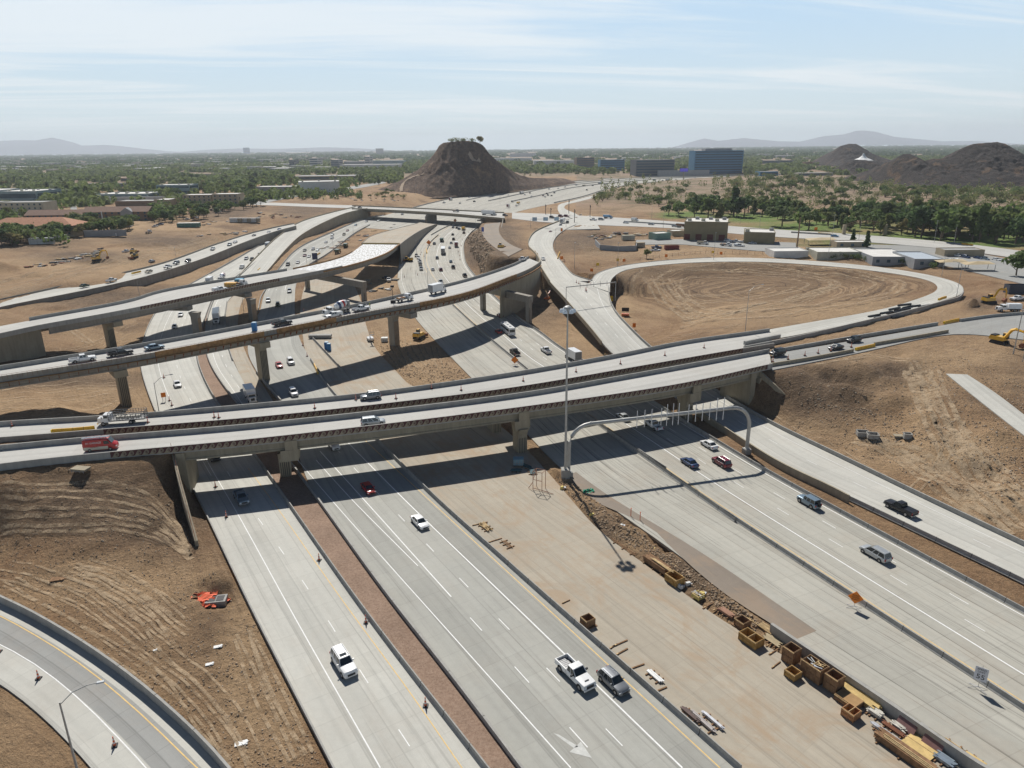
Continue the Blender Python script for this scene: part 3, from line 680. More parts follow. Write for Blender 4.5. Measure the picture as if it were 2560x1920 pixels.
barrier(LN([(1862,852),(1900,844),(1950,835)],9.4,.9),'short thick median block between bridge and loop ramp',prof=rectp(.8,.8))
for i,(a,b) in enumerate([(0.02,.97),(.27,.99),(.43,.98),(.6,.98),(.98,.9)]):
    s=S_far.at([.02,.22,.42,.62,.98][i]);n=len(s)
    barrier(s[int(n*(.25 if i else .1)):],'%s dark barrier line on the distant freeway past the cross street'%['topmost','second from top','third from top','fourth from top','lowest'][i],prof=rectp(.6,1.0))
barrier(LN([(527,683),(578,655),(626,627),(668,603),(720,575)],0,.3),'barrier left of the roadway with the distant mixer truck')
barrier(LN([(584,701),(640,655),(700,610)],0,.4),'dark barrier between the distant mixer truck and long ramp',prof=rectp(.5,.9))
barrier(LN([(1560,553),(1700,562),(1760,567)],9,.5),'barrier in the middle of the cross street past the crossing',prof=rectp(.5,.9))
barrier(LN([(1978,580),(2030,583),(2080,586)],9,.5),'dark barrier in the cross street near the park gate',prof=rectp(.5,.9))
barrier(S_ring.a[int(len(S_ring.a)*.03):int(len(S_ring.a)*.30)],'low kerb wall at the start of the loop ramp',prof=rectp(.2,.2),off=-.1)
# ---- yellow water barriers
Y_pl=flat('yellow_plastic',(.72,.40,.03),.5,var=.1)
def cushion(pts,z,label):
    ln=LN(pts,z,.5,1.0);n=len(ln);o=empty('crash_cushion',ln[n//2],label=label,cat='crash cushion',group='yellow crash cushions')
    mb=MB()
    for a,b in zip(ln[::2],ln[2::2]):
        t=(b-a);l=t.length;an=math.atan2(t.y,t.x);c=(a+b)/2-ln[n//2]
        mb.box((c.x,c.y,.2),(l*.96,.62,.4),Y_pl,an,0,.25);mb.box((c.x,c.y,.62),(l*.96,.46,.5),Y_pl,an,0,.45)
    mb.build('barrier_modules',o)
    mb=MB();t=(ln[1]-ln[0]);c=ln[0]-ln[n//2];mb.box((c.x,c.y,.45),(.25,.66,.7),flat('yellow_nose',(.8,.55,.05),.5),math.atan2(t.y,t.x));mb.build('nose_plate',o)
cushion([(130,1077),(190,1073),(250,1067)],8.9,'long yellow cushion beside the white stake truck')
cushion([(2140,872),(2164,867),(2187,862)],9.3,'yellow cushion on near side of the road by the black cars')
cushion([(2360,806),(2378,802),(2397,798)],9.3,'yellow cushion between barriers left of white tank truck')
cushion([(2347,748),(2358,744),(2369,741)],9.2,'yellow cushion at the right end of the loop ramp')
cushion([(796,932),(790,920),(784,908)],0,'upright yellow cushion in southbound lanes near the flyover shadow')
cushion([(645,675),(651,670)],0,'yellow cushion on the long ramp above the formwork')
cushion([(1067,632),(1066,622)],0,'small yellow cushion by the orange diamond sign')
cushion([(786,640),(800,632)],0,'yellow cushion beside the blue message board')
cushion([(330,683),(352,678)],5,'yellow cushion on the far left ramp behind black car')
cushion([(1399,630),(1394,645)],8,'yellow cushion at the bend of the ramp by the white truck')
cushion([(2046,582),(2076,585)],9,'long yellow cushion in the cross street near park gate')
cushion([(2405,609),(2432,612)],9,'yellow cushion in the cross street left of the parking lot')
# ---- bridge builder
def deck_strip(far,near,zt,n=None,step=4.0):
    s=Strip.__new__(Strip)
    a=smooth_line([Vector((*P(p[0],p[1],p[2] if len(p)>2 else zt).xy,(p[2] if len(p)>2 else zt))) for p in far],step)
    b=smooth_line([Vector((*P(p[0],p[1],p[2] if len(p)>2 else zt).xy,(p[2] if len(p)>2 else zt))) for p in near],step*.25)
    n=len(a);o=[]
    for i,p in enumerate(a):
        if i in (0,n-1):o.append(b[0 if i==0 else -1]);continue
        o.append(min(b,key=lambda q:(q.xy-p.xy).length_squared))
    for _ in range(6):o=[o[0]]+[(o[i-1]+o[i]*2+o[i+1])/4 for i in range(1,n-1)]+[o[-1]]
    s.a=a;s.b=o
    for p,q in zip(s.a,s.b):p.z=q.z=(p.z+q.z)/2-PH
    return s
PH=1.05
def wave(parent,line,zlo,h,per=1.32):
    """raised scroll-wave relief on an outer parapet face; line runs left to right, face looks to its right"""
    mb=MB();L=[0]
    for a,b in zip(line,line[1:]):L.append(L[-1]+(b-a).length)
    def at(u):
        u=min(max(u,0),L[-1]);i=0
        lo,hi=0,len(L)-2
        while lo<hi:
            m=(lo+hi+1)//2
            if L[m]<=u:lo=m
            else:hi=m-1
        t=(line[lo+1]-line[lo]);l=t.length;p=line[lo]+t*((u-L[lo])/l);t=t/l
        return p,Vector((t.y,-t.x,0))
    def pt(u,z,e):
        p,r=at(u);return p+r*e+Vector((0,0,zlo+z*h))
    k=int(L[-1]/per)
    for i in range(k):
        u0=i*per
        prof=[(0,.03),(.16,.10),(.32,.26),(.44,.47),(.56,.72),(.70,.86)]
        low=[(0,0),(.2,0),(.45,0),(.62,0),(.80,0),(1,0)]
        # body of the wave: fan below the rising curve, then back under the spiral
        body=[(0,0),(1.0,0),(1.0,.06),(.86,.10),(.72,.22),(.62,.42),(.60,.62),(.56,.74)]+[(.44,.50),(.32,.28),(.16,.11),(0,.03)]
        vs=[pt(u0+a*per,b,.02) for a,b in body];mb.add(vs,[(0,1,2,3,11),(11,3,4,10),(10,4,5,9),(9,5,6,8),(8,6,7)],W_tan2)
        # spiral ribbon
        sp=[];N=16
        for j in range(N+1):
            t=j/N;an=math.pi*.95-t*math.pi*3.3;r=.36*(1-t*.72);sp.append((.86+r*.78*math.cos(an),.50+r*1.12*math.sin(an)+.02,an,.055*(1-t*.3)))
        v=[]
        for a,b,an,w in sp:
            for e in (-1,1):v.append(pt(u0+(a+e*w*.8*math.cos(an))*per,b+e*w*1.1*math.sin(an),.024))
        mb.add(v,[(2*j,2*j+1,2*j+3,2*j+2) for j in range(N)],W_tan2)
    return mb.build('wave_relief',parent)
def bridge(name,far,near,zt,label,mat=M_deck,gird=(0,1),gm=W_tan,pm=None,gd=2.1,girders=4,wv=None,nearm=None,cat='bridge',split=None,farp=(0,1),nearp=(0,1)):
    s=deck_strip(far,near,zt);n=len(s.a);mid=s.at(.5)[n//2]
    o=empty(name,Vector((mid.x,mid.y,mid.z)),label=label,cat=cat);off=-Vector(mid)
    def rel(l):return [p+off for p in l]
    def part(mb,nm,sm=False):
        return mb.build(nm,o,smooth=sm)
    r=Strip.__new__(Strip);r.a=rel(s.a);r.b=rel(s.b)
    if split:
        i=int(n*split[0]);r1=Strip.__new__(Strip);r1.a=r.a[:i+1];r1.b=r.b[:i+1];r2=Strip.__new__(Strip);r2.a=r.a[i:];r2.b=r.b[i:]
        ribbon(r1,mat,'deck',0,.28,parent=o);ribbon(r2,split[1],'unfinished_deck',.05,.33,parent=o)
    else:ribbon(r,mat,'deck',0,.28,parent=o)
    for side,l,sg,fr_ in (('far',r.a,-1,farp),('near',r.b,1,nearp)):
        mb=MB();i0,i1=int(n*fr_[0]),int(n*fr_[1]);ll=offset(l[i0:i1],sg*.15)
        extrude(mb,ll,[(-.15,-.45),(-.15,PH),(.15,PH),(.15,-.45)],(nearm if side=='near' and nearm else (pm or W_grey)))
        pp=part(mb,'parapet')
        if side=='near' and wv:
            w0,w1=[(int(n*q) if not isinstance(q,tuple) else min(range(n),key=lambda i:(s.b[i].xy-P(*q).xy).length_squared)) for q in wv];face=offset(l[w0:w1],sg*.305)
            mb=MB();extrude(mb,face,[(-.01,-.2),(-.01,PH-.02),(.012,PH-.02),(.012,-.2)],W_mar);part(mb,'maroon_band')
            wave(o,face,-.2,PH+.15)
    g0,g1=int(n*gird[0]),int(n*gird[1])
    for k in range(girders):
        f=.07+.86*k/(girders-1) if girders>1 else .5
        g=r.at(f)[g0:g1];mb=MB();extrude(mb,g,[(-.42,-.285-gd),(-.42,-.285-gd+.3),(-.2,-.285-gd+.5),(-.25,-.285),(.25,-.285),(.2,-.285-gd+.5),(.42,-.285-gd+.3),(.42,-.285-gd)] if girders>2 else [(-1.2,-.285-gd),(-1.7,-.285),(1.7,-.285),(1.2,-.285-gd)],gm);part(mb,'girder')
    return o,s,off
def ang(s,i):
    t=s.a[min(i+1,len(s.a)-1)]-s.a[max(i-1,0)];return math.atan2(t.y,t.x)
def nearest(s,p):
    m=s.at(.5);return min(range(len(m)),key=lambda i:(m[i].xy-p.xy).length_squared)
def pier(o,s,off,foot,colw=2.6,cold=1.6,caph=1.6,gd=2.4,m=None,ext=.35,hang=None,across=None,zf=-.3,flare=True):
    m=m or W_tan2;p=P(foot[0],foot[1],0);i=nearest(s,p);an=ang(s,i);z=s.a[i].z-.28-gd
    ax=Vector((math.cos(an),math.sin(an)));nr=Vector((-ax.y,ax.x))
    f=(s.a[i]+s.b[i])/2;w=(s.a[i]-s.b[i]).length
    # keep column on the side the photo shows
    mb=MB();q=p+off;bz=zf+off.z;tz=z-caph+off.z
    if flare:
        vs=[]
        for zz,sx,sy in ((bz,cold,colw),(tz-1.6,cold,colw),(tz+.02,cold,colw*1.5)):
            for a,b in ((-1,-1),(1,-1),(1,1),(-1,1)):
                v=Vector((q.x,q.y,zz))+ax.to_3d()*a*sx/2+nr.to_3d()*b*sy/2;vs.append(v)
        mb.add(vs,[(0,1,5,4),(1,2,6,5),(2,3,7,6),(3,0,4,7),(4,5,9,8),(5,6,10,9),(6,7,11,10),(7,4,8,11),(8,9,10,11),(3,2,1,0)],m)
    else:mb.box((q.x,q.y,(bz+tz)/2),(cold,colw,tz-bz),m,an)
    # flutes
    for k in range(-2,3):
        c=q.to_2d()-nr*(colw/2+.02)
        mb.box((c.x+ax.x*k*cold*.18,c.y+ax.y*k*cold*.18,(bz+tz)/2-1),(cold*.07,.05,(tz-bz)-2.4),W_form if m is W_raw else flat('dark_groove',(.10,.085,.065)),an)
    mb.build('column',o)
    mb=MB();g=f+off
    wd=(w+2*ext) if across is None else across
    c2=g.to_2d() if across is None else Vector((q.x,q.y))
    mb.box((c2.x,c2.y,z-caph/2+off.z),(cold*1.35,wd,caph),m,an);mb.build('pier_cap',o)
    if hang:
        zt=s.a[i].z+off.z-.2
        for sd in (-1,1):
            mb=MB()
            e=g.to_2d()+nr*sd*(w/2+.28)
            mb.box((e.x,e.y,zt-hang/2),(2.4,.5,hang),m,an);mb.box((e.x-ax.x*.9,e.y-ax.y*.9,zt-hang*.72),(2.6,.7,hang*.55),m,an)
            mb.build('cap_end_block',o)
    return p
T1=bridge('overpass_bridge',[(-280,1078),(0,1054),(220,1041),(373,1031),(640,1008.5),(929,980),(1280,930.5),(1535,886),(1714,851),(1870,829),(1925,821)],[(-280,1112),(68,1087),(263,1071),(640,1041.5),(929,1011),(1280,968),(1569,919),(1873,867),(1935,857)],9.95,'far one of the twin overpasses with wave pattern parapet',gird=(.22,.93),wv=((263,1071,9.95),(1873,867,9.95)))
T2=bridge('overpass_bridge',[(-280,1140),(0,1113),(203,1094),(640,1058),(1280,985),(1560,938),(1925,872)],[(-280,1196),(0,1157),(298,1126),(428,1115),(640,1095),(1280,1019),(1731,953),(1890,916),(1930,908)],10.9,'near one of the twin overpasses carrying a silver minivan',gird=(.26,.95),wv=((298,1126,10.9),(1925,908,10.9)))
for f,h in (((716,1186),4.4),((1300,1125),4.4),((1711,1045),4.2)):pier(*T2,f,colw=3.2,cold=2.2,caph=1.9,gd=1.9,hang=h)
for f in ((690,1120),(1236,1075),(1600,985)):pier(*T1,f,colw=3.2,cold=2.2,caph=1.9,gd=1.9)
pier(*T2,(1845,995),colw=3,cold=2.2,gd=1.9)
# abutments and wing walls
def wall_poly(pts,th,m,name,label,cat='wall',parent=None,**k):
    """pts: world (x,y,z0,z1) along a wall line"""
    mb=MB();line=[Vector((p[0],p[1],0)) for p in pts];a=offset(line,-th/2);b=offset(line,th/2);n=len(pts);vs=[]
    for i in range(n):
        for q in (a[i],b[i]):vs+=[(q.x,q.y,pts[i][2]),(q.x,q.y,pts[i][3])]
    fs=[]
    for i in range(n-1):
        o=i*4;fs+=[(o,o+4,o+5,o+1),(o+2,o+3,o+7,o+6),(o+1,o+5,o+7,o+3)]
    fs+=[(0,1,3,2),((n-1)*4,(n-1)*4+2,(n-1)*4+3,(n-1)*4+1)]
    mb.add(vs,fs,m);return mb.build(name,parent,label=label,cat=cat,**k)
def ww(px,py,z1,z0=-.5,zs=None):
    p=P(px,py,z1);return (p.x,p.y,z0,z1)
wall_poly([ww(430,1120,9.4),ww(446,1190,7.2),ww(466,1262,4.6),ww(491,1352,1.2)],.5,W_tan2,'wing_wall','narrow wing wall stepping down the slope left of the bridge')
mb=MB()
for i in range(12):
    t=i/11;a=Vector(ww(428,1118,9.6)[:2]+(9.4,)).lerp(Vector(ww(489,1352,1.3)[:2]+(1.2,)),t);mb.tube([a,a+Vector((0,0,1.1))],.03,W_rust,4)
a=Vector(ww(428,1118,9.6)[:2]+(10.5,));b=Vector(ww(489,1352,1.3)[:2]+(2.3,));mb.tube([a,b],.03,W_rust,4);mb.tube([a-Vector((0,0,.5)),b-Vector((0,0,.5))],.03,W_rust,4)
mb.build('wall_railing',label='thin rusty railing on the wing wall left of the bridge',cat='railing')
e1=[ww(1893,925,9.2),ww(1940,968,6.2),ww(1975,1002,3.4),ww(2012,1040,.8)]
wall_poly([(a,b,c,d+.5) for a,b,c,d in e1],.5,W_tan2,'wing_wall','triangular dark wing wall at the right end of the bridge')
mb=MB()
for i in range(10):
    t=i/9;a=Vector((e1[0][0],e1[0][1],9.2)).lerp(Vector((e1[3][0],e1[3][1],.8)),t);mb.tube([a,a+Vector((0,0,1.2))],.035,W_rust,4)
mb.tube([Vector((e1[0][0],e1[0][1],10.3)),Vector((e1[3][0],e1[3][1],1.9))],.035,W_rust,4)
mb.build('wall_railing',label='thin rusty railing on the triangular wing wall at right',cat='railing')
def abut(bx,idx,label,zlo=-.5):
    o,s,off=bx;p,q=s.a[idx],s.b[idx];an=math.atan2((p-q).y,(p-q).x);c=(p+q)/2+off;mb=MB()
    mb.box((c.x,c.y,(zlo+s.a[idx].z-.6)/2+off.z),((p-q).length+.4,1.6,s.a[idx].z-.6-zlo),W_tan2,an);mb.build('abutment',o)
def ix2(bx,px,py,z):
    q=P(px,py,z);return min(range(len(bx[1].b)),key=lambda i:(bx[1].b[i].xy-q.xy).length_squared)
abut(T2,ix2(T2,1888,917,10.9),'');abut(T2,ix2(T2,446,1114,10.9),'');abut(T1,ix2(T1,1850,871,9.95),'');abut(T1,ix2(T1,400,1060,9.95),'')
# right side abutment wall along the ramp under the bridges
wall_poly([ww(1893,925,9.2),ww(1850,935,7.5),ww(1790,890,7.5),ww(1765,865,7.5)],.5,W_raw,'abutment_wall','shaded abutment wall under the right end of the bridges')
# middle flyover (forms still on)
F2=bridge('flyover_bridge',[(-220,948),(0,914),(347,859),(640,806),(799,776),(871,763),(999,736),(1158,699),(1280,660),(1322,640)],[(-220,974),(0,940),(174,914),(362,885),(640,832),(811,799),(987,766),(1132,741),(1280,689),(1323,672),(1352,652)],16.2,'middle flyover with rusty formwork carrying a mixer truck',gm=W_raw,pm=W_grey,nearm=W_raw,gd=1.9,girders=4)
for f in ((317,1020),(661,948),(987,866)):pier(*F2,f,colw=2.8,cold=2.3,caph=1.7,gd=1.9,m=W_raw if f[0]>900 else W_tan2)
def bent(o,s,off,c1,c2,ztop,h,m,wdt=2.2):
    a=P(*c1,0);b=P(*c2,0);d=b-a;an=math.atan2(d.y,d.x);mb=MB();c=(a+b)/2+off
    mb.box((c.x,c.y,ztop-h/2+off.z),(d.length+2.6,wdt,h),m,an);mb.build('straddle_cap',o)
    for q in (a,b):
        mb=MB();q=q+off;mb.box((q.x,q.y,(ztop-h-.4)/2+off.z),(1.9,1.7,ztop-h+.4),m,an)
        for k in (-.5,0,.5):mb.box((q.x+k*math.cos(an),q.y+k*math.sin(an)-.87,(ztop-h-.4)/2+off.z-.8),(.12,.06,ztop-h-2),flat('dark_groove',(.10,.085,.065)),an)
        mb.build('column',o)
bent(*F2,(1208,775),(1322,806),10.6,2.6,W_raw)
# brackets and forms on the near side
o,s,off=F2;n=len(s.b);mb=MB();rl=offset([p+off for p in s.b],.32)
for i in range(2,n-4):
    for f in (0,.5):
        p=rl[i].lerp(rl[i+1],f);t=(rl[i+1]-rl[i]).normalized();r=Vector((t.y,-t.x,0))
        mb.add([p+Vector((0,0,-.5))+t*e for e in (-.06,.06)]+[p+r*.9+Vector((0,0,-.45))+t*e for e in (-.06,.06)]+[p-r*.2+Vector((0,0,-1.7))+t*e for e in (-.06,.06)],[(0,1,3,2),(2,3,5,4),(4,5,1,0),(0,2,4),(1,5,3)],W_rust)
extrude(mb,offset(rl[2:n-4],.45),[(-.5,-.42),(-.5,-.34),(.5,-.34),(.5,-.42)],W_form)
mb.build('formwork_bracket',o,kind='stuff')
def idx(s,px,py,z):
    p=P(px,py,z);return min(range(len(s.b)),key=lambda i:(s.b[i].xy-p.xy).length_squared)
for a,b in (((362,885),(640,832)),((686,824),(811,799)),((1040,757),(1280,690))):
    i,j=idx(s,*a,15),idx(s,*b,15);mb=MB();extrude(mb,offset(rl[i:j+1],.06),[(-.05,-.35),(-.05,PH+.12),(.05,PH+.12),(.05,-.35)],W_form)
    for k in range(i,j):mb.box((rl[k].x,rl[k].y,.35),(.12,.3,1.4),W_rust,0)
    mb.build('plywood_form',o)
mb=MB();i,j=idx(s,0,940,15),idx(s,1280,690,15)
for k in range(i,j):
    for f in (0,.25,.5,.75):
        p=rl[k].lerp(rl[k+1],f);mb.tube([p+Vector((0,0,.2)),p+Vector((0,0,PH+.35))],.03,W_rust,4,cap=False)
extrude(mb,rl[i:j],[(-.03,PH+.28),(-.03,PH+.34),(.03,PH+.34),(.03,PH+.28)],W_rust)
mb.build('reinforcing_bars',o,kind='stuff')
# curved end wall of the flyover beside the ramp
wall_poly([(*P(x,y,zt).xy,z0,zt) for x,y,zt,z0 in ((1250,702,15.2,0),(1290,690,15.2,0),(1325,676,15.2,1),(1345,662,15,2),(1350,648,15,4),(1340,632,15,6),(1325,618,14.6,7))],.5,W_tan2,'retaining_wall','curved tan retaining wall wrapping the end of the middle flyover')
# upper flyover
M_ins=None
t=NT('white_sheeting_shadow_stripes');u,v,_=t.sep(t.uv());sn=t.noise(t.comb(t.math('MULTIPLY',u,.25),t.math('MULTIPLY',v,1.3)),1.1,4,.6);M_ins=t.out(t.mix(t.ramp(sn,.50,.56),(.60,.61,.62),(.25,.235,.21)),.6)  # dark stripes are rebar shadows mixed into the sheeting colour
F3=bridge('flyover_bridge',[(-220,850,14),(26,802,14),(318,749,14),(405,724,14),(612,688,14),(741,666,13.8),(854,638.5,13.2),(908,606,12.5)],[(-220,880,14),(0,833,14),(98,811,14),(231,789,14),(477,740,14),(640,706,14),(843,667,13.6),(958,633,13),(998,607,12.5)],14,'upper flyover ending in a white unfinished deck',gm=W_raw,gd=2.4,girders=3,gird=(.14,1),wv=(.24,.52),pm=W_grey,split=(.60,M_ins),farp=(.14,.6),nearp=(0,.66))
for f in ((280,868),(496,838),(634,800)):pier(*F3,f,colw=2.6,cold=2.3,caph=1.6,gd=2.3,m=W_tan2 if f[0]<400 else W_raw)
bent(*F3,(770,722),(911,752),8.8,2.8,W_raw)
o,s,off=F3;n=len(s.b);rl=offset([p+off for p in s.b],.3);fl=offset([p+off for p in s.a],-.3);mb=MB()
extrude(mb,rl[int(n*.60):],[(-.5,-.2),(-.5,.5),(.1,.5),(.1,-.2)],W_form);extrude(mb,fl[int(n*.60):int(n*.86)],[(-.1,-.2),(-.1,.7),(.1,.7),(.1,-.2)],W_form)
p,q=rl[-1],fl[-1];mb.tube([p+Vector((0,0,.4)),q+Vector((0,0,.4))],.5,flat('yellow_brown_timber',(.42,.30,.10)),4);mb.build('edge_formwork',o)
mb=MB();mb.box((0,0,0),(1,1,1),W_tan2) if False else None
# abutment left end of upper flyover
p,q=s.a[int(n*.14)],s.b[int(n*.14)]
wall_poly([(*P(-250,905,12).xy,-.5,13.4),(*P(0,838,13).xy,-.5,13.4),(*P(98,815,13).xy,-.5,13.4)],.6,W_tan,'abutment_wall','tan abutment wall under the left end of the upper flyover')
# earth retaining wall carrying the flyover approach
def fillramp(far,near,z,label,m=W_tan2,zlo=-.6,top=M_new,name='walled_ramp',par=.85,walls=(1,1)):
    s=Strip(far,near,z,terr=False);mid=s.at(.5)[len(s.a)//2];off=-Vector(mid);o=empty(name,mid,label=label,cat='ramp')
    r=Strip.__new__(Strip);r.a=[p+off for p in s.a];r.b=[p+off for p in s.b]
    ribbon(r,top,'roadway',0,.4,parent=o)
    for k,(l,sg) in enumerate(((r.a,-1),(r.b,1))):
        if not walls[k]:continue
        mb=MB();ll=offset(l,sg*.16);a=offset(ll,-.15);b=offset(ll,.15);vs=[]
        for p,q in zip(a,b):vs+=[(p.x,p.y,zlo+off.z),(p.x,p.y,p.z+par),(q.x,q.y,q.z+par),(q.x,q.y,zlo+off.z)]
        fs=[(i*4+j,i*4+(j+1)%4,i*4+4+(j+1)%4,i*4+4+j) for i in range(len(a)-1) for j in range(4)]
        mb.add(vs,fs,m if par>.5 else m);mb.build('retaining_wall',o)
    return o,s,off
RR=fillramp([(600,690,.15),(640,648,.6),(698,594,3),(756,557,6),(828,533,8.5),(889,518,9.1)],[(655,695,.15),(674,672,.6),(715,622,2.5),(756,584,5),(814,552,8),(870,532,9),(918,522,9.1)],0,'long curving ramp on a tan retaining wall climbing to the cross street')
mb=MB();o,s,off=RR;rl=offset([p+off for p in s.b],.34);n=len(rl)
for k in (.45,.5,.55,.66,.7,.74,.84,.87,.9):
    i=int(n*k);p=rl[i];t=(rl[min(i+1,n-1)]-rl[i-1]).normalized()
    for j in range(4):
        mb=MB();c=p+t*(j*.5)+Vector((0,0,-1.2-.7*j));mb.box(c,(1.8,.08,.4),W_raw,math.atan2(t.y,t.x));mb.build('wall_relief',o)
fillramp([(-260,818),(-100,776),(0,752),(203,707),(391,664),(550,609),(640,581),(735,560)],[(-240,838),(-100,800),(0,772),(174,738),(341,701),(492,655),(616,606),(690,580),(740,566)],[4.8,4.8,4.8,4.5,4.5,4.5,5,6,7.5],'far left ramp on a long low retaining wall with a line of cars',m=W_raw)
fillramp([(905,608,11.3),(930,590,9),(990,572,5),(1050,556,1)],[(999,612,11.3),(1030,589,9),(1060,572,5),(1092,561,1)],0,'approach embankment behind the white unfinished deck',m=W_raw,top=M_dirtyc,par=.3)
XB=bridge('road_bridge',[(880,513),(918,514),(1100,522),(1260,530)],[(880,520),(918,521.5),(1100,531),(1262,545)],10.2,'cross street bridge over the distant freeway with a white semi truck',gm=W_raw,gd=1.6,girders=4,pm=W_tan2,gird=(.1,.98))
for f in ((1078,556),(1218,568)):pier(*XB,f,colw=14,cold=2.2,caph=1.2,gd=1.6,m=W_raw,flare=False)
nn=len(XB[1].a);abut(XB,int(nn*.1)+1,'')
mb=MB();o,s,off=XB
for l,sg in ((s.a,-1),(s.b,1)):
    ll=offset([p+off for p in l],sg*.15)
    for i in range(len(ll)-1):
        mb.tube([ll[i]+Vector((0,0,PH)),ll[i]+Vector((0,0,PH+1.0))],.05,flat('grey_metal',(.30,.30,.29),.5,.3),4,cap=False)
    extrude(mb,ll,[(-.04,PH+.95),(-.04,PH+1.03),(.04,PH+1.03),(.04,PH+.95)],flat('grey_metal',(.30,.30,.29),.5,.3))
mb.build('railing',o)
wall_poly([(*P(x,y,9.8).xy,-.5,9.8) for x,y in ((1258,543),(1256,556),(1253,572),(1250,585))],.5,W_raw,'retaining_wall','dark wall beside the haul road right of the cross street bridge')
# ================================================================== vehicles
def paintm(name,col,rough=.28,metal=.0):
    k='paint_'+name
    if k in _mc:return _mc[k]
    t=NT(k);n=t.noise(t.obj(),1.2,3);t.b.inputs['Coat Weight'].default_value=.12 if max(col)<.1 else .5;t.b.inputs['Coat Roughness'].default_value=.08
    x,y,z=t.sep(t.obj());dust=t.math('MULTIPLY',t.ramp(z,.9,.2),.13)
    c=t.mix(t.ramp(n,.3,.7),tuple(v*.93 for v in col),tuple(min(1,v*1.05) for v in col));c=t.mix(dust,c,(.30,.26,.21))
    _mc[k]=t.out(c,rough,metal);return _mc[k]
PC=dict(white=(.78,.78,.77),silver=(.42,.44,.45),grey=(.20,.21,.225),black=(.02,.02,.024),red=(.42,.02,.02),maroon=(.16,.015,.03),blue=(.04,.07,.16),green=(.02,.07,.045),tan=(.42,.36,.26),steelblue=(.20,.27,.33),yellow=(.75,.42,.03),orange=(.72,.16,.02),lightblue=(.12,.30,.50),darkgreen=(.05,.09,.05),brown=(.16,.08,.04),cream=(.62,.58,.46))
def pm_(c):return paintm(c,PC[c],.32,.35 if c in('silver','grey','steelblue','blue') else 0)
GL=NT('dark_window_glass').out((.02,.028,.032),.07);GL.node_tree.nodes['Principled BSDF'].inputs['Specular IOR Level'].default_value=.7
TY=flat('black_rubber',(.018,.018,.018),.85);RIM=flat('alloy_wheel',(.33,.33,.34),.35,.6);BLK=flat('black_plastic',(.025,.025,.028),.6);CHR=flat('bright_metal',(.6,.6,.6),.25,.9)
HLm=flat('headlamp_lens',(.75,.78,.80),.1);TLm=flat('tail_lamp_lens',(.40,.015,.015),.2)
STL=flat('painted_steel_grey',(.26,.26,.26),.5,.2)
def loft(mb,st,m,zb=.22):
    """st: (x,ztop,halfwidth,[zbottom])"""
    vs=[];k=12
    for s_ in st:
        x,zt,w=s_[:3];b=s_[3] if len(s_)>3 else zb;h=zt-b
        ring=[(w*.80,b),(w*.97,b+h*.12),(w,b+h*.42),(w*.985,b+h*.80),(w*.93,b+h*.95),(w*.80,zt)]
        for y,z in ring:vs.append((x,y,z))
        for y,z in ring[::-1]:vs.append((x,-y,z))
    n=len(st);fs=[(i*k+j,i*k+(j+1)%k,(i+1)*k+(j+1)%k,(i+1)*k+j) for i in range(n-1) for j in range(k)]
    fs+=[tuple(range(k)),tuple(range((n-1)*k,n*k))[::-1]];mb.add(vs,fs,m)
def green(x0,x1,r0,r1,zb,zt,wb,wt,pillars,pm):
    """cabin: x0/x1 rear/front at belt, r0/r1 at roof -> (painted MB, list of glass MBs)"""
    paint=MB();gl={}
    def pt(f,h,sd):
        xb=x0+(x1-x0)*f;xt=r0+(r1-r0)*f;return (xb+(xt-xb)*h,sd*(wb+(wt-wb)*h),zb+(zt-zb)*h)
    for sd in (1,-1):
        g=MB();cuts=[0]+[c for p in pillars for c in p]+[1]
        for i in range(len(cuts)-1):
            a,b=cuts[i],cuts[i+1];ispil=(i%2==1) or i==0 and False
            m=pm if ispil else GL;tgt=paint if ispil else g
            tgt.add([pt(a,0,sd),pt(b,0,sd),pt(b,.9,sd),pt(a,.9,sd)],[(0,1,2,3)],m)
        paint.add([pt(0,.9,sd),pt(1,.9,sd),pt(1,1,sd),pt(0,1,sd)],[(0,1,2,3)],pm)
        gl['side_window%d'%sd]=g
    def endp(f,nm):
        g=MB()
        A,B=pt(f,0,1),pt(f,0,-1);Cc,D=pt(f,1,-1),pt(f,1,1)
        def lp(u,h):
            l=[A[i]+(D[i]-A[i])*h for i in range(3)];r=[B[i]+(Cc[i]-B[i])*h for i in range(3)];return tuple(l[i]+(r[i]-l[i])*u for i in range(3))
        g.add([lp(.06,.02),lp(.94,.02),lp(.94,.92),lp(.06,.92)],[(0,1,2,3)],GL)
        for q in ([(0,0),(.06,.02),(.06,.92),(0,1)],[(1,0),(.94,.02),(.94,.92),(1,1)],[(.06,.92),(.94,.92),(1,1),(0,1)],[(0,0),(1,0),(.94,.02),(.06,.02)]):
            paint.add([lp(*c) for c in q],[(0,1,2,3)],pm)
        gl[nm]=g
    endp(1,'windshield');endp(0,'rear_window')
    # crowned roof
    vs=[];
    for f in (0,.5,1):
        for u in (-1,-.5,0,.5,1):
            p=pt(f,1,1);vs.append((r0+(r1-r0)*f,u*wt,zt+.05*(1-u*u)*(1 if f==.5 else .5)))
    paint.add(vs,[(i*5+j,i*5+j+1,(i+1)*5+j+1,(i+1)*5+j) for i in range(2) for j in range(4)],pm)
    return paint,gl
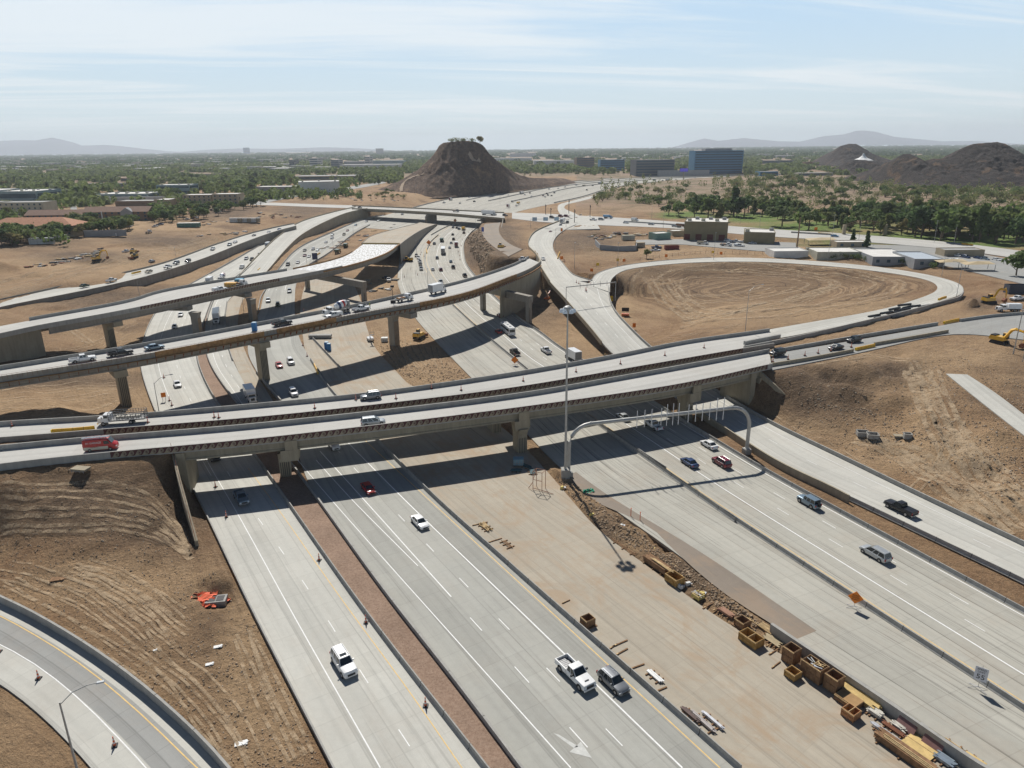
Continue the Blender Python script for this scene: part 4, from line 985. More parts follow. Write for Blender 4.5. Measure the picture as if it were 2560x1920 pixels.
def wheelparts(xs,w,r,parts,tw=.24):
    for x in xs:
        for sd in (1,-1):
            t=MB();t.lathe([(r*.55,-tw/2),(r*.93,-tw/2),(r,-tw/2+.04),(r,tw/2-.04),(r*.93,tw/2),(r*.55,tw/2)],TY,(x,sd*(w-tw/2+.03),r),14,'y')
            g=MB();g.lathe([(r*.60,-.01),(r*.58,.02),(r*.15,.035)],RIM,(x,sd*(w+.035)-(.02 if sd>0 else -.02)*1,r),10,'y') if sd>0 else g.lathe([(r*.15,-.035),(r*.58,-.02),(r*.60,.01)],RIM,(x,-(w+.035)+.02,r),10,'y')
            parts.append(('wheel',t,[('rim',g)]))
def lights(parts,xf,xr,w,zf,zr,s=.16,rw=.12,rh=.22):
    for sd in (1,-1):
        m=MB();m.box((xf,sd*(w-.24),zf),(.10,.34,s),HLm);parts.append(('headlight',m,[]))
        m=MB();m.box((xr,sd*(w-.16),zr),(.08,.22,rh),TLm);parts.append(('taillight',m,[]))
def carparts(kind,col):
    P_=pm_(col);parts=[];body=MB()
    def arches(xs,w,r):
        for x in xs:
            for sd in (1,-1):
                body.lathe([(r*1.17,-.01),(r*1.17,.01)],BLK,(x,sd*(w-.0),r*1.02),14,'y')
    def mirror(x,y,z,s=1.0):
        for sd in (1,-1):
            m=MB();m.box((x,sd*(y+.13*s),z),(.12*s,.24*s,.16*s),P_ if s<1.2 else BLK);parts.append(('mirror',m,[]))
    if kind in('sedan','hatch','cuv','suv','bigsuv','minivan','jeep'):
        q={'sedan':dict(L=4.85,W=.93,zt=.95,hood=.88,tr=1.02,c=(-1.75,1.15,-1.05,.35),H=1.45,r=.33,tr2=1.0),
           'hatch':dict(L=4.3,W=.9,zt=.95,hood=.9,tr=.95,c=(-1.95,1.1,-1.6,.4),H=1.5,r=.32,tr2=.98),
           'cuv':dict(L=4.7,W=.95,zt=1.05,hood=1.0,tr=1.05,c=(-2.1,1.05,-1.65,.35),H=1.68,r=.37,tr2=1.05),
           'suv':dict(L=4.9,W=.98,zt=1.12,hood=1.08,tr=1.12,c=(-2.3,1.0,-2.0,.45),H=1.80,r=.39,tr2=1.12),
           'bigsuv':dict(L=5.35,W=1.03,zt=1.22,hood=1.20,tr=1.22,c=(-2.55,1.05,-2.35,.50),H=1.95,r=.41,tr2=1.22),
           'minivan':dict(L=5.1,W=.99,zt=1.05,hood=.98,tr=1.05,c=(-2.42,1.45,-2.1,.35),H=1.75,r=.35,tr2=1.05),
           'jeep':dict(L=4.75,W=.90,zt=1.2,hood=1.18,tr=1.2,c=(-2.05,.75,-2.0,.5),H=1.88,r=.43,tr2=1.2)}[kind]
        L2=q['L']/2;W=q['W'];z=q['zt'];hd=q['hood'];bq=kind in('jeep','bigsuv')
        st=[(-L2,z*.62,W*.82,.35),(-L2+.06,z*.9,W*.88,.28),(-L2+.2,q['tr2'],W*.95,.24),(-L2+.9,z,W),(-.3,z,W),(q['c'][1]-.1,z,W),(q['c'][1]+.15,hd+.02,W*.99),(L2-.55,hd-.04 if not bq else hd,W*.96),(L2-.2,hd-.12 if not bq else hd-.04,W*.9,.26),(L2-.04,hd*.72,W*.84,.30),(L2,hd*.5,W*.78,.34)]
        loft(body,st,P_)
        arches((-L2+.98,L2-.92),W,q['r'])
        body.box((0,0,.24),(q['L']*.8,W*1.8,.2),BLK)
        pil={'sedan':((.0,.04),(.42,.48)),'hatch':((0,.05),(.45,.5)),'cuv':((0,.06),(.34,.38),(.62,.66)),'suv':((0,.04),(.3,.34),(.60,.64)),'bigsuv':((0,.04),(.3,.34),(.60,.64)),'minivan':((0,.04),(.34,.37),(.62,.66)),'jeep':((0,.05),(.36,.41),(.68,.73))}[kind]
        x0,x1,r0,r1=q['c'];pt_,gl=green(x0,x1,r0,r1,z-.02,q['H'],W*.90,W*.72 if kind!='jeep' else W*.80,[(.0001,.03)]+list(pil[1:]),P_)
        o=len(body.v)
        for f,mi in zip(pt_.f,pt_.m):body.add([pt_.v[i] for i in f],[tuple(range(len(f)))],pt_.mats[mi])
        parts.append(('body',body,[]))
        for k,g in gl.items():parts.append((k.rstrip('-1'),g,[]))
        lights(parts,L2-.13,-L2+.03,W,hd*.70,z*.78,rh=.2 if kind=='sedan' else .34)
        m=MB();m.box((L2-.03,0,hd*.56),(.08,W*1.0,hd*.26),BLK);parts.append(('grille',m,[]))
        mirror(q['c'][1]-.35,W*.92,z+.08)
        if kind in('suv','bigsuv','minivan','cuv'):
            for sd in (1,-1):
                m=MB();m.tube([(r0+.15,sd*W*.62,q['H']+.07),(r1-.1,sd*W*.62,q['H']+.07)],.025,CHR if col!='black' else BLK,5);parts.append(('roof_rail',m,[]))
        if kind=='bigsuv':
            m=MB();m.box((r1-.55,0,q['H']+.065),(.5,.85,.03),GL);parts.append(('sunroof',m,[]))
        if kind=='jeep':
            m=MB();m.lathe([(.2,-.12),(.40,-.12),(.40,.12),(.2,.12)],TY,(-L2-.1,0,1.05),12,'x');parts.append(('spare_wheel',m,[]))
        wheelparts((-L2+.98,L2-.92),W,q['r'],parts)
        return parts
    if kind in('pickup','bigpickup','utility','covered'):
        big=kind=='bigpickup';L2=3.12 if big else 2.92;W=1.04 if big else 1.0;zt=1.30 if big else 1.22;H=2.0 if big else 1.88;r=.44 if big else .40
        xc=-.62 if big else -.75
        loft(body,[(xc-.05,zt,W*.97,.4),(xc+.05,zt,W,.4),(1.15,zt,W,.38),(1.35,zt-.02,W,.38),(L2-.45,zt-.06,W*.97,.38),(L2-.12,zt-.10,W*.93,.4),(L2-.02,zt*.72,W*.9,.42),(L2,zt*.5,W*.88,.46)],P_)
        # open bed: floor, three walls
        bx0=-L2;bx1=xc-.1
        for sd in (1,-1):
            body.box(((bx0+bx1)/2,sd*(W-.09),(.55+zt-.04)/2+.0),(bx1-bx0,.17,zt-.04-.55),P_)
        body.box((bx0+.05,0,(.6+zt-.06)/2),(.09,W*2-.3,zt-.06-.6),P_);body.box((bx1-.04,0,(.6+zt-.04)/2),(.08,W*2-.3,zt-.04-.6),P_)
        body.box(((bx0+bx1)/2,0,.62),(bx1-bx0-.1,W*2-.3,.08),STL);body.box((bx0-.06,0,.55),(.16,W*1.85,.2),CHR)
        body.box((L2+.03,0,.58),(.14,W*1.86,.26),CHR if not big else P_);body.box((0,0,.45),(L2*1.7,W*1.5,.25),BLK)
        for x in (-L2+1.15,L2-.98):
            for sd in (1,-1):body.lathe([(r*1.18,-.012),(r*1.18,.012)],BLK,(x,sd*W,r*1.05),14,'y')
        pt_,gl=green(xc+.02,1.22,xc+.18,.55,zt-.02,H,W*.92,W*.78,[(.0001,.04),(.42,.47)],P_)
        for f,mi in zip(pt_.f,pt_.m):body.add([pt_.v[i] for i in f],[tuple(range(len(f)))],pt_.mats[mi])
        parts.append(('body',body,[]))
        for k,g in gl.items():parts.append((k.rstrip('-1'),g,[]))
        lights(parts,L2-.06,-L2-.0,W,zt*.68,zt*.78,rh=.38);m=MB();m.box((L2-.0,0,zt*.66),(.1,W*1.05,.36),BLK);parts.append(('grille',m,[]))
        mirror(.78,W*.95,zt+.12,1.5 if big else 1.1)
        if kind=='covered':
            m=MB();m.box(((bx0+bx1)/2,0,zt+.02),(bx1-bx0-.02,W*1.86,.10),P_);parts.append(('bed_cover',m,[]))
        if kind=='utility':
            m=MB();m.box(((bx0+bx1)/2,0,zt+.25),(bx1-bx0-.05,W*1.9,.5),P_,0,.05,.08);parts.append(('tool_body',m,[]))
        if big:
            m=MB();m.box((-1.9,-.15,.80),(1.7,1.0,.26),STL);
            for k in range(6):m.box((-2.65+.3*k,-.15,.95),(.05,1.0,.06),CHR)
            parts.append(('wire_cages',m,[]));m=MB();m.box((L2-.75,0,zt-.02),(.16,.6,.07),BLK);parts.append(('hood_scoop',m,[]))
        wheelparts((-L2+1.15,L2-.98),W,r,parts,.28)
        return parts
    def cab(x,col,W=1.15,zt=2.5,nose=1.1,parts=parts):
        P2=pm_(col);b=MB();b.box((x-.75,0,1.65),(1.5,W*2,1.7),P2,0,.10,.08);b.box((x+nose/2,0,1.2),(nose,W*1.7,1.1),P2,0,.12,.12);b.box((x+nose+.05,0,.6),(.2,W*1.9,.35),CHR)
        parts.append(('cab',b,[]))
        g=MB();g.box((x-.035,0,2.02),(.10,W*1.65,.62),GL,0,0,.1);parts.append(('windshield',g,[]))
        for sd in (1,-1):
            g=MB();g.box((x-.55,sd*(W-.03),2.0),(.75,.07,.55),GL);parts.append(('side_window',g,[]))
            m=MB();m.box((x+nose-.0,sd*W*.62,1.05),(.1,.3,.25),HLm);parts.append(('headlight',m,[]))
            m=MB();m.box((x+.15,sd*(W+.25),2.0),(.12,.2,.45),BLK);parts.append(('mirror',m,[]))
        m=MB();m.box((x+nose+.02,0,1.25),(.06,W*.9,.7),BLK);parts.append(('grille',m,[]))
    def chassis(x0,x1,W=.5,z=.85):
        b=MB();b.box(((x0+x1)/2,0,z),(x1-x0,W*2,.3),BLK);parts.append(('chassis',b,[]))
    if kind in('boxtruck','redbox','cubevan'):
        L=8.2;chassis(-4.1,3.2);cab(2.3,'white',1.1,2.4,1.0);c2=col if kind!='redbox' else 'cream'
        b=MB();b.box((-1.35,0,2.35),(5.6,2.45,2.6),pm_('white'));b.box((-1.35,0,1.02),(5.55,2.4,.1),STL)
        if kind=='redbox':b.box((-4.16,0,2.6),(.03,2.2,1.9),pm_('red'))
        parts.append(('cargo_box',b,[]));m=MB();m.box((-4.18,0,2.3),(.03,2.2,2.3),STL if kind=='boxtruck' else pm_('maroon'));parts.append(('roll_door',m,[]))
        for sd in (1,-1):
            m=MB();m.box((-4.15,sd*.95,.95),(.1,.25,.12),TLm);parts.append(('taillight',m,[]))
        wheelparts((-2.6,2.7),1.15,.46,parts,.32);return parts
    if kind in('semi','tanker'):
        chassis(-8,5.8);cab(5.2,col,1.2,2.9,1.3);b=MB()
        if kind=='semi':
            b.box((-2.2,0,2.65),(12.6,2.55,2.85),pm_('white'));parts.append(('trailer',b,[]));m=MB();m.box((-8.52,0,2.65),(.04,2.3,2.6),STL);parts.append(('trailer_door',m,[]))
        else:
            b.lathe([(.3,-6),(1.15,-5.7),(1.15,5.5),(.3,5.8)],pm_('silver'),(-2,0,2.2),14,'x');parts.append(('tank',b,[]))
        wheelparts((-7.3,-6.0,2.3,3.5,5.7),1.22,.5,parts,.5);return parts
    if kind=='mixer':
        chassis(-5,3.6);cab(2.9,'white',1.2,2.8,1.4);b=MB()
        prof=[(.45,-3.1),(.9,-2.6),(1.25,-1.2),(1.25,.0),(.95,1.3),(.7,1.8),(.3,1.9)]
        cols=[STL,pm_('white'),pm_('red'),pm_('white'),pm_('blue'),pm_('white')]
        tl=Matrix.Translation((-1.4,0,2.5))@Matrix.Rotation(R(14),4,'Y')
        PC_=[(.5,-3.1),(.85,-2.5),(1.12,-1.7),(1.26,-.9),(1.26,-.1),(1.1,.7),(.85,1.5),(.4,1.8)]
        mm=[STL,pm_('white'),pm_('red'),pm_('white'),pm_('blue'),pm_('white'),pm_('white')]
        for i in range(7):
            t2=MB();t2.lathe([PC_[i],PC_[i+1]],mm[i],(0,0,0),16,'x')
            t2.f=t2.f[:-2] if 0<i<6 else t2.f;t2.m=t2.m[:len(t2.f)]
            b.add([tl@Vector(v) for v in t2.v],t2.f,mm[i])
        parts.append(('mixer_drum',b,[]));m=MB();m.box((-4.6,0,2.6),(.6,1.5,1.8),STL);m.tube([(-4.8,0,2.4),(-5.6,0,1.5)],.25,STL,6);parts.append(('chute',m,[]))
        wheelparts((-3.9,-2.7,-1.5,2.8),1.22,.5,parts,.45);return parts
    if kind=='stake':
        chassis(-5.4,2.8);cab(2.6,'white',1.05,2.4,1.2);b=MB();b.box((-2.15,0,1.15),(7.4,2.4,.18),STL);parts.append(('flatbed',b,[]))
        for sd in (1,-1):
            m=MB();yy=sd*1.17
            for i in range(14):m.box((-5.75+i*.555,yy,2.0),(.07,.05,1.7),BLK)
            for h in (1.5,1.95,2.4,2.8):m.box((-2.15,yy,h),(7.3,.04,.09),STL)
            parts.append(('stake_side',m,[]))
        for x in (1.5,-5.8):
            m=MB()
            for i in range(5):m.box((x,-1.1+.55*i,2.0),(.05,.07,1.7),BLK)
            for h in (1.5,1.95,2.4,2.8):m.box((x,0,h),(.04,2.3,.09),STL)
            parts.append(('stake_gate',m,[]))
        m=MB()
        for i in range(5):m.box((-4.2+i*1.0,.1*(i%2),1.5),(.8,.7+.2*(i%3),.5),flat('canvas',(.5,.47,.4)))
        parts.append(('load',m,[]));wheelparts((-2.8,2.7),1.08,.46,parts,.32);return parts
    if kind in('flatbed','worktruck'):
        chassis(-3.6,2.4);cab(2.0,col,1.05,2.3,1.1);b=MB();b.box((-1.3,0,1.1),(4.6,2.3,.2),STL);b.box((.95,0,1.7),(.1,2.2,1.1),STL)
        if kind=='worktruck':b.box((-1.4,0,1.65),(4.2,2.2,.9),pm_('tan'),0,.05,.1)
        else:
            for i in range(5):b.box((-2.9+.75*i,.2*((i%3)-1),1.4),(.6,1.6-.3*(i%2),.4),[W_form,STL,W_rust][i%3])
        parts.append(('truck_bed',b,[]));wheelparts((-2.0,2.2),1.05,.44,parts,.3);return parts
    if kind in('van','bus','rv'):
        L2={'van':2.95,'bus':6.0,'rv':5.4}[kind];W=1.0 if kind=='van' else 1.25;H=2.5 if kind=='van' else 3.2;P2=pm_(col)
        if kind=='van':
            loft(body,[(-L2,H-.25,W*.92,.4),(-L2+.08,H-.05,W*.97,.35),(-L2+.3,H,W),(1.1,H,W),(1.55,H-.12,W*.98),(2.15,1.5,W*.97),(2.75,1.25,W*.92),(L2-.02,.95,W*.84,.3),(L2,.7,W*.8,.32)],P2)
            parts.append(('body',body,[]));m=MB()
            for sd in (1,-1):m.box((-.65,sd*(W+.004),.72),(4.3,.012,.62),pm_('cream'))
            parts.append(('lower_panel',m,[]))
            for sd in (1,-1):
                g=MB();g.add([(.85,sd*(W+.01),1.45),(1.9,sd*(W*.985+.01),1.45),(1.6,sd*(W*.95+.01),2.1),(.85,sd*(W+.01),2.1)],[(0,1,2,3)],GL);parts.append(('side_window',g,[]))
            g=MB();g.add([(2.2,W*.82,1.53),(2.2,-W*.82,1.53),(1.62,-W*.78,2.40),(1.62,W*.78,2.40)],[(0,1,2,3)],GL);g.v=[(x+.03,y,z+.02) for x,y,z in g.v];parts.append(('windshield',g,[]))
            m=MB()
            for sd in (1,-1):m.tube([(-2.7,sd*.8,H+.2),(1.3,sd*.8,H+.2)],.04,CHR,5)
            for x in (-2.5,-1.2,.1,1.2):m.box((x,0,H+.14),(.06,1.7,.06),CHR)
            m.box((-.6,-.35,H+.27),(4.8,.5,.12),CHR)
            parts.append(('ladder_rack',m,[]))
        else:
            body.box((0,0,.5+(H-.5)/2),(L2*2,W*2,H-.5),P2,0,.01,.06);parts.append(('body',body,[]))
            for sd in (1,-1):
                g=MB();g.box((0,sd*(W*.975),2.15),(L2*1.8,.06,.8),GL);parts.append(('side_window',g,[]))
            for x,nm in ((L2,'windshield'),(-L2,'rear_window')):
                g=MB();g.box((x,0,2.1),(.07,W*1.6,1.0),GL);parts.append((nm,g,[]))
            m=MB()
            for x in (-L2*.5,L2*.1,L2*.6):m.box((x,0,H+.12),(.9,.8,.25),pm_('white'))
            parts.append(('roof_unit',m,[]))
        lights(parts,L2-.05,-L2+.02,W,.85,1.3);wheelparts((-L2*.62,L2*.62),W,.36 if kind=='van' else .48,parts,.28);return parts
    if kind=='watertruck':
        chassis(-3.8,3.0);cab(2.5,'white',1.15,2.6,1.4);b=MB();b.box((-1.5,0,2.0),(4.6,2.3,1.7),pm_('white'),0,.06,.22);parts.append(('water_tank',b,[]));wheelparts((-2.7,-1.5,2.8),1.15,.48,parts,.4);return parts
    if kind=='dumptruck':
        chassis(-3.8,3.0);cab(2.5,col,1.15,2.6,1.4);b=MB();b.box((-1.5,0,2.0),(4.8,2.4,1.5),pm_('darkgreen' if col=='white' else col),0,-.05,-.05);parts.append(('dump_bed',b,[]));wheelparts((-2.7,-1.5,2.8),1.15,.48,parts,.4);return parts
    if kind in('excavator','loader','machine'):
        Y=pm_('yellow')
        for sd in (1,-1):
            m=MB();m.box((0,sd*1.2,.5),(4.4,.6,.95),BLK,0,.18,0);parts.append(('track',m,[]))
        b=MB();b.box((-.5,0,1.65),(4.0,2.7,1.1),Y,0,.06,.1);b.box((-1.6,0,2.3),(1.3,2.2,.35),BLK);parts.append(('house',b,[]))
        b=MB();b.box((1.0,.85,2.3),(1.5,1.0,1.6),GL,0,.15,.05);b.box((1.0,.85,3.13),(1.4,1.0,.08),Y);parts.append(('cab',b,[]))
        if kind=='excavator':
            b=MB();b.tube([(1.2,-.3,1.8),(2.8,-.3,4.6),(3.8,-.3,5.1),(6.2,-.3,4.7)],[.42,.48,.42,.28],Y,4);parts.append(('boom',b,[]))
            b=MB();b.tube([(5.9,-.3,5.3),(6.5,-.3,4.2),(6.7,-.3,1.6)],[.22,.36,.2],Y,4);parts.append(('stick',b,[]))
            b=MB();b.add([(6.3,-.9,1.6),(7.1,-.9,1.5),(6.9,-.9,.3),(6.0,-.9,.2),(5.6,-.9,.9),(6.3,.3,1.6),(7.1,.3,1.5),(6.9,.3,.3),(6.0,.3,.2),(5.6,.3,.9)],[(0,1,2,3,4),(9,8,7,6,5),(0,5,6,1),(1,6,7,2),(2,7,8,3),(3,8,9,4),(4,9,5,0)],W_rust);parts.append(('bucket',b,[]))
        else:
            b=MB()
            for sd in (1,-1):b.tube([(.8,sd*.8,2.0),(2.9,sd*.8,1.2),(3.4,sd*.8,.7)],.16,Y,5)
            parts.append(('lift_arm',b,[]));b=MB();b.box((3.7,0,.6),(.9,2.8,1.0),W_rust,0,-.3,0);parts.append(('bucket',b,[]))
        return parts
    if kind in('scissor','boomlift'):
        b=MB();b.box((0,0,.9),(3.0,2.0,.7),pm_('white' if kind=='boomlift' else 'orange'));parts.append(('chassis',b,[]));wheelparts((-1.0,1.0),1.05,.45,parts,.35)
        b=MB();b.tube([(-.8,0,1.4),(1.5,0,2.3),(4.2,0,3.2)],.22,pm_('white' if kind=='boomlift' else 'orange'),6);parts.append(('boom',b,[]))
        b=MB();b.box((4.7,0,3.3),(.8,1.6,.1),BLK)
        for x in (4.3,5.1):
            for y in (-.8,.8):b.tube([(x,y,3.3),(x,y,4.3)],.03,STL,4)
        b.box((4.3,0,4.3),(.05,1.6,.05),STL);b.box((5.1,0,4.3),(.05,1.6,.05),STL);parts.append(('basket',b,[]));return parts
_vc={}
def vehicle(kind,col,loc,an,label,group,cat,name,near):
    key=(kind,col,near)
    if key not in _vc:
        ps=carparts(kind,col)
        if near:
            _vc[key]=[(n,mb.mesh(n,n in('body','mixer_drum','tank')),[(a,b.mesh(a)) for a,b in ch]) for n,mb,ch in ps]
        else:
            al=MB()
            for n,mb,ch in ps:
                for f,mi in zip(mb.f,mb.m):pass
                for q in [mb]+[b for _,b in ch]:
                    o=len(al.v);al.v.extend(q.v)
                    for f,mi in zip(q.f,q.m):al.f.append([o+a for a in f]);al.m.append(al.mi(q.mats[mi]))
            _vc[key]=al.mesh(name)
    d=_vc[key]
    if not near:return link(name,d,None,loc,an,label=label,cat=cat,group=group)
    o=empty(name,loc,an,label=label,cat=cat,group=group)
    for n,me,ch in d:
        q=link(n,me,o)
        for a,b in ch:link(a,b,q)
    return o
VK=dict(sedan=('sedan','car'),hatch=('hatchback','car'),cuv=('crossover','car'),suv=('suv','car'),bigsuv=('large_suv','car'),minivan=('minivan','car'),jeep=('boxy_off_roader','car'),pickup=('pickup_truck','pickup'),bigpickup=('pickup_truck','pickup'),utility=('utility_pickup','pickup'),covered=('pickup_truck','pickup'),boxtruck=('box_truck','truck'),redbox=('box_truck','truck'),cubevan=('box_truck','truck'),semi=('semi_truck','truck'),tanker=('tanker_truck','truck'),mixer=('concrete_mixer_truck','truck'),stake=('stake_bed_truck','truck'),flatbed=('flatbed_truck','truck'),worktruck=('work_truck','truck'),van=('cargo_van','van'),bus=('bus','bus'),rv=('motorhome','bus'),watertruck=('water_truck','truck'),dumptruck=('dump_truck','truck'),excavator=('excavator','excavator'),loader=('track_loader','loader'),machine=('track_machine','loader'),scissor=('lift_machine','lift'),boomlift=('boom_lift','lift'))
KN=dict(sedan='sedan',hatch='hatchback',cuv='crossover',suv='SUV',bigsuv='large SUV',minivan='minivan',jeep='boxy off-roader',pickup='pickup',bigpickup='pickup',utility='utility pickup',covered='pickup',boxtruck='box truck',redbox='box truck with red door',cubevan='box truck',semi='semi truck',tanker='tanker truck',mixer='concrete mixer truck',stake='stake truck',flatbed='flatbed truck',worktruck='work truck',van='van',bus='bus',rv='motorhome',watertruck='water truck',dumptruck='dump truck',excavator='excavator',loader='track loader',machine='tracked machine',scissor='lift',boomlift='boom lift')
ORD=['nearest','second nearest','third nearest','fourth nearest','fifth nearest','sixth nearest','seventh nearest','eighth nearest','ninth nearest','tenth nearest','eleventh nearest','twelfth nearest']
def heading(strip,p,sgn):
    m=strip.at(.5);i=min(range(len(m)),key=lambda i:(m[i].xy-p.xy).length_squared)
    t=m[min(i+1,len(m)-1)]-m[max(i-1,0)];return math.atan2(t.y*sgn,t.x*sgn)
COLN=dict(steelblue='blue-grey',lightblue='light blue',darkgreen='dark green')
def fleet(where,group,strip,sgn,z,lst,near=None):
    """lst: (kind,colour,px,py,[extra dict])"""
    cnt={}
    for e in lst:cnt.setdefault((e[0],e[1]),[]).append(e)
    for k in cnt:cnt[k].sort(key=lambda e:-e[3])
    for e in lst:
        kind,col,px,py=e[:4];x=e[4] if len(e)>4 else {}
        zz=x.get('z',z)
        p=G(px,py,x.get('zg',8)) if zz is None else P(px,py,zz)
        if zz is not None:
            p.z=zz+.02
        if 'to' in x:
            q=P(*x['to'],p.z);an=math.atan2(q.y-p.y,q.x-p.x)
        else:an=heading(strip,p,x.get('s',sgn))
        cn=COLN.get(col,col)
        if 'lab' in x:lab=x['lab']
        else:
            same=cnt[(kind,col)];i=same.index(e)
            lab='%s %s %s'%(cn,KN[kind],where) if len(same)==1 else '%s %s %s, %s to the camera of %s such'%(cn,KN[kind],where,ORD[min(i,11)],['','','two','three','four','five','six','seven','eight','nine','ten','eleven','twelve'][min(len(same),12)])
        nm,cat=VK[kind];nr=(p.length<330) if near is None else near
        vehicle(kind,col,p,an,lab,group,cat,nm,nr)
fleet('on the left-hand roadway','cars on the left-hand roadway',S_A,-1,0,[('bigsuv','white',861,1668,dict(lab='large white SUV with sunroof near the bottom of the left-hand roadway')),('pickup','steelblue',604,1252,dict(lab='pale blue pickup half in the bridge shadow on the left-hand roadway')),('suv','black',536,1147,dict(lab='black SUV just emerging from under the left end of the bridge')),
 ('sedan','white',444,965),('sedan','white',437,820),('sedan','white',452,790),('mixer','white',555,703,dict(lab='distant concrete mixer truck seen over the upper flyover')),('cubevan','white',523,711,dict(lab='white truck beside the distant mixer seen over the upper flyover')),('utility','white',605,671),('suv','white',616,649),('suv','black',630,651),('suv','silver',649,639),('redbox','cream',669,619,dict(lab='box truck at the top of the left-hand roadway beside the long ramp'))])
fleet('on the middle southbound lanes','cars on the southbound lanes',S_C,-1,0,[('bigpickup','white',1438,1694,dict(lab='big white pickup with wire cages in its open bed')),('cuv','grey',1533,1713,dict(lab='grey crossover beside the big white pickup')),('sedan','white',1050,1312,dict(lab='white sedan alone below the bridge shadow in southbound lanes')),('sedan','red',921,1227,dict(lab='red sedan at the edge of the bridge shadow')),('suv','white',836,1119,dict(lab='white SUV nose showing from under the near bridge')),
 ('suv','white',734,987,dict(lab='white SUV between the near bridges and the flyover shadow')),('sedan','red',698,917,dict(lab='red car beside a white SUV left of the flyover pier')),('suv','white',727,909,dict(lab='white SUV beside the red car below the middle flyover')),
 ('suv','darkgreen',695,766),('suv','silver',671,755),('suv','grey',724,731),('suv','black',720,664),('sedan','white',745,658),('sedan','maroon',762,641),('sedan','white',773,643),('sedan','black',762,628),('suv','white',783,625),('sedan','silver',794,627),('sedan','white',815,607),('suv','white',830,597),('sedan','silver',831,588),('suv','tan',860,588),('sedan','maroon',869,578),('sedan','steelblue',889,564),('sedan','white',916,555),('sedan','silver',947,553)])
fleet('on the narrow roadway left of the piers','trucks on the narrow roadway',S_B,-1,0,[('boxtruck','white',628,1001,dict(lab='white box truck between the near bridges and a flyover pier')),('semi','white',542,803,dict(lab='white semi truck passing under the upper flyover'))])
fleet('on the northbound lanes','cars on the northbound lanes',S_F,1,0,[('minivan','silver',2187,1391,dict(lab='silver minivan nearest the camera on the northbound lanes')),('jeep','steelblue',2021,1262,dict(lab='boxy blue-grey off-roader with a spare wheel')),('sedan','blue',1723,1162,dict(lab='dark blue sedan just before the sign gantry shadow')),('suv','maroon',1803,1162,dict(lab='maroon SUV just before the sign gantry shadow')),('sedan','white',1772,1117,dict(lab='white sedan leaving the light for the bridge shadow')),('pickup','white',1634,1070,dict(lab='white pickup in the bridge shadow behind the gantry bars')),('sedan','silver',1557,1047,dict(lab='silver sedan deep in the bridge shadow')),
 ('pickup','black',1287,885,dict(lab='dark pickup by the orange diamond sign above the bridges')),('pickup','white',1365,881,dict(lab='white pickup left of the white box truck above the bridges')),('boxtruck','white',1431,899,dict(lab='white box truck behind the high mast above the bridges')),('rv','white',1270,833,dict(lab='white motorhome coming out of the flyover shadow')),('sedan','red',1246,832,dict(lab='red car beside the white motorhome')),('sedan','maroon',1250,792,dict(lab='dark red car in the flyover shadow beyond the motorhome')),
 ('pickup','black',1162,692,dict(lab='dark pickup at the right edge of the lanes above the middle flyover')),('pickup','silver',1102,708),('sedan','white',1082,676),('suv','maroon',1102,677),('pickup','black',1133,671),('sedan','steelblue',1127,656),('suv','grey',1093,647),('semi','white',1108,633,dict(lab='white semi truck at the middle of the distant bend')),('redbox','white',1141,617,dict(lab='box truck with red rear on the distant bend')),('sedan','silver',1128,609),('sedan','white',1124,621),('suv','grey',1086,611),('dumptruck','green',1105,604,dict(lab='dark green truck ahead of the white semi on the bend')),('suv','black',1134,600),('sedan','black',1132,588),('suv','brown',1160,584),('sedan','grey',1133,570),('sedan','black',1142,571),('suv','steelblue',1148,574),('dumptruck','yellow',1159,575,dict(lab='yellow truck just below the cross street bridge'))])
fleet('on the right-hand ramp','cars on the right-hand ramp',S_H,1,0,[('covered','black',2250,1278,dict(lab='black pickup with a flat bed cover on the right-hand ramp'))])
fleet('on the ramp below the crossing','cars on the upper ramp',S_Hu,-1,8,[('sedan','white',1358,650),('sedan','maroon',1376,582),('suv','blue',1401,567),('cubevan','white',1405,558,dict(z=9)),('suv','black',1418,558,dict(z=9))])
zD=zT+.02
fleet('on the far twin bridge','traffic on the twin bridges',T1[1],-1,8.9,[('stake','white',297,1059,dict(lab='white stake bed truck beside the yellow cushion')),('suv','grey',927,997,dict(lab='grey SUV on the far twin bridge'))])
fleet('on the near twin bridge','traffic on the twin bridges',T2[1],1,9.85,[('van','red',255,1124,dict(lab='red and cream van with a ladder rack and white lettering')),('minivan','silver',933,1061,dict(lab='silver minivan on the near twin bridge'))])
fleet('on the road right of the bridges','black cars right of the twin bridges',S_T2r,-1,9.3,[('suv','black',1943,887,dict(z=9.6,lab='black SUV nearest to the end of the bridge')),('sedan','black',2089,873,dict(lab='black sedan in the middle of the three black cars')),('suv','black',2134,855,dict(lab='black SUV farthest right beside the barrier'))])
fleet('on the middle flyover','traffic on the middle flyover',F2[1],1,15.15,[('pickup','white',208,904,dict(lab='white pickup on the left part of the middle flyover')),('pickup','black',302,888,dict(lab='black pickup behind the blue sedan on the middle flyover')),('sedan','steelblue',387,873,dict(lab='blue sedan half hidden by the flyover parapet')),('pickup','black',706,813,dict(lab='black pickup near the blue toilet on the middle flyover')),('mixer','white',840,784,dict(s=-1,lab='concrete mixer truck with blue and red striped drum')),('utility','white',834,794,dict(s=-1,lab='white service pickup in front of the mixer truck')),('pickup','white',903,777,dict(lab='white pickup to the right of the mixer truck')),('flatbed','white',1012,753,dict(lab='flatbed truck with white cab on the middle flyover')),('boxtruck','white',1096,733,dict(lab='white box truck high on the middle flyover'))])
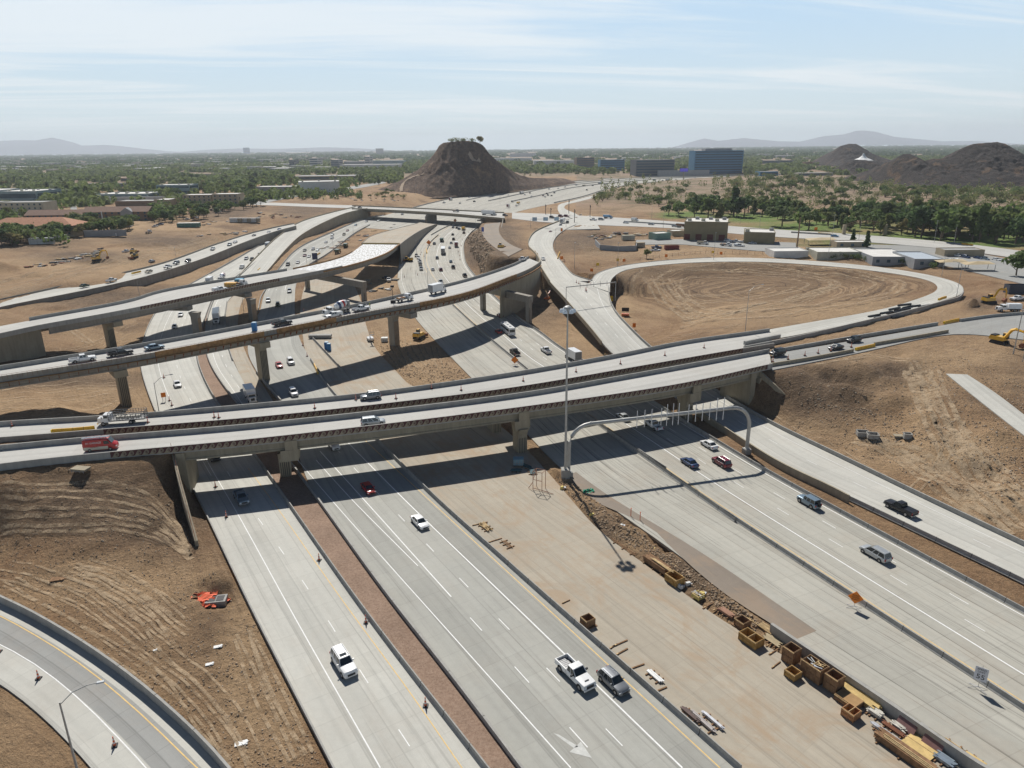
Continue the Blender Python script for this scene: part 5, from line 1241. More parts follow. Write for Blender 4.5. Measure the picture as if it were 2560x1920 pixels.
fleet('on the upper flyover','trucks on the upper flyover',F3[1],1,12.95,[('utility','white',550,728,dict(lab='white pickup with tool body on the upper flyover')),('flatbed','white',600,716,dict(lab='flatbed with coils at the edge of the white deck'))])
ZS=STRIPS[0][0]
ZZ=Strip([(0,752),(203,707),(391,664),(550,609),(640,581),(735,560)],[(0,772),(174,738),(341,701),(492,655),(616,606),(740,566)],4.8,terr=False)
fleet('on the far left ramp','cars on the far left ramp',ZZ,-1,4.85,[('sedan','darkgreen',212,717,dict(s=1)),('pickup','white',279,704,dict(s=1)),('sedan','tan',372,681),('pickup','white',420,670),('suv','grey',441,660),('suv','black',470,655),('suv','white',532,625),('suv','silver',574,614),('sedan','white',588,607,dict(z=5)),('sedan','black',635,591,dict(z=5.1)),('sedan','white',672,582,dict(z=5.5)),('sedan','blue',698,575,dict(z=6))])
fleet('on the cross street','traffic on the cross street',S_X,1,9.1,[('semi','white',1225,538,dict(z=9.15,lab='white semi truck crossing the distant bridge')),('sedan','black',900,520,dict(z=9.15)),('flatbed','grey',1140,530,dict(z=9.15)),('suv','black',1263,540),('suv','black',1380,545),('suv','maroon',1402,542),('suv','maroon',1416,542),('pickup','white',1483,551),('minivan','silver',1503,550),('van','white',1587,553),('sedan','white',1565,558),('sedan','silver',1628,562),('sedan','silver',1687,567),('dumptruck','brown',1704,569),('dumptruck','lightblue',1520,546),('sedan','lightblue',2087,592)])
fleet('queued by the bend','vehicles queued by the bend',S_E,-1,0,[('suv','black',1041,642),('pickup','white',1046,647),('sedan','white',1048,653),('pickup','grey',1050,658),('pickup','black',1051,664),('pickup','grey',1053,675),('pickup','white',972,703),('pickup','black',965,699)])
fz=[0,0,0,1,2,3,4,5,6,7]
fl=[('semi','white',1305,485,1),('sedan','white',1312,488,1),('suv','black',1325,484,1),('sedan','white',1329,492,1),('sedan','maroon',1358,490,1.3),('sedan','white',1363,493,1.3),('suv','black',1367,485,1.3),('suv','grey',1370,489,1.3),('sedan','black',1379,490,1.3),('suv','grey',1386,483,1.5),('suv','white',1373,474,1.5),('sedan','silver',1396,472,1.6),('pickup','white',1413,469,1.7),('suv','green',1467,476,2),('pickup','white',1441,464,2),('dumptruck','tan',1460,466,2),('suv','green',1482,465,2.2),('tanker','silver',1502,460,2.4),('pickup','white',1517,461,2.5),('machine','yellow',1513,470,2.4),('machine','yellow',1531,469,2.5),('suv','grey',1546,469,2.5),('suv','black',1559,467,2.7),('flatbed','brown',1586,458,3),('dumptruck','white',1636,452,3.4),('suv','black',1657,453,3.6),('tanker','silver',1670,452,3.7),('pickup','tan',1690,451,4),('bus','lightblue',1765,451,5),('sedan','black',1729,449,4.6),('sedan','white',1710,446,4.4),('sedan','white',1738,446,4.7),('sedan','white',1779,445,5),('dumptruck','yellow',1296,510,.8),('sedan','white',1291,515,.6),('suv','grey',1281,505,.8),('pickup','white',1110,508,0),('cubevan','white',1127,501,0),('sedan','grey',1145,495,0),('suv','white',1174,495,0),('suv','maroon',1203,488,.2),('suv','black',1186,505,0),('cubevan','white',1271,518,.6),('sedan','white',1006,537,0),('sedan','silver',1271,489,.6),('sedan','grey',1230,489,.4),('sedan','white',1245,484,.5),('sedan','white',1150,509,0)]
fleet('on the distant freeway','traffic on the distant freeway',S_far,1,0,[(a,b,c,d,dict(z=e)) for a,b,c,d,e in fl])
fleet('at the maintenance yard','vehicles at the maintenance yard',S_yard,1,None,[('worktruck','white',1757,612,dict(lab='dump bed work truck in front of the maintenance building')),('cubevan','white',1768,600,dict(lab='white truck at the doors of the maintenance building')),('suv','white',1820,605),('flatbed','white',1815,616),('pickup','white',1840,606),('utility','white',1848,617),('pickup','silver',1860,608),('sedan','white',1882,610),('pickup','blue',1641,621),('pickup','white',1638,629)])
fleet('in the parking lot at right','cars in the right parking lot',S_park,1,None,[('sedan','steelblue',2380,641),('pickup','white',2395,643),('suv','blue',2413,646),('sedan','blue',2445,648),('sedan','steelblue',2462,650),('sedan','white',2361,654),('sedan','white',2375,654),('suv','white',2392,656),('sedan','white',2490,652),('sedan','white',2505,653)])
fleet('on the soil at right','machines on the soil at right',S_T2r,-1,None,[('watertruck','white',2520,779,dict(lab='white tank truck behind the barrier at the right edge')),('pickup','white',2543,751,dict(lab='white pickup between the excavator and the dark bin')),('excavator','yellow',2472,758,dict(to=(2560,752),lab='yellow excavator behind the dark soil heap at right')),('excavator','yellow',2498,858,dict(to=(2560,872),lab='yellow excavator parked below the road at the right edge'))])
fleet('on the left work site','vehicles on the left work site',S_A,-1,None,[('excavator','yellow',243,652,dict(to=(280,646),lab='yellow excavator on the open soil at left')),('loader','yellow',336,645,dict(to=(300,655),lab='yellow loader right of the excavator at left')),('machine','yellow',335,633,dict(to=(360,625),lab='yellow machine behind the loader at left')),('pickup','white',316,631,dict(to=(330,628),lab='white pickup behind the yellow loader')),('sedan','silver',380,655,dict(to=(390,652),lab='silver car alone on the soil above the far left ramp')),('pickup','white',388,568,dict(to=(400,566))),('flatbed','white',372,583,dict(to=(385,580))),('pickup','white',468,550,dict(to=(480,548))),('flatbed','white',487,547,dict(to=(500,546))),('van','white',297,590,dict(to=(310,588),lab='white van parked by the long grey screen wall')),('pickup','blue',400,563,dict(to=(410,562)))]
 +[(k,c,x,y,dict(to=(x+6,y-2),lab='%s in the car lot by the apartment trees, %s'%(c+' '+KN[k],w_))) for k,c,x,y,w_ in [('sedan','white',518,531,'at its lower left'),('suv','black',529,527,'left of center'),('sedan','blue',538,526,'in the upper middle'),('sedan','grey',541,534,'in the lower middle'),('suv','white',550,531,'at its lower right'),('sedan','black',556,526,'at its upper right')]])
fleet('in the work area','machines in the central work area',S_D,-1,0,[('boomlift','white',926,852,dict(to=(932,862),lab='white boom lift on the soil beneath the middle flyover')),('scissor','orange',1368,750,dict(z=1,to=(1380,742),lab='orange lift on the soil right of the straddle pier')),('loader','brown',1048,846,dict(to=(1060,840),lab='dark red machine in the flyover shadow')),('machine','yellow',1022,654,dict(to=(1000,652),lab='dark machine at the edge of the shadow by the bend')),('worktruck','tan',1006,642,dict(to=(1010,636),lab='tan truck left of the queued vehicles')),('dumptruck','darkgreen',722,652,dict(z=0,to=(735,640))) ,('dumptruck','darkgreen',845,633,dict(to=(855,628),lab='dark green dump truck behind the white unfinished deck')),('dumptruck','green',865,618,dict(to=(872,612),lab='green dump truck farther behind the white unfinished deck')),('scissor','orange',1253,622,dict(z=11.5,to=(1262,618),lab='orange lift on the curving haul road')),('pickup','white',1306,652,dict(z=15.1,to=(1322,645),lab='white pickup at the closed end of the middle flyover'))][:5]+[('dumptruck','darkgreen',845,633,dict(to=(855,628),lab='dark green dump truck behind the white unfinished deck')),('dumptruck','green',865,618,dict(to=(872,612),lab='green dump truck farther behind the white unfinished deck')),('machine','yellow',1253,622,dict(z=12.4,to=(1262,618),lab='yellow machine on the curving haul road')),('pickup','white',1306,652,dict(z=15.2,to=(1322,645),lab='white pickup at the closed end of the middle flyover'))])
# lettering on the red van
def text(s,size,m,parent,loc,rot,name,ext=.005):
    cu=bpy.data.curves.new(name,'FONT');cu.body=s;cu.size=size;cu.extrude=ext;cu.align_x='CENTER';cu.align_y='CENTER';cu.materials.append(m)
    t=bpy.data.objects.new('tmp',cu);C.objects.link(t);bpy.context.view_layer.update()
    me=bpy.data.meshes.new_from_object(t.evaluated_get(bpy.context.evaluated_depsgraph_get()));bpy.data.objects.remove(t)
    o=link(name,me,parent);o.location=loc;o.rotation_euler=rot;return o
for o in list(C.objects):
    if o.name.startswith('cargo_van') and o.get('label','').startswith('red and'):
        for sd in (1,-1):
            text('A1 GARAGE',.52,M_white,o,(-.95,sd*1.03,1.85),(R(90),0,R(180) if sd>0 else 0),'lettering')
            text('DOOR SERVICE',.2,pm_('red'),o,(-1.0,sd*1.03,.95),(R(90),0,R(180) if sd>0 else 0),'lettering')
# ================================================================== hills and mountains
def rockmat(name,a,b,c3):
    t=NT(name);p=t.pos();n=t.noise(p,.035,8,.72,.5);n2=t.noise(p,.25,6,.75);n3=t.noise(p,.012,3)
    c=t.mix(t.ramp(n2,.35,.62),a,b);c=t.mix(t.ramp(n,.54,.64,0,.85),c,c3);n5=t.noise(p,.9,4,.8);kk=t.ramp(n5,.38,.62,.4,1.6);c=t.mix(1.0,c,t.comb(kk,kk,kk),'MULTIPLY');c=t.mix(t.ramp(n2,.62,.7,0,.4),c,(.10,.11,.05))
    t.bump(n2,.9,2.5);return t.out(c,.97)
M_rock=rockmat('dark_brown_rock',(.05,.032,.022),(.165,.105,.07),(.26,.17,.105))
M_rock2=rockmat('black_desert_rock',(.018,.015,.015),(.05,.038,.033),(.13,.08,.045))
M_far=flat('haze_blue_mountain_rock',(.13,.145,.18),1,var=.1,sc=.001)  # blue-grey of distance haze put into the rock colour
def hill(name,sil,Y0,df,db,base,mat,rough=.16,nx=170,ny=70,pw=1.3,seed=1,cell=18.0,kind='structure',ridge=None,foot=None,**k):
    rg=(lambda x:np.interp(x,ridge[0],ridge[1])) if ridge else (lambda x:Y0+0*np.asarray(x,float))
    X=[];Z=[]
    for a,b in sil:
        d=ray(a,b);yy=Y0
        for _ in range(12):yy=yy*.4+.6*float(rg(d[0]/d[1]*yy))
        X.append(d[0]/d[1]*yy);Z.append(max(base-2,H+d[2]/d[1]*yy))
    X=np.array(X);Z=np.array(Z)
    xs=np.linspace(X[0],X[-1],nx)
    def hz(x,y):
        t=(y-rg(x));dff=np.maximum(25,rg(x)-np.interp(x,foot[0],foot[1])) if foot else df;t=np.where(t<0,-t/dff,t/db)
        w=(hashnoise(x/60,y/60,seed)-.5)*.25
        f=np.clip(1-np.clip(t+w*t,0,1)**pw,0,1)
        h=np.interp(x,X,Z)-base
        n=np.abs(fbm(x/cell,y/cell,5,seed+3)-.5)*2
        r=h*f
        return base-2.5+r*(1-rough*n*1.2*np.clip(t*3,0,1))+(fbm(x/6,y/6,3,seed+9)-.5)*2.2*np.clip(r/15,0,1)+2.5*np.clip(f*4,0,1)*np.clip(h/3,0,1)
    if ridge:
        u=np.linspace(0,1,ny)[:,None];f0=(np.interp(xs,foot[0],foot[1])-8)[None,:];xx=np.repeat(xs[None,:],ny,0);yy=f0+(rg(xs)[None,:]+db-f0)*u**.9
    else:
        ys=np.concatenate([np.linspace(Y0-df,Y0,int(ny*.7)),np.linspace(Y0,Y0+db,int(ny*.3)+1)[1:]]);xx,yy=np.meshgrid(xs,ys)
    z=hz(xx,yy);n,m=xx.shape;ix=np.arange(n*m).reshape(n,m)
    f=np.stack([ix[:-1,:-1],ix[:-1,1:],ix[1:,1:],ix[1:,:-1]],-1).reshape(-1,4)
    me=fastmesh(name,np.stack([xx.ravel(),yy.ravel(),z.ravel()],1),f,[mat],smooth=True)
    o=link(name,me,kind=kind,**k);return o,hz,Y0-df
butte,bz_,by0=hill('hill',[(925,480),(960,468),(1000,452),(1040,428),(1068,403),(1085,385),(1098,364),(1108,356),(1135,353),(1165,351),(1190,354),(1208,364),(1224,384),(1244,402),(1268,420),(1295,436),(1325,444),(1370,446),(1405,447),(1450,462),(1500,470)],1050,118,170,5,M_rock,rough=.30,nx=260,ny=130,pw=1.05,seed=4,ridge=([-260,-20,0,94,150],[1070,1070,1130,1320,1400]),foot=([-230,-160,-112,-85,0,94,150],[1060,1000,955,985,1075,1265,1350]))
def onhill(px,py,hz,y0,y1):
    d=ray(px,py)
    for k in range(400):
        y=y0+(y1-y0)*k/399;t=y/d[1];x=d[0]*t;z=H+d[2]*t
        if z<=float(hz(np.array([x]),np.array([y]))[0]):return Vector((x,y,float(hz(np.array([x]),np.array([y]))[0])))
    return None
M_trail=flat('pale_trail_soil',(.38,.29,.21),.95)
def trail(pts,hz,y0,y1,w,name='path'):
    l=[onhill(a,b,hz,y0,y1) for a,b in pts];l=[p for p in l if p is not None]
    if len(l)<2:return
    l=smooth_line(l,2.5);mb=MB();a=offset(l,-w/2);b=offset(l,w/2)
    for p in a+b:p.z=float(hz(np.array([p.x]),np.array([p.y]))[0])
    n=len(l);mb.add([p+Vector((0,0,.8)) for p in a]+[p+Vector((0,0,.8)) for p in b],[(i,i+1,n+i+1,n+i) for i in range(n-1)],M_trail);mb.build(name,kind='structure')
trail([(1003,480),(1004,468),(1012,455),(1030,444),(1060,433)],bz_,by0,1060,4.5);trail([(1165,376),(1172,384),(1178,392),(1188,400),(1200,402)],bz_,by0,1060,3.5)
hill('hill',[(2050,418),(2065,402),(2082,383),(2104,364),(2126,359),(2140,360),(2156,368),(2172,381),(2195,390),(2215,397),(2240,408)],1950,120,150,10,M_rock2,rough=.2,seed=8)
hill('hill',[(2085,436),(2100,418),(2115,404),(2135,399),(2165,400),(2185,404),(2200,420),(2215,432)],1400,60,60,10,M_rock2,rough=.3,seed=12,nx=90,ny=50)
hr_,hz2,hy2=hill('hill',[(2185,470),(2205,450),(2222,425),(2240,398),(2258,385),(2275,384),(2292,392),(2310,402),(2335,396),(2355,397),(2378,390),(2395,378),(2412,367),(2432,360),(2460,357),(2492,355),(2515,360),(2535,372),(2552,388),(2580,398),(2640,405),(2700,430)],1060,150,160,9.5,M_rock2,rough=.34,nx=260,ny=120,pw=1.0,seed=21)
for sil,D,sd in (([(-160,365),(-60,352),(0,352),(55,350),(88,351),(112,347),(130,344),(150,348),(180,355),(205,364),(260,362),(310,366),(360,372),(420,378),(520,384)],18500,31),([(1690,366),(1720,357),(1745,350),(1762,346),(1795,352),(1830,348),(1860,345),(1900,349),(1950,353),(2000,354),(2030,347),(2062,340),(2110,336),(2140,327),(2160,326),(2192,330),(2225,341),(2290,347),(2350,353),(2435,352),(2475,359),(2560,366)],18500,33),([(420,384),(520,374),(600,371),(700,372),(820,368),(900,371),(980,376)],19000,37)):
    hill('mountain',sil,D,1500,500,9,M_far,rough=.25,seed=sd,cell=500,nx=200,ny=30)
# ================================================================== buildings
ROOFW=flat('white_flat_roof',(.66,.64,.60),.8,var=.1,sc=.2);ROOFT=flat('orange_tile_roof',(.42,.215,.13),.9,var=.2,sc=.8);ROOFB=flat('brown_shingle_roof',(.25,.165,.125),.95,var=.15,sc=.8);ROOFG=flat('grey_flat_roof',(.36,.36,.35),.85,var=.1,sc=.2)
WC=dict(cream=(.44,.42,.33),brown=(.22,.15,.10),tan=(.36,.30,.21),grey=(.30,.31,.32),white=(.60,.60,.58),blue=(.06,.19,.32),dark=(.12,.13,.14),khaki=(.24,.20,.12),green=(.20,.30,.25),teal=(.26,.36,.38))
GW=NT('tinted_facade_glass').out((.04,.085,.12),.12)
def wm_(c):return flat('wall_'+c,WC[c],.85,var=.1,sc=.3)
DOORM=flat('maroon_door',(.12,.035,.03),.7)
BOXES=[]
def bld(x0,x1,yt,yb,depth,wall,roof,label,floors=1,rot=0.0,style='flat',band=True,group=None,name='building',cat='building',ground=None,units=0,doors=0,parts=True):
    g=G((x0+x1)/2,yb,9) if ground is None else P((x0+x1)/2,yb,ground)
    D=g.y*CP-(g.z-H)*SP
    w=(x1-x0)*D/FPX;h=(yb-yt)*D/FPX/math.cos(0.05);w/=max(.5,math.cos(rot)) if abs(rot)<1 else 1
    o=empty(name,g,rot,label=label,cat=cat,group=group);wl=wm_(wall);BOXES.append((x0-4,x1+4,yt-3,yb+3))
    mb=MB();c=depth/2
    mb.box((0,c,h/2-.5),(w,depth,h+1),wl);mb.build('wall',o)
    mb=MB()
    if style=='flat':
        mb.box((0,c,h+.06),(w-.6,depth-.6,.12),roof)
        for sx,sy,lx,ly in ((0,.15,w+.1,.3),(0,depth-.15,w+.1,.3),(-w/2+.15,c,.3,depth-.6),(w/2-.15,c,.3,depth-.6)):mb.box((sx,sy,h+.25),(lx,ly,.5),wl)
    elif style in('gable','hip'):
        rh=min(5,depth*.24);ov=.7;i=depth*.5 if style=='hip' else 0
        vs=[(-w/2-ov,-ov,h-.1),(w/2+ov,-ov,h-.1),(w/2+ov,depth+ov,h-.1),(-w/2-ov,depth+ov,h-.1),(-w/2+i-(0 if i else ov),c,h+rh),(w/2-i+(0 if i else ov),c,h+rh)]
        mb.add(vs,[(0,1,5,4),(2,3,4,5),(1,2,5),(3,0,4),(3,2,1,0)],roof)
    mb.build('roof',o)
    if parts:
        fh=h/floors
        for f in range(floors):
            if band==True:
                m=MB();m.box((0,-.05,fh*(f+.58)),(w*.96,.12,fh*.42),GW);m.build('window_band',o)
                m=MB();m.box((w/2+.03,c,fh*(f+.58)),(.1,depth*.9,fh*.42),GW);m.build('window_band',o)
            elif band=='w':
                k=max(2,int(w/5))
                for j in range(k):
                    m=MB();m.box((-w/2+w*(j+.5)/k,-.04,fh*(f+.55)),(1.6,.1,1.5),GW);m.build('window',o)
        for j in range(units):
            m=MB();m.box((-w*.4+w*.8*j/max(1,units-1),c+((j%2)-.5)*depth*.4,h+.9),(2.4,2.2,1.5),STL if j%2 else wm_('cream'));m.build('roof_unit',o)
        for j in range(doors):
            m=MB();m.box((-w*.42+w*.8*j/max(1,doors-1),-.05,2.0),(3.6,.1,4.0),DOORM);m.build('roll_door',o)
    return o,w,h
bld(-60,0,508,536,22,'cream',ROOFG,'cream end of the hotel cut by the left edge',3,0,'flat','w')
bld(0,112,508,536,22,'cream',ROOFG,'cream and brown three storey hotel at the left edge',3,0,'flat','w')
bld(-40,182,566,592,24,'tan',ROOFT,'apartment house with a large orange tiled hip roof',2,.04,'hip','w')
bld(66,212,538,553,16,'brown',ROOFB,'brown roofed apartment wing left of the tall white pole',2,.03,'gable','w')
b_,w_,h_=bld(212,372,530,553,16,'brown',ROOFB,'brown roofed three storey apartment block with a pale gable front',3,.03,'gable','w')
m=MB();m.prism([(w_*.18-5,0),(w_*.18+5,0),(w_*.18+5,h_),(w_*.18,h_+3.4),(w_*.18-5,h_)],'y',-1.6,4,wm_('grey'));m.build('gable_front',b_)
bld(0,95,480,505,50,'teal',ROOFW,'white roofed warehouse at the far left',1,0,units=6);bld(-80,-2,478,500,50,'teal',ROOFW,'white roofed warehouse beyond the left edge',1,0)
bld(185,318,460,468,18,'dark',ROOFG,'long thin grey roofed building among trees',1,0)
bld(243,370,486,500,42,'teal',ROOFW,'pale roofed office with many rooftop units',1,.02,units=9);bld(236,406,494,505,8,'white',ROOFW,'low white annex in front of the pale roofed office',1,.02,band=False)
bld(290,385,504,517,26,'brown',ROOFG,'brown big box store behind the apartment block',1,.02,band=False);bld(387,424,501,517,26,'tan',ROOFW,'tan store with open side beside the brown store',1,.02,band=False)
bld(394,476,464,487,30,'teal',ROOFW,'white roofed blue-green office between dark conifers',2,.02,units=3)
bld(460,530,489,513,22,'tan',ROOFW,'left half of the tree screened apartment row',3,.02,band='w');bld(534,596,487,512,22,'tan',ROOFW,'right half of the tree screened apartment row',3,.02,band='w')
bld(302,425,446,453,20,'brown',ROOFG,'long brown strip building in the distance',1,0);bld(440,560,436,441,20,'tan',ROOFG,'distant strip building right of the long brown one',1,0)
bld(752,848,456,486,38,'white',ROOFW,'large white commercial building left of the butte',1,.25,units=3,band=False);bld(733,895,441,450,60,'tan',ROOFG,'wide flat building behind the large white one',1,0)
bld(640,738,468,480,30,'grey',ROOFW,'rows of white carport roofs left of the butte',1,0,band=False)
for i,(a,b,c,d,cl,nm) in enumerate([(775,796,397,418,'white','white block tower among distant trees'),(913,925,393,415,'white','slim white silo block left of the butte'),(724,736,401,418,'dark','small dark tower by a shiny tank'),(940,957,372,385,'dark','dark office tower on the left horizon'),(609,622,370,385,'blue','pale blue tower on the left horizon'),(828,848,401,420,'grey','grey windowless box in the distance'),(851,1000,412,421,'white','very wide white industrial hall left of the butte'),(715,768,375,380,'grey','low wide building on the horizon'),(860,910,404,412,'grey','grey industrial hall with flat roof'),(930,1010,402,411,'teal','pale hall just left of the butte'),(1275,1340,384,392,'white','bright white roof right of the butte'),(1335,1436,402,414,'white','long white industrial building right of the butte'),(1230,1330,396,404,'white','white hall peeping out right of the butte')]):
    bld(a,b,c,d,60,cl,ROOFW,nm,1 if d-c<14 else 4,0,band=(d-c>14),ground=9)
bld(1441,1486,396,421,35,'brown',ROOFG,'brown five storey office right of the butte',5,.1)
bld(1500,1561,401,427,35,'blue',ROOFW,'small blue glass office with a white roof block',5,.05)
bld(1588,1686,402,441,45,'dark',ROOFG,'dark grey six storey office block',6,.1)
b_,w_,h_=bld(1733,1856,380,434,40,'blue',ROOFG,'large blue glass office tower by the distant freeway',9,.06)
m=MB();m.box((0,18,h_+2.5),(w_*.55,24,5),wm_('grey'));m.build('penthouse',b_)
bld(1645,1772,427,441,10,'grey',ROOFG,'long low grey sound wall building before the glass tower',1,-.04,band=False)
bld(1995,2082,433,440,22,'cream',ROOFW,'low cream park building among dense shrubs',1,0);bld(2012,2030,406,418,20,'brown',ROOFG,'small brown block left of the tent roof',1,0,band=False)
bld(1900,1990,402,409,30,'dark',ROOFG,'long dark building right of the glass tower',1,0);bld(1900,1945,430,440,30,'blue',ROOFG,'small blue glass building at the edge of the shrubs',1,0)
# maintenance yard
b_,w_,h_=bld(1712,1812,557,602,26,'khaki',ROOFW,'khaki maintenance building with maroon doors and roof units',1,-.30,band=False,units=6,doors=4)
bld(1862,1932,583,610,20,'khaki',ROOFW,'smaller khaki building right of the maintenance building',1,-.30,band=False,units=2)
bld(1638,1678,585,600,9,'green',ROOFW,'green walled container office left of the maintenance building',1,.35,band=False);bld(1680,1711,579,591,9,'cream',ROOFW,'pale shed touching the maintenance building',1,.2,band=False)
bld(1934,2020,630,645,14,'white',ROOFW,'white walled shed with a roof hatch under the thick pole',1,0,band=False);bld(2043,2152,630,646,18,'cream',ROOFW,'pale shed with a small awning beside the loop ramp',1,-.06,band=False)
bld(2182,2285,645,664,30,'grey',ROOFW,'large grey shed with a cream roof by the loop ramp',1,-.10,band='w');bld(2286,2358,650,668,26,'grey',flat('pale_blue_roof',(.45,.50,.55),.5),'grey shed half with a pale blue roof',1,-.10,band='w')
bld(2091,2170,607,619,9,'tan',ROOFW,'long narrow tan building behind the sheds',1,-.03,band='w');bld(2361,2458,627,642,9,'tan',ROOFG,'tan flat block beside the right parking lot',1,-.05,band=False)
bld(2502,2600,566,585,18,'tan',ROOFT,'tan roofed park ramada at the right edge',1,-.1,'gable',band=False)
for i,(a,b,c,w2,d2) in enumerate([(2050,612,8.8,16,8),(2375,670,8.8,13,6),(2440,676,8.8,13,6)]):
    g=G(a,b,c);o=empty('shade_canopy',g,-.1,label=['tan shade sail in front of the thick pole','left one of two tan shade canopies by the hedge','right one of two tan shade canopies by the hedge'][i],cat='canopy',group='tan shade canopies')
    m=MB();m.add([(-w2/2,-d2/2,3),(w2/2,-d2/2,3.4),(w2/2,d2/2,3.8),(-w2/2,d2/2,3.2),(0,0,4.3)],[(0,1,4),(1,2,4),(2,3,4),(3,0,4)],flat('tan_canvas',(.50,.40,.25),.9));m.build('canopy_cloth',o)
    for x in (-w2/2,w2/2):
        for y in (-d2/2,d2/2):m=MB();m.tube([(x,y,-.3),(x,y,3.1)],.12,STL,6);m.build('post',o)
g=G(2160,586,9);o=empty('park_gate',g,-.05,label='arched brown truss gate over the park entrance',cat='gate')
m=MB()
for k in range(9):
    a=-13+26*k/8;b=-13+26*(k+1)/8;f=lambda q:6.2+2.6*(1-(q/13)**2)
    if k<8:m.tube([(a,0,f(a)),(b,0,f(b))],.22,wm_('brown'),4);m.tube([(a,0,f(a)-1.4),(b,0,f(b)-1.4)],.18,wm_('brown'),4);m.tube([(a,0,f(a)),(b,0,f(b)-1.4)],.1,wm_('brown'),4)
m.build('arch',o)
for x in (-13,13):m=MB();m.box((x,0,3),(1.8,1.8,6.6),wm_('tan'));m.build('pillar',o)
_d=ray(2157,401);_t=1440/_d[1];o=empty('tent_roof_pavilion',Vector((_d[0]*_t,1440,H+_d[2]*_t)),0,label='white peaked tent roof pavilion between the dark rocky hills',cat='pavilion')
m=MB();m.lathe([(19,0),(14,2),(8,4.5),(3.5,8),(.8,13),(.2,14)],flat('white_tent_cloth',(.75,.75,.74),.7),(0,0,0),10);m.build('tent_roof',o);m=MB();m.lathe([(16,-7),(16,0)],wm_('dark'),(0,0,0),10);m.build('wall',o)
# block wall enclosure, containers, trailers
def boxthing(px,py,w,d,h,mat,label,name,cat,an=0.0,zg=9,group=None,open_=False,roof=None,z=None):
    g=G(px,py,zg) if z is None else P(px,py,z)
    o=empty(name,g,an,label=label,cat=cat,group=group);m=MB()
    if open_:
        t=.12
        for x,y,a,b in ((0,-d/2,w,t),(0,d/2,w,t),(-w/2,0,t,d-t),(w/2,0,t,d-t)):m.box((x,y,h/2),(a,b,h),mat)
        m.box((0,0,.08),(w,d,.12),mat)
    else:
        m.box((0,0,h/2+.15),(w,d,h-.3),mat);m.box((0,0,h+.03),(w+.08,d+.08,.1),roof or mat)
    m.build('shell',o);m=MB()
    if not open_:
        m.box((0,-d/2-.03,h*.45),(w*.92,.04,.1),STL)
        for k in range(4):m.box((-w*.42+w*.28*k,-d/2-.04,h*.5),(.12,.05,h*.85),STL)
    else:
        m.box((0,-d/2-.1,h-.06),(w+.15,.08,.12),mat);m.box((0,d/2+.1,h-.06),(w+.15,.08,.12),mat)
    m.build('trim',o);return o
cw=flat('white_container_paint',(.62,.62,.60),.6)
for i,(a,nm) in enumerate([(585,'leftmost of six pale containers in a row'),(597,'second of six pale containers in a row'),(609,'third of six pale containers in a row'),(620,'fourth of six pale containers in a row'),(631,'fifth of six pale containers in a row'),(641,'rightmost of six pale containers in a row')]):boxthing(a,556,6.3,2.6,3.6,[cw,wm_('tan')][i%2],nm,'shipping_container','container',.05,group='row of pale containers',roof=cw)
boxthing(473,568,17,5,3.4,flat('green_container_paint',(.06,.17,.14),.6),'long green walled site office with a pale roof','site_office','container',.06,roof=ROOFW)
boxthing(315,568,9,2.6,4.0,cw,'white semi trailer behind the bushes','parked_trailer','trailer',.03);boxthing(106,611,15,2.7,4.2,flat('pale_trailer',(.50,.52,.53),.5),'pale grey trailer under a leafy tree at left','parked_trailer','trailer',.1);boxthing(155,600,7,2.6,3.4,cw,'white camper trailer behind sparse trees','parked_trailer','trailer',.1)
boxthing(265,592,28,.6,4.6,wm_('grey'),'long grey site screen wall by the white van','screen_wall','wall',.12)
boxthing(1679,624,8,2.6,2.4,flat('dark_red_paint',(.18,.03,.03),.6),'dark red open dumpster in the yard','dumpster','container',.05,open_=True)
boxthing(2545,733,9,4,3.4,flat('dark_blue_grey_paint',(.05,.06,.08),.6),'dark bin behind the excavator at the right edge','dumpster','container',-.1,open_=True)
boxthing(1600,618,5,3,2.8,wm_('tan'),'small tan shed beside the block wall','storage_shed','shed',.2);boxthing(1570,600,8,3,3,wm_('cream'),'cream container left of the container office','shipping_container','container',.15)
wp=[(1488,610,2.8),(1500,624,2.8),(1545,628,2.8),(1590,626,2.8),(1592,612,2.8)];pts=[]
for a,b,h in wp:
    g=G(a,b,8.3);pts.append((g.x,g.y,g.z-.5,g.z+h))
wall_poly(pts,.4,wm_('grey'),'block_wall','grey block wall enclosure in the middle of the yard')
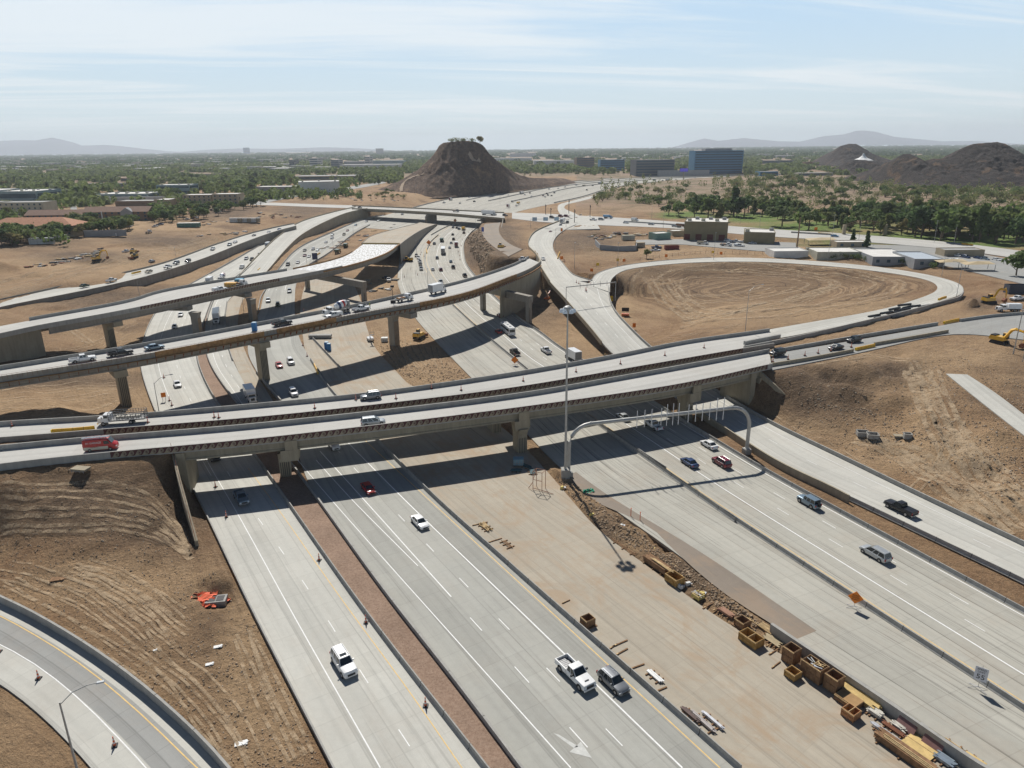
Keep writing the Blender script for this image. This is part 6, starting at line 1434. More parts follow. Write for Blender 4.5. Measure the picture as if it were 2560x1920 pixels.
# scattered distant low buildings
cand=[];rr2=random.Random(5)
for k in range(2000):
    px=rr2.uniform(-100,2660);py=rr2.choice([rr2.uniform(388,402),rr2.uniform(395,430)])
    if 920<px<1500 and py>388:continue
    if px>1500 and (py>418 or px>2040):continue
    if px>1560 and py>400 and px<1900:continue
    if any(a-6<px<b+6 and c-4<py<d+6 for a,b,c,d in BOXES):continue
    if any(abs(px-a)<26 and abs(py-b)<3 for a,b in cand):continue
    cand.append((px,py))
    if len(cand)>=190:break
proto={}
for i,(px,py) in enumerate(cand):
    g=P(px,py,9);k=i%5
    if k not in proto:
        m=MB();w,d,h=[(50,36,9),(30,22,7),(70,46,10),(34,30,14),(24,18,7)][k];m.box((0,0,h/2),(w,d,h),wm_(['white','tan','grey','cream','brown'][k]));m.box((0,0,h+.1),(w-.8,d-.8,.3),[ROOFW,ROOFW,ROOFW,ROOFG,ROOFT][k])
        for q in range(max(2,int(w/8))):m.box((-w/2+w*(q+.5)/max(2,int(w/8)),-d/2-.04,h*.55),(2.4,.08,1.6),GW)
        proto[k]=m.mesh('distant_building')
    link('distant_building',proto[k],None,g,rr2.choice([0,0,.03,1.57]),label=['small white roofed hall in the sea of trees','small tan building in the sea of trees','wide grey hall in the sea of trees','cream block in the sea of trees','brown tile roofed building in the sea of trees'][k],cat='building',group='distant low buildings among the trees')
# ================================================================== vegetation
def leafm(name,a,b,c3):
    t=NT(name);oi=t.n('ShaderNodeObjectInfo').outputs['Random'];n=t.noise(t.pos(),.35,3);n2=t.noise(t.pos(),3,2)
    c=t.mix(t.ramp(n,.35,.65),a,b);c=t.mix(t.math('MULTIPLY',t.ramp(oi,.55,1),.6),c,c3);k=t.ramp(n2,.3,.7,.8,1.25);c=t.mix(1.0,c,t.comb(k,k,k),'MULTIPLY')
    t.out(c,.8);tr=t.n('ShaderNodeBsdfTranslucent');t.l(c,tr.inputs[0]);mx=t.n('ShaderNodeMixShader');mx.inputs[0].default_value=.42;t.l(t.b.outputs[0],mx.inputs[1]);t.l(tr.outputs[0],mx.inputs[2]);t.l(mx.outputs[0],t.t.nodes['Material Output'].inputs[0]);return t.m
LF=[leafm('green_leaves',(.085,.135,.04),(.16,.215,.07),(.23,.22,.08)),leafm('dark_conifer_leaves',(.055,.10,.04),(.11,.165,.06),(.13,.15,.06)),leafm('dusty_olive_leaves',(.14,.165,.06),(.22,.235,.09),(.26,.20,.09))]
BARK=flat('brown_bark',(.13,.095,.07),.95,var=.25)
def crown(kind,h,seed,nleaf,lf,ls):
    q=np.random.RandomState(seed);cl=[]
    if kind=='round':
        for k in range(13):
            a=q.uniform(0,6.28);r=q.uniform(0,.34)*h;cl.append((r*math.cos(a),r*math.sin(a),h*q.uniform(.40,.84),h*q.uniform(.12,.21)))
    elif kind=='wide':
        for k in range(16):
            a=q.uniform(0,6.28);r=q.uniform(.05,.62)*h;cl.append((r*math.cos(a),r*math.sin(a),h*(.82-.45*(r/h)**1.2)*q.uniform(.75,1),h*q.uniform(.13,.22)))
    elif kind=='tall':
        for k in range(15):
            z=q.uniform(.22,.93);a=q.uniform(0,6.28);r=q.uniform(0,.17)*h*(1.25-z);cl.append((r*math.cos(a),r*math.sin(a),h*z,h*q.uniform(.07,.12)*(1.5-z*.8)))
    elif kind=='cone':
        for k in range(18):
            z=.12+.83*k/17;a=q.uniform(0,6.28);r=.05*h*(1-z);cl.append((r*math.cos(a),r*math.sin(a),h*z,h*.16*(1.12-z)))
    elif kind=='bush':
        for k in range(9):
            a=q.uniform(0,6.28);r=q.uniform(0,.6)*h;cl.append((r*math.cos(a),r*math.sin(a),h*q.uniform(.25,.62),h*q.uniform(.25,.38)))
    cl=np.array(cl);i=q.randint(0,len(cl),nleaf);c=cl[i]
    d=q.normal(size=(nleaf,3));d/=np.linalg.norm(d,axis=1)[:,None];rad=q.uniform(.55,1.08,nleaf)[:,None]
    p=c[:,:3]+d*rad*c[:,3:4]*np.array([1.1,1.1,.85]);p[:,2]=np.maximum(p[:,2],.15*h if kind!='bush' else .05*h)
    n=d*.7+q.normal(size=(nleaf,3))*.6+np.array([0,0,.3]);n/=np.linalg.norm(n,axis=1)[:,None]
    t=np.cross(n,q.normal(size=(nleaf,3)));t/=np.linalg.norm(t,axis=1)[:,None];b=np.cross(n,t);s=ls*q.uniform(.6,1.4,nleaf)[:,None]
    v=np.stack([p-t*s-b*s*.7,p+t*s-b*s*.7,p+t*s*.8+b*s*.7,p-t*s*.8+b*s*.7],1).reshape(-1,3)
    return v,np.arange(len(v)).reshape(-1,4)
def treeproto(kind,h,seed,lf,nleaf=420,ls=None):
    v,f=crown(kind,h,seed,nleaf,lf,ls or h*.054);cm=fastmesh('crown',v,f,[LF[lf]])
    m=MB();q=random.Random(seed);top=(.55 if kind in('round','wide') else .85)*h
    if kind!='bush':
        m.tube([(0,0,-.5),(.02*h,0,top*.5),(0,.02*h,top)],[.032*h,.022*h,.008*h],BARK,6)
        if kind in('round','wide','tall'):
            for k in range(4):
                a=k*1.6+q.random();z=top*(.35+.12*k);m.tube([(0,0,z),(math.cos(a)*.13*h,math.sin(a)*.13*h,z+.12*h),(math.cos(a)*.26*h,math.sin(a)*.26*h,z+.2*h)],[.014*h,.010*h,.004*h],BARK,4)
    else:
        for k in range(3):a=k*2.1;m.tube([(0,0,-.2),(math.cos(a)*.25*h,math.sin(a)*.25*h,.45*h)],.03*h,BARK,4)
    return cm,m.mesh('trunk')
TP={}
def tree(kind,loc,h,lf,label,group,cat='tree',name=None,var=0):
    k=(kind,lf,var%4)
    if k not in TP:TP[k]=treeproto(kind,10.0,hash_(k),lf,{'bush':260,'tall':520,'wide':560}.get(kind,460))
    cm,tm=TP[k];s=h/10.0
    o=empty(name or {'bush':'shrub','cone':'conifer_tree','tall':'tall_tree','round':'shade_tree','wide':'spreading_tree'}[kind],loc,rnd.uniform(0,6.28),label=label,cat=cat,group=group);o.scale=(s*rnd.uniform(.9,1.15),s*rnd.uniform(.9,1.15),s)
    link('crown',cm,o);link('trunk',tm,o);return o
def hash_(k):return sum(ord(c)*(i+3) for i,c in enumerate(str(k)))%9999
def hpx(h_px,p):return h_px*(p.y*CP-(p.z-H)*SP)/FPX
# key trees of the park: (base px, base py, height px, kind, leaf)
KEY=[(1834,541,74,'tall',1,'tallest dark tree left of the park lamp posts'),(1769,549,58,'round',0,'broad tree on the grass left of the tallest dark tree'),(1735,546,40,'round',0,'tree left of the broad one on the park grass'),(1697,541,42,'wide',0,'spreading tree at the left end of the park grass'),(1672,538,30,'wide',1,'low dark tree at the left end of the park'),(1800,552,44,'tall',2,'slim olive tree behind the maintenance building'),(1955,566,60,'wide',1,'wide dark tree above the small khaki building'),(2021,575,56,'wide',0,'leaning wide tree left of the park gate'),(2070,566,44,'round',2,'brown tipped tree left of the park gate'),(2105,568,36,'round',1,'round dark tree left of the park gate'),(2149,561,58,'round',1,'large dark tree behind the park gate'),(2186,556,52,'round',1,'second large dark tree behind the park gate'),(2200,586,42,'round',0,'tree right of the park gate arch'),(2253,588,42,'round',2,'orange tinted tree right of the park gate'),(2282,583,84,'tall',2,'tall olive tree in the middle of the park'),(2305,586,74,'tall',0,'tall tree right of the tall olive one'),(2345,584,78,'tall',0,'tall thin tree left of the tall dense pair'),(2397,592,78,'round',0,'big round tree in the right park row'),(2447,604,94,'tall',0,'very tall tree by the right curb of the park'),(2487,602,62,'round',1,'dense dark tree right of the very tall one'),(2530,590,86,'round',0,'big tree near the right edge of the park'),(2575,600,80,'round',0,'tree cut by the right edge of the park'),(2123,578,22,'round',0,'small bright round tree under the gate'),(2131,606,34,'cone',1,'left conifer before the park gate'),(2166,619,42,'cone',1,'right conifer before the park gate'),(2540,690,66,'round',0,'large round tree at the right end of the hedge'),(1616,646,24,'round',0,'lone green desert tree beside the block wall'),(2190,560,30,'bush',0,'shrub beside the park gate'),(70,0,0,'',0,'')][:-1]
for i,(a,b,hp,k,lf,lab) in enumerate(KEY):
    g=G(a,b,9);tree(k,g,hpx(hp,g),lf,lab,None,var=i)
def scatter(poly,n,kinds,hr,label,group,mind=5,cat='tree',seed=1,avoid=True,zg=9):
    q=random.Random(seed);xs=[p[0] for p in poly];ys=[p[1] for p in poly];pl=[];tr=0
    while len(pl)<n and tr<n*40:
        tr+=1;a=q.uniform(min(xs),max(xs));b=q.uniform(min(ys),max(ys))
        if not in_poly(np.array([a]),np.array([b]),poly)[0]:continue
        if any(abs(a-c)<mind and abs(b-d)<mind*.35 for c,d in pl):continue
        if avoid and any(x0<a<x1 and y0-2<b<y1+4 for x0,x1,y0,y1 in BOXES):continue
        g=G(a,b,zg);
        if look(g.x,g.y,3)<2:continue
        pl.append((a,b));k,lf=q.choice(kinds);tree(k,g,q.uniform(*hr),lf,label,group,cat,var=len(pl))
scatter([(1660,530),(2000,560),(2090,575),(2560,600),(2560,560),(2200,545),(1900,530),(1700,515)],80,[('round',0),('round',1),('wide',0),('tall',2)],(9,18),'leafy tree standing in the row of trees along the park','trees along the park row',14,seed=2)
scatter([(2270,600),(2560,612),(2560,585),(2280,572)],24,[('round',0),('tall',0),('round',1)],(15,22),'big leafy tree in the tall right part of the park row','tall trees in the right park row',14,seed=22)
scatter([(1460,500),(1560,505),(1640,512),(1640,495),(1500,482)],16,[('bush',0),('wide',0),('bush',2)],(6,10),'green desert tree right of the cross street junction','desert trees right of the junction',10,seed=3)
scatter([(1600,505),(1750,512),(1700,522),(1600,515)],10,[('bush',0),('wide',0)],(6,9),'dense green shrub above the sand bank','shrubs above the sand bank',10,seed=4)
scatter([(1500,475),(1650,470),(1830,478),(2200,500),(2560,520),(2560,545),(2200,530),(1850,520),(1560,485)],90,[('bush',0),('bush',2),('wide',2),('wide',0)],(5,10),'low scattered desert tree on the pink gravel flat','scattered desert trees on the gravel flat',16,seed=5)
scatter([(1820,445),(1900,425),(2050,440),(2200,470),(2420,478),(2560,480),(2560,505),(2250,500),(2000,485),(1830,470)],120,[('bush',0),('wide',0),('bush',2)],(7,12),'bushy green tree in the thicket below the rocky hills','thicket below the rocky hills',11,seed=6)
scatter([(1340,440),(1600,440),(1590,428),(1340,418)],26,[('wide',0),('round',0),('bush',0)],(6,10),'green tree along the far side of the distant freeway','trees on the far side of the distant freeway',10,seed=7)
scatter([(2060,645),(2190,652),(2350,674),(2470,692),(2530,694),(2530,686),(2360,664),(2190,646),(2070,640)],34,[('bush',1),('bush',0)],(2.6,3.8),'dark clipped shrub of the hedge along the loop ramp','hedge shrubs along the loop ramp',9,cat='shrub',seed=8,avoid=False)
scatter([(2200,640),(2340,632),(2480,640),(2500,625),(2230,615)],16,[('round',0),('round',2),('round',1)],(6,9),'round tree between the sheds and the park road','trees between the sheds and the park road',14,seed=9)
scatter([(0,625),(80,612),(180,596),(330,580),(330,560),(190,560),(100,585),(0,590)],70,[('round',0),('wide',0),('round',1),('wide',2)],(7,12),'leafy tree around the apartment houses at left','trees around the left apartment houses',7,seed=10,avoid=False)
scatter([(0,555),(120,548),(440,560),(520,545),(620,525),(700,505),(640,500),(560,515),(400,530),(0,538)],64,[('round',0),('round',1),('wide',0)],(7,11),'green tree between the car lot and the apartment block','trees between car lot and apartments',10,seed=11)
scatter([(0,500),(260,505),(640,500),(760,470),(960,462),(900,440),(0,445)],90,[('round',0),('round',1),('tall',0),('round',2),('tall',1)],(9,17),'tall leafy tree among the flat roofs of the left town','trees among the flat roofs at left',11,seed=12)
scatter([(860,500),(1010,498),(1000,482),(900,478)],16,[('bush',2),('bush',0),('wide',0)],(4,7),'olive desert shrub at the left foot of the butte','shrubs at the left foot of the butte',9,seed=13)
scatter([(1300,440),(1340,445),(1400,438),(1330,425)],8,[('bush',2)],(4,6),'olive shrub at the right foot of the butte','shrubs at the right foot of the butte',9,seed=14,avoid=False)
for i,(a,b,s,lab) in enumerate([(1128,353,8,'leftmost thin tree on top of the butte'),(1142,353,9,'second thin tree on top of the butte'),(1158,352,8,'third thin tree on top of the butte'),(1180,352,8,'fourth thin tree on top of the butte'),(1200,356,13,'largest tree on the right rim of the butte top')]):
    d=ray(a,b);Y=1070;z=float(bz_(np.array([d[0]/d[1]*Y]),np.array([Y]))[0]);k=0
    tree('bush' if i<4 else 'round',Vector((d[0]/d[1]*Y,Y,z-1.5)),s*(.9 if i<4 else 1.05),2,lab,None,var=i)
# sea of trees toward the horizon: uncountable
def canopy(name,n,rmin,rmax,seed,cond,s0,lf,power=1.0):
    q=np.random.RandomState(seed);u=q.uniform(0,1,n);r=rmin*(rmax/rmin)**(u**power);az=q.uniform(-58,58,n)*math.pi/180
    x=r*np.sin(az);y=r*np.cos(az);px,py=projv(x,y,np.full(n,9.0));ok=cond(px,py,r,x,y,q)
    x,y,r=x[ok],y[ok],r[ok];n=len(x);K=26;s=s0*(r/rmin)**.45
    base=q.normal(size=(n,K,3));base/=np.linalg.norm(base,axis=2)[:,:,None]
    hh=(5+q.uniform(0,6,n))*(1+.1*(r/rmin)**.3)
    c=np.stack([x,y,9+hh*.5],1)[:,None,:];p=c+base*np.stack([s*4,s*4,hh*.5],1)[:,None,:]
    nn=base+q.normal(size=base.shape)*.5;nn/=np.linalg.norm(nn,axis=2)[:,:,None];t=np.cross(nn,q.normal(size=base.shape));t/=np.linalg.norm(t,axis=2)[:,:,None];b=np.cross(nn,t);ss=(s[:,None,None]*q.uniform(.7,1.4,(n,K,1)))
    v=np.stack([p-t*ss-b*ss,p+t*ss-b*ss,p+t*ss+b*ss,p-t*ss+b*ss],2).reshape(-1,3)
    me=fastmesh(name,v,np.arange(len(v)).reshape(-1,4),[LF[lf]]);return link(name,me,kind='stuff')
def hillmask(px,py):return ((px>925)&(px<1500)&(py>438)&(py<495))|((px>2170)&(px<2700)&(py>388)&(py<470))
def cnd(px,py,r,x,y,q):
    c=((r>1450)|((px<1000)&(r>900)))&~((px>1000)&(px<1960)&(py>433))&~((px>1960)&(r<1270))&~((px>2040)&(px<2250)&(r>1780)&(r<2130))&~((px>2070)&(px<2230)&(r>1320)&(r<1480))&~((px>880)&(px<1500)&(r>860)&(r<1260))
    for a,b,u,v in BOXES:c&=~((px>a)&(px<b)&(py>u-1)&(py<v+1.5)&(q.uniform(size=px.shape)<.9))
    return c&(hashnoise(x/180,y/140,3)>.16)
canopy('distant_tree_canopy',11000,900,3200,51,cnd,1.7,0,.8);canopy('distant_tree_canopy',9000,3000,15500,52,cnd,3.6,1,.8)
canopy('undergrowth_shrubs',5200,520,1500,53,lambda px,py,r,x,y,q:(px<900)&((py<545)|((px<170)&(py<612)&(py>575))|((px<430)&(py<562)))&(py>425)&(hashnoise(x/40,y/40,8)>.45)&~np.any([((px>a)&(px<b)&(py>c)&(py<d+2)) for a,b,c,d in BOXES],axis=0)&~((px>165)&(px<215)&(py<550))&~((py>500)&(px>480)),.7,0)
canopy('desert_scrub',5200,540,1500,54,lambda px,py,r,x,y,q:(px>1480)&(py<535)&(py>(445 if True else 0))&((hashnoise(x/45,y/45,8)>.62)|((py<478)&(px>1780)&(hashnoise(x/25,y/25,8)>.42)))&~((px>2190)&(py<462))&~((py<500)&(px<1500)),.42,2)
# ================================================================== poles, signs and site clutter
GALV=flat('galvanised_steel',(.40,.40,.385),.5,.35);ORG=flat('orange_sign_sheeting',(.80,.22,.02),.5,var=.06);WOOD=flat('sawn_timber',(.50,.36,.19),.85,var=.3,sc=2);WOOD2=flat('weathered_brown_timber',(.24,.14,.075),.9,var=.35,sc=2);PLY=flat('yellow_plywood',(.58,.42,.18),.85,var=.2,sc=1);PIPE=flat('pale_metal_pipe',(.62,.63,.66),.35,.4);CONC=W_grey
PINK=flat('red_white_board',(.55,.12,.08),.6)
def grp(name,loc,label,cat,group=None,rz=0.0):return empty(name,loc,rz,label=label,cat=cat,group=group)
def top_h(base,px,py):
    """height at which the vertical over base is seen at pixel row py"""
    lo,hi=0,80
    for _ in range(30):
        m=(lo+hi)/2
        if float(projv(np.array([base.x]),np.array([base.y]),np.array([base.z+m]))[1][0])>py:lo=m
        else:hi=m
    return m
# high mast
b=P(1413,1196,0);h=top_h(b,1414,768);o=grp('high_mast_light',b,'very tall high mast light rising in front of the twin bridges','light pole')
m=MB();m.box((0,0,.7),(1.7,1.7,3.0),W_grey);m.build('footing',o)
m=MB();m.tube([(0,0,1.5),(0,0,h*.5),(0,0,h)],[.28,.22,.13],GALV,12);m.build('pole',o,smooth=True)
m=MB();m.lathe([(.2,-.4),(.7,-.35),(.75,-.15),(.65,.1),(.3,.3)],GALV,(0,0,h),14);m.build('luminaire_ring',o)
for k in range(6):
    a=k*math.pi/3;m=MB();m.lathe([(.15,.30),(.42,.05),(.50,-.35),(.46,-.40)],flat('lamp_glass',(.62,.68,.74),.15),(1.15*math.cos(a),1.15*math.sin(a),h-.6),10);m.tube([(.9*math.cos(a),.9*math.sin(a),h-.3),(1.45*math.cos(a),1.45*math.sin(a),h-.35)],.05,GALV,5);m.build('luminaire',o)
# street lamps
def lamp(bx,by,tx,ty,zg,label,arm=None,thick=.11,z=None,m_=None,head=True,name='street_lamp'):
    b=P(bx,by,z) if z is not None else G(bx,by,zg);h=top_h(b,tx,ty);o=grp(name,b,label,'light pole','street lamps');mm=m_ or GALV
    m=MB();m.tube([(0,0,-.3),(0,0,h)],thick,mm,8,r2=thick*.6);m.build('pole',o)
    if arm:
        ax,ay=arm;q=P(ax,ay,b.z+h+.6) if False else None
        dx=arm[0];dy=arm[1];m=MB();m.tube([(0,0,h-.3),(dx*.35,dy*.35,h+.9),(dx*.75,dy*.75,h+1.4),(dx,dy,h+1.45)],.05,mm,6);m.build('arm',o)
        m=MB();an=math.atan2(dy,dx);m.box((dx*1.0+math.cos(an)*.3,dy+math.sin(an)*.3,h+1.45),(.85,.34,.14),flat('lamp_head',(.42,.44,.46),.4,.3),an,.2,.2);m.build('lamp_head',o)
    elif head:
        m=MB();m.box((.15,0,h+.05),(.7,.35,.15),flat('lamp_head',(.42,.44,.46),.4,.3));m.build('lamp_head',o)
    return o
lamp(196,1935,173,1756,0,'lamp post with a curved arm over the bottom left ramp',arm=(3.6,1.2),z=.3,thick=.14)
lamp(398,1032,390,957,0,'lamp post with arm behind the far bridge parapet at left',arm=(3.4,2.2),z=0)
for i,(bx,by,tx,ty,zg,lab,arm) in enumerate([(350,745,347,702,2,'lamp below the far left ramp near its black car',(3,2)),(574,655,572,624,3,'lamp on the dirt path left of the long ramp',(2.5,1.5)),(440,645,436,618,7,'small lamp above the far left ramp',None),(610,781,608,746,0,'lamp between the flyovers beside a pier',(2,2)),(1863,828,1887,726,8,'tall thin lamp in front of the round soil basin',(4.5,2.0)),(2391,742,2396,664,8.5,'lamp at the right tip of the loop ramp',(-2.5,1)),(2354,691,2357,641,8.5,'tall lamp behind the hedge by the large shed',None),(2069,652,2070,592,8.5,'tall thin lamp in front of the pale shed',None),(2081,589,2083,537,9,'lamp at the curb left of the park gate',None),(2146,605,2149,550,9,'lamp with a white tilted head near the park gate',(-1.5,-2)),(2335,607,2337,552,9,'lamp in front of the tall park trees',None),(2384,612,2390,567,9,'lamp with a white tilted head by the right park curb',(-1.5,-2)),(1784,651,1788,582,8,'tall lamp above the loop ramp left of the sheds',None),(1544,666,1545,607,8,'tall lamp beside the left bend of the loop ramp',None),(1436,673,1436,607,8,'tall lamp between the two ramps',None),(1389,626,1390,572,8,'lamp beside the upper ramp curb',None),(1658,570,1660,521,9,'lamp with white head in front of the sand bank',(-1.2,-2)),(1629,548,1629,514,9,'thin lamp on the sand bank',None),(1898,578,1901,537,9,'lamp with white head right of the maintenance building',(-1.2,-2)),(1850,560,1851,531,9,'lamp behind the maintenance building',None),(1042,641,1041,602,0,'lamp left of the queued vehicles on the bend',None),(1070,715,1071,671,0,'lamp at the double line above the middle flyover',None),(884,590,884,566,0,'lamp behind the white unfinished deck',None),(834,628,834,597,0,'lamp right of the long retaining wall',None),(769,676,769,641,0,'lamp beside the blue message board',None),(1189,571,1190,540,0,'lamp just before the cross street bridge',None),(1186,479,1187,455,4,'right one of two lamps before the dark foot of the butte',(2.5,0)),(1173,479,1173,453,4,'left one of two lamps before the dark foot of the butte',(-2.5,0)),(1250,511,1251,480,1,'lamp among the distant freeway lanes',None),(720,492,720,455,9,'pole beside the street left of the butte',None),(1039,488,1039,462,6,'lamp at the left foot of the butte',None),(1358,473,1358,440,3,'lamp on the far shoulder right of the butte',None),(2556,905,2556,878,9,'thin post at the right edge above the excavator',None)]):
    lamp(bx,by,tx,ty,zg,lab,arm)
lamp(2533,885,2548,775,9,'tall lamp post in front of the parked excavator at right',None,thick=.16)
lamp(1991,630,1997,543,9,'thick brown monopole rising from the white shed',None,thick=.5,m_=wm_('brown'),head=False,name='antenna_pole')
lamp(262,578,257,528,9,'thick white pole behind the grey screen wall at left',None,thick=.55,m_=wm_('white'),head=False,name='antenna_pole')
for i,(bx,by,tx,ty) in enumerate([(1422,534,1422,498),(1436,556,1436,523),(1475,542,1475,512),(1364,536,1364,511),(1377,541,1377,520),(630,507,630,488),(601,512,601,492)]):
    b=P(bx,by,9);h=top_h(b,tx,ty);o=grp('signal_pole',b,['dark signal pole behind the dark red cars','signal pole at the near corner of the crossing','signal pole at the right corner of the crossing','slim dark pole left of the black car','slim dark pole beside the black car','dark pole at the left end of the cross street','second dark pole at the left end of the cross street'][i],'signal pole','signal poles');m=MB();m.tube([(0,0,0),(0,0,h)],.28,BLK,6);m.build('pole',o)
    m=MB();m.box((.4,0,h*.85),(.4,.4,1.1),BLK);m.build('signal_head',o)
# main gantry
a=P(1421,1190,0);b=P(1866,1132,0);d=(b-a);L_=d.length;an=math.atan2(d.y,d.x);hb=top_h(b+(a-b)*.08,1830,1018);o=grp('sign_gantry',a,'grey arched tube sign gantry with bare upright bars over the northbound lanes','gantry',rz=an)
m=MB();rr_=4.6;pts=[(0,0,1.0),(0,0,hb-rr_)]
for k in range(1,7):t=k/6*math.pi/2;pts.append((rr_-rr_*math.cos(t),0,hb-rr_+rr_*math.sin(t)))
for k in range(0,7):t=k/6*math.pi/2;pts.append((L_-rr_+rr_*math.sin(t),0,hb-rr_+rr_*math.cos(t)))
pts.append((L_,0,1.0));m.tube(pts,.40,GALV,14);m.build('tube_frame',o,smooth=True)
for x in (0,L_):
    m=MB();m.box((x,0,.3),(1.5,1.5,1.5),W_grey);m.build('footing',o);m=MB();m.lathe([(.62,0),(.62,.12),(.44,.14)],GALV,(x,0,1.05),12);m.build('base_plate',o)
for x in (rr_,L_-rr_):m=MB();m.lathe([(.52,-.12),(.52,.12)],GALV,(x,0,hb),14,'x');m.build('flange',o)
def xat(px,py):
    r=ray(px,py);return min((i*.1 for i in range(int(L_*10))),key=lambda x:abs(float(projv(np.array([a.x+math.cos(an)*x]),np.array([a.y+math.sin(an)*x]),np.array([hb]))[0][0])-px))
for i,(px,lo,hi) in enumerate([(1590,1.9,1.9),(1609,1.9,1.9),(1627,1.9,1.9),(1651,1.9,1.9),(1665,2.6,2.2),(1680,2.6,2.2),(1694,2.6,2.2),(1719,2.0,2.0),(1737,2.0,2.0),(1754,2.0,2.0),(1771,2.0,2.0),(1789,2.8,2.3),(1806,2.8,2.3)]):
    x=xat(px,1030);m=MB();m.box((x,-.50,hb+(lo-hi)/2),(.13,.10,lo+hi),flat('pale_bracket',(.66,.66,.66),.5));m.build('sign_bracket',o)
# small portal gantry on the ramp
a=P(1415,766,7);b=P(1538,752,7);d=b-a;h=top_h(a,1414,718);o=grp('sign_gantry',a,'thin flat gantry frame across the two ramps','gantry',rz=math.atan2(d.y,d.x));m=MB();m.tube([(0,0,0),(0,0,h),(d.length,0,h),(d.length,0,0)],.2,GALV,6);m.build('frame',o)
for k in range(5):m=MB();m.box((6+k*3,-.2,h),(.12,.1,2.0),GALV);m.build('sign_bracket',o)
a=P(1350,569,9);
o=grp('sign_gantry',P(1340,572,8),'distant gantry with three pale blue sign panels left of the crossing','gantry')
m=MB();m.tube([(-4,0,0),(-4,0,7),(22,0,7),(22,0,0)],.18,GALV,6);m.build('frame',o)
for k in range(3):m=MB();m.box((-1+k*8,-.3,7),(3.4,.15,2.6),flat('pale_blue_panel',(.35,.48,.58),.5));m.build('sign_panel',o)
# digital board
b=P(1708,452,5);h=top_h(b,1708,425);o=grp('digital_billboard',b,'blue and purple digital board on a post by the distant freeway','billboard');m=MB();m.tube([(0,0,0),(0,0,h-2)],.7,wm_('tan'),8);m.build('post',o)
t=NT('lit_blue_screen');t.setv(t.b.inputs['Emission Color'],(.12,.10,.62,1));t.b.inputs['Emission Strength'].default_value=.35;SCR=t.out((.05,.04,.3),.4);m=MB();m.box((0,0,h),(15,1.2,6.2),BLK);m.box((0,-.65,h),(14.2,.1,5.4),SCR);m.build('screen',o)
# roll-up signs
def stand(px,py,label,kind,sz=1.75,hh=1.1,face=None,z=0,ink=None):
    b=P(px,py,z);o=grp('portable_sign',b,label,'sign')
    v=Vector((-b.x,-b.y)) if face is None else Vector(face);an=math.atan2(v.y,v.x)-math.pi/2*-1
    o.rotation_euler=(0,0,an)
    m=MB()
    for x,y in ((1.0,.5),(-1.0,.5),(1.0,-.5),(-1.0,-.5)):m.tube([(0,0,.35),(x,y,.03)],.035,PIPE,4)
    m.build('stand_legs',o);m=MB();m.tube([(0,0,.3),(0,0,hh+sz+.3)],.03,GALV,5);m.build('mast',o);m=MB()
    if kind=='diamond':
        c=hh+sz*.5;m.prism([(0,c-sz*.62),(sz*.62,c),(0,c+sz*.62),(-sz*.62,c)],'y',-.05,-.09,ORG)
    else:m.box((0,-.07,hh+sz*.5),(sz*.72,.03,sz),flat('white_sign_sheeting',(.62,.62,.66),.5))
    m.build('sign_face',o)
    return o,hh+sz*.5
o,c=stand(2135,1520,'orange diamond road work sign on a folding stand','diamond',1.7,1.0)
text('ROAD\nWORK\nAHEAD',.33,BLK,o,(0,-.11,c),(R(90),0,0),'lettering')
o,c=stand(2444,1722,'white speed limit 55 sign on a folding stand','rect',1.95,1.3)
text('SPEED',.36,BLK,o,(0,-.10,c+.66),(R(90),0,0),'lettering');text('LIMIT',.34,BLK,o,(0,-.10,c+.28),(R(90),0,0),'lettering');text('55',.98,BLK,o,(0,-.10,c-.42),(R(90),0,0),'lettering')
stand(1287,913,'orange diamond sign in front of the dark pickup above the bridges','diamond',1.9,.8)
stand(1072,613,'orange diamond sign standing on the bend','diamond',2.8,.6);stand(1138,556,'orange diamond sign in the shade of the cross street bridge','diamond',2.6,.6)
def board(px,py,zg,w,h,zb,mat,label,z=None,name='road_sign',mats=None):
    b=G(px,py,zg) if z is None else P(px,py,z);o=grp(name,b,label,'sign');an=math.atan2(-b.y,-b.x)+math.pi/2;o.rotation_euler=(0,0,an)
    m=MB();m.tube([(-w*.3,0,-.1),(-w*.3,0,zb+h*.5)],.06,GALV,5);m.build('post',o);m=MB();m.tube([(w*.3,0,-.1),(w*.3,0,zb+h*.5)],.06,GALV,5);m.build('post',o)
    m=MB();m.box((0,-.1,zb+h/2),(w,.08,h),mat);m.build('sign_face',o);return o
board(411,1003,0,1.2,1.3,1.2,ORG,'orange sign beside the left-hand roadway above the bridges',z=0)
for a,b,w,h,zb,lab in ((1445,698,1.5,1.6,3.4,'upper orange panel by the point between the ramps'),(1404,583,1.4,2.2,1.2,'orange striped panel on the upper ramp curb'),(1585,824,1.2,1.6,.9,'orange and white panel left of the round soil basin'),(1460,698,2,1.2,.5,'low orange board in front of the white car between the ramps'),(1404,652,1.6,1.6,.8,'orange arrow panel right of the yellow cushion'),(1479,685,1.4,1.5,1.2,'orange arrow panel at the start of the loop ramp'),(1560,660,1.4,1.5,1.2,'second orange arrow panel along the loop ramp'),(1665,648,1.4,1.5,1.2,'third orange arrow panel along the loop ramp'),(1802,642,1.4,1.5,1.2,'fourth orange arrow panel along the loop ramp'),(2039,578,2,2,.6,'orange board by the curb left of the park gate')):
    board(a,b,8,w,h,zb,ORG,lab)
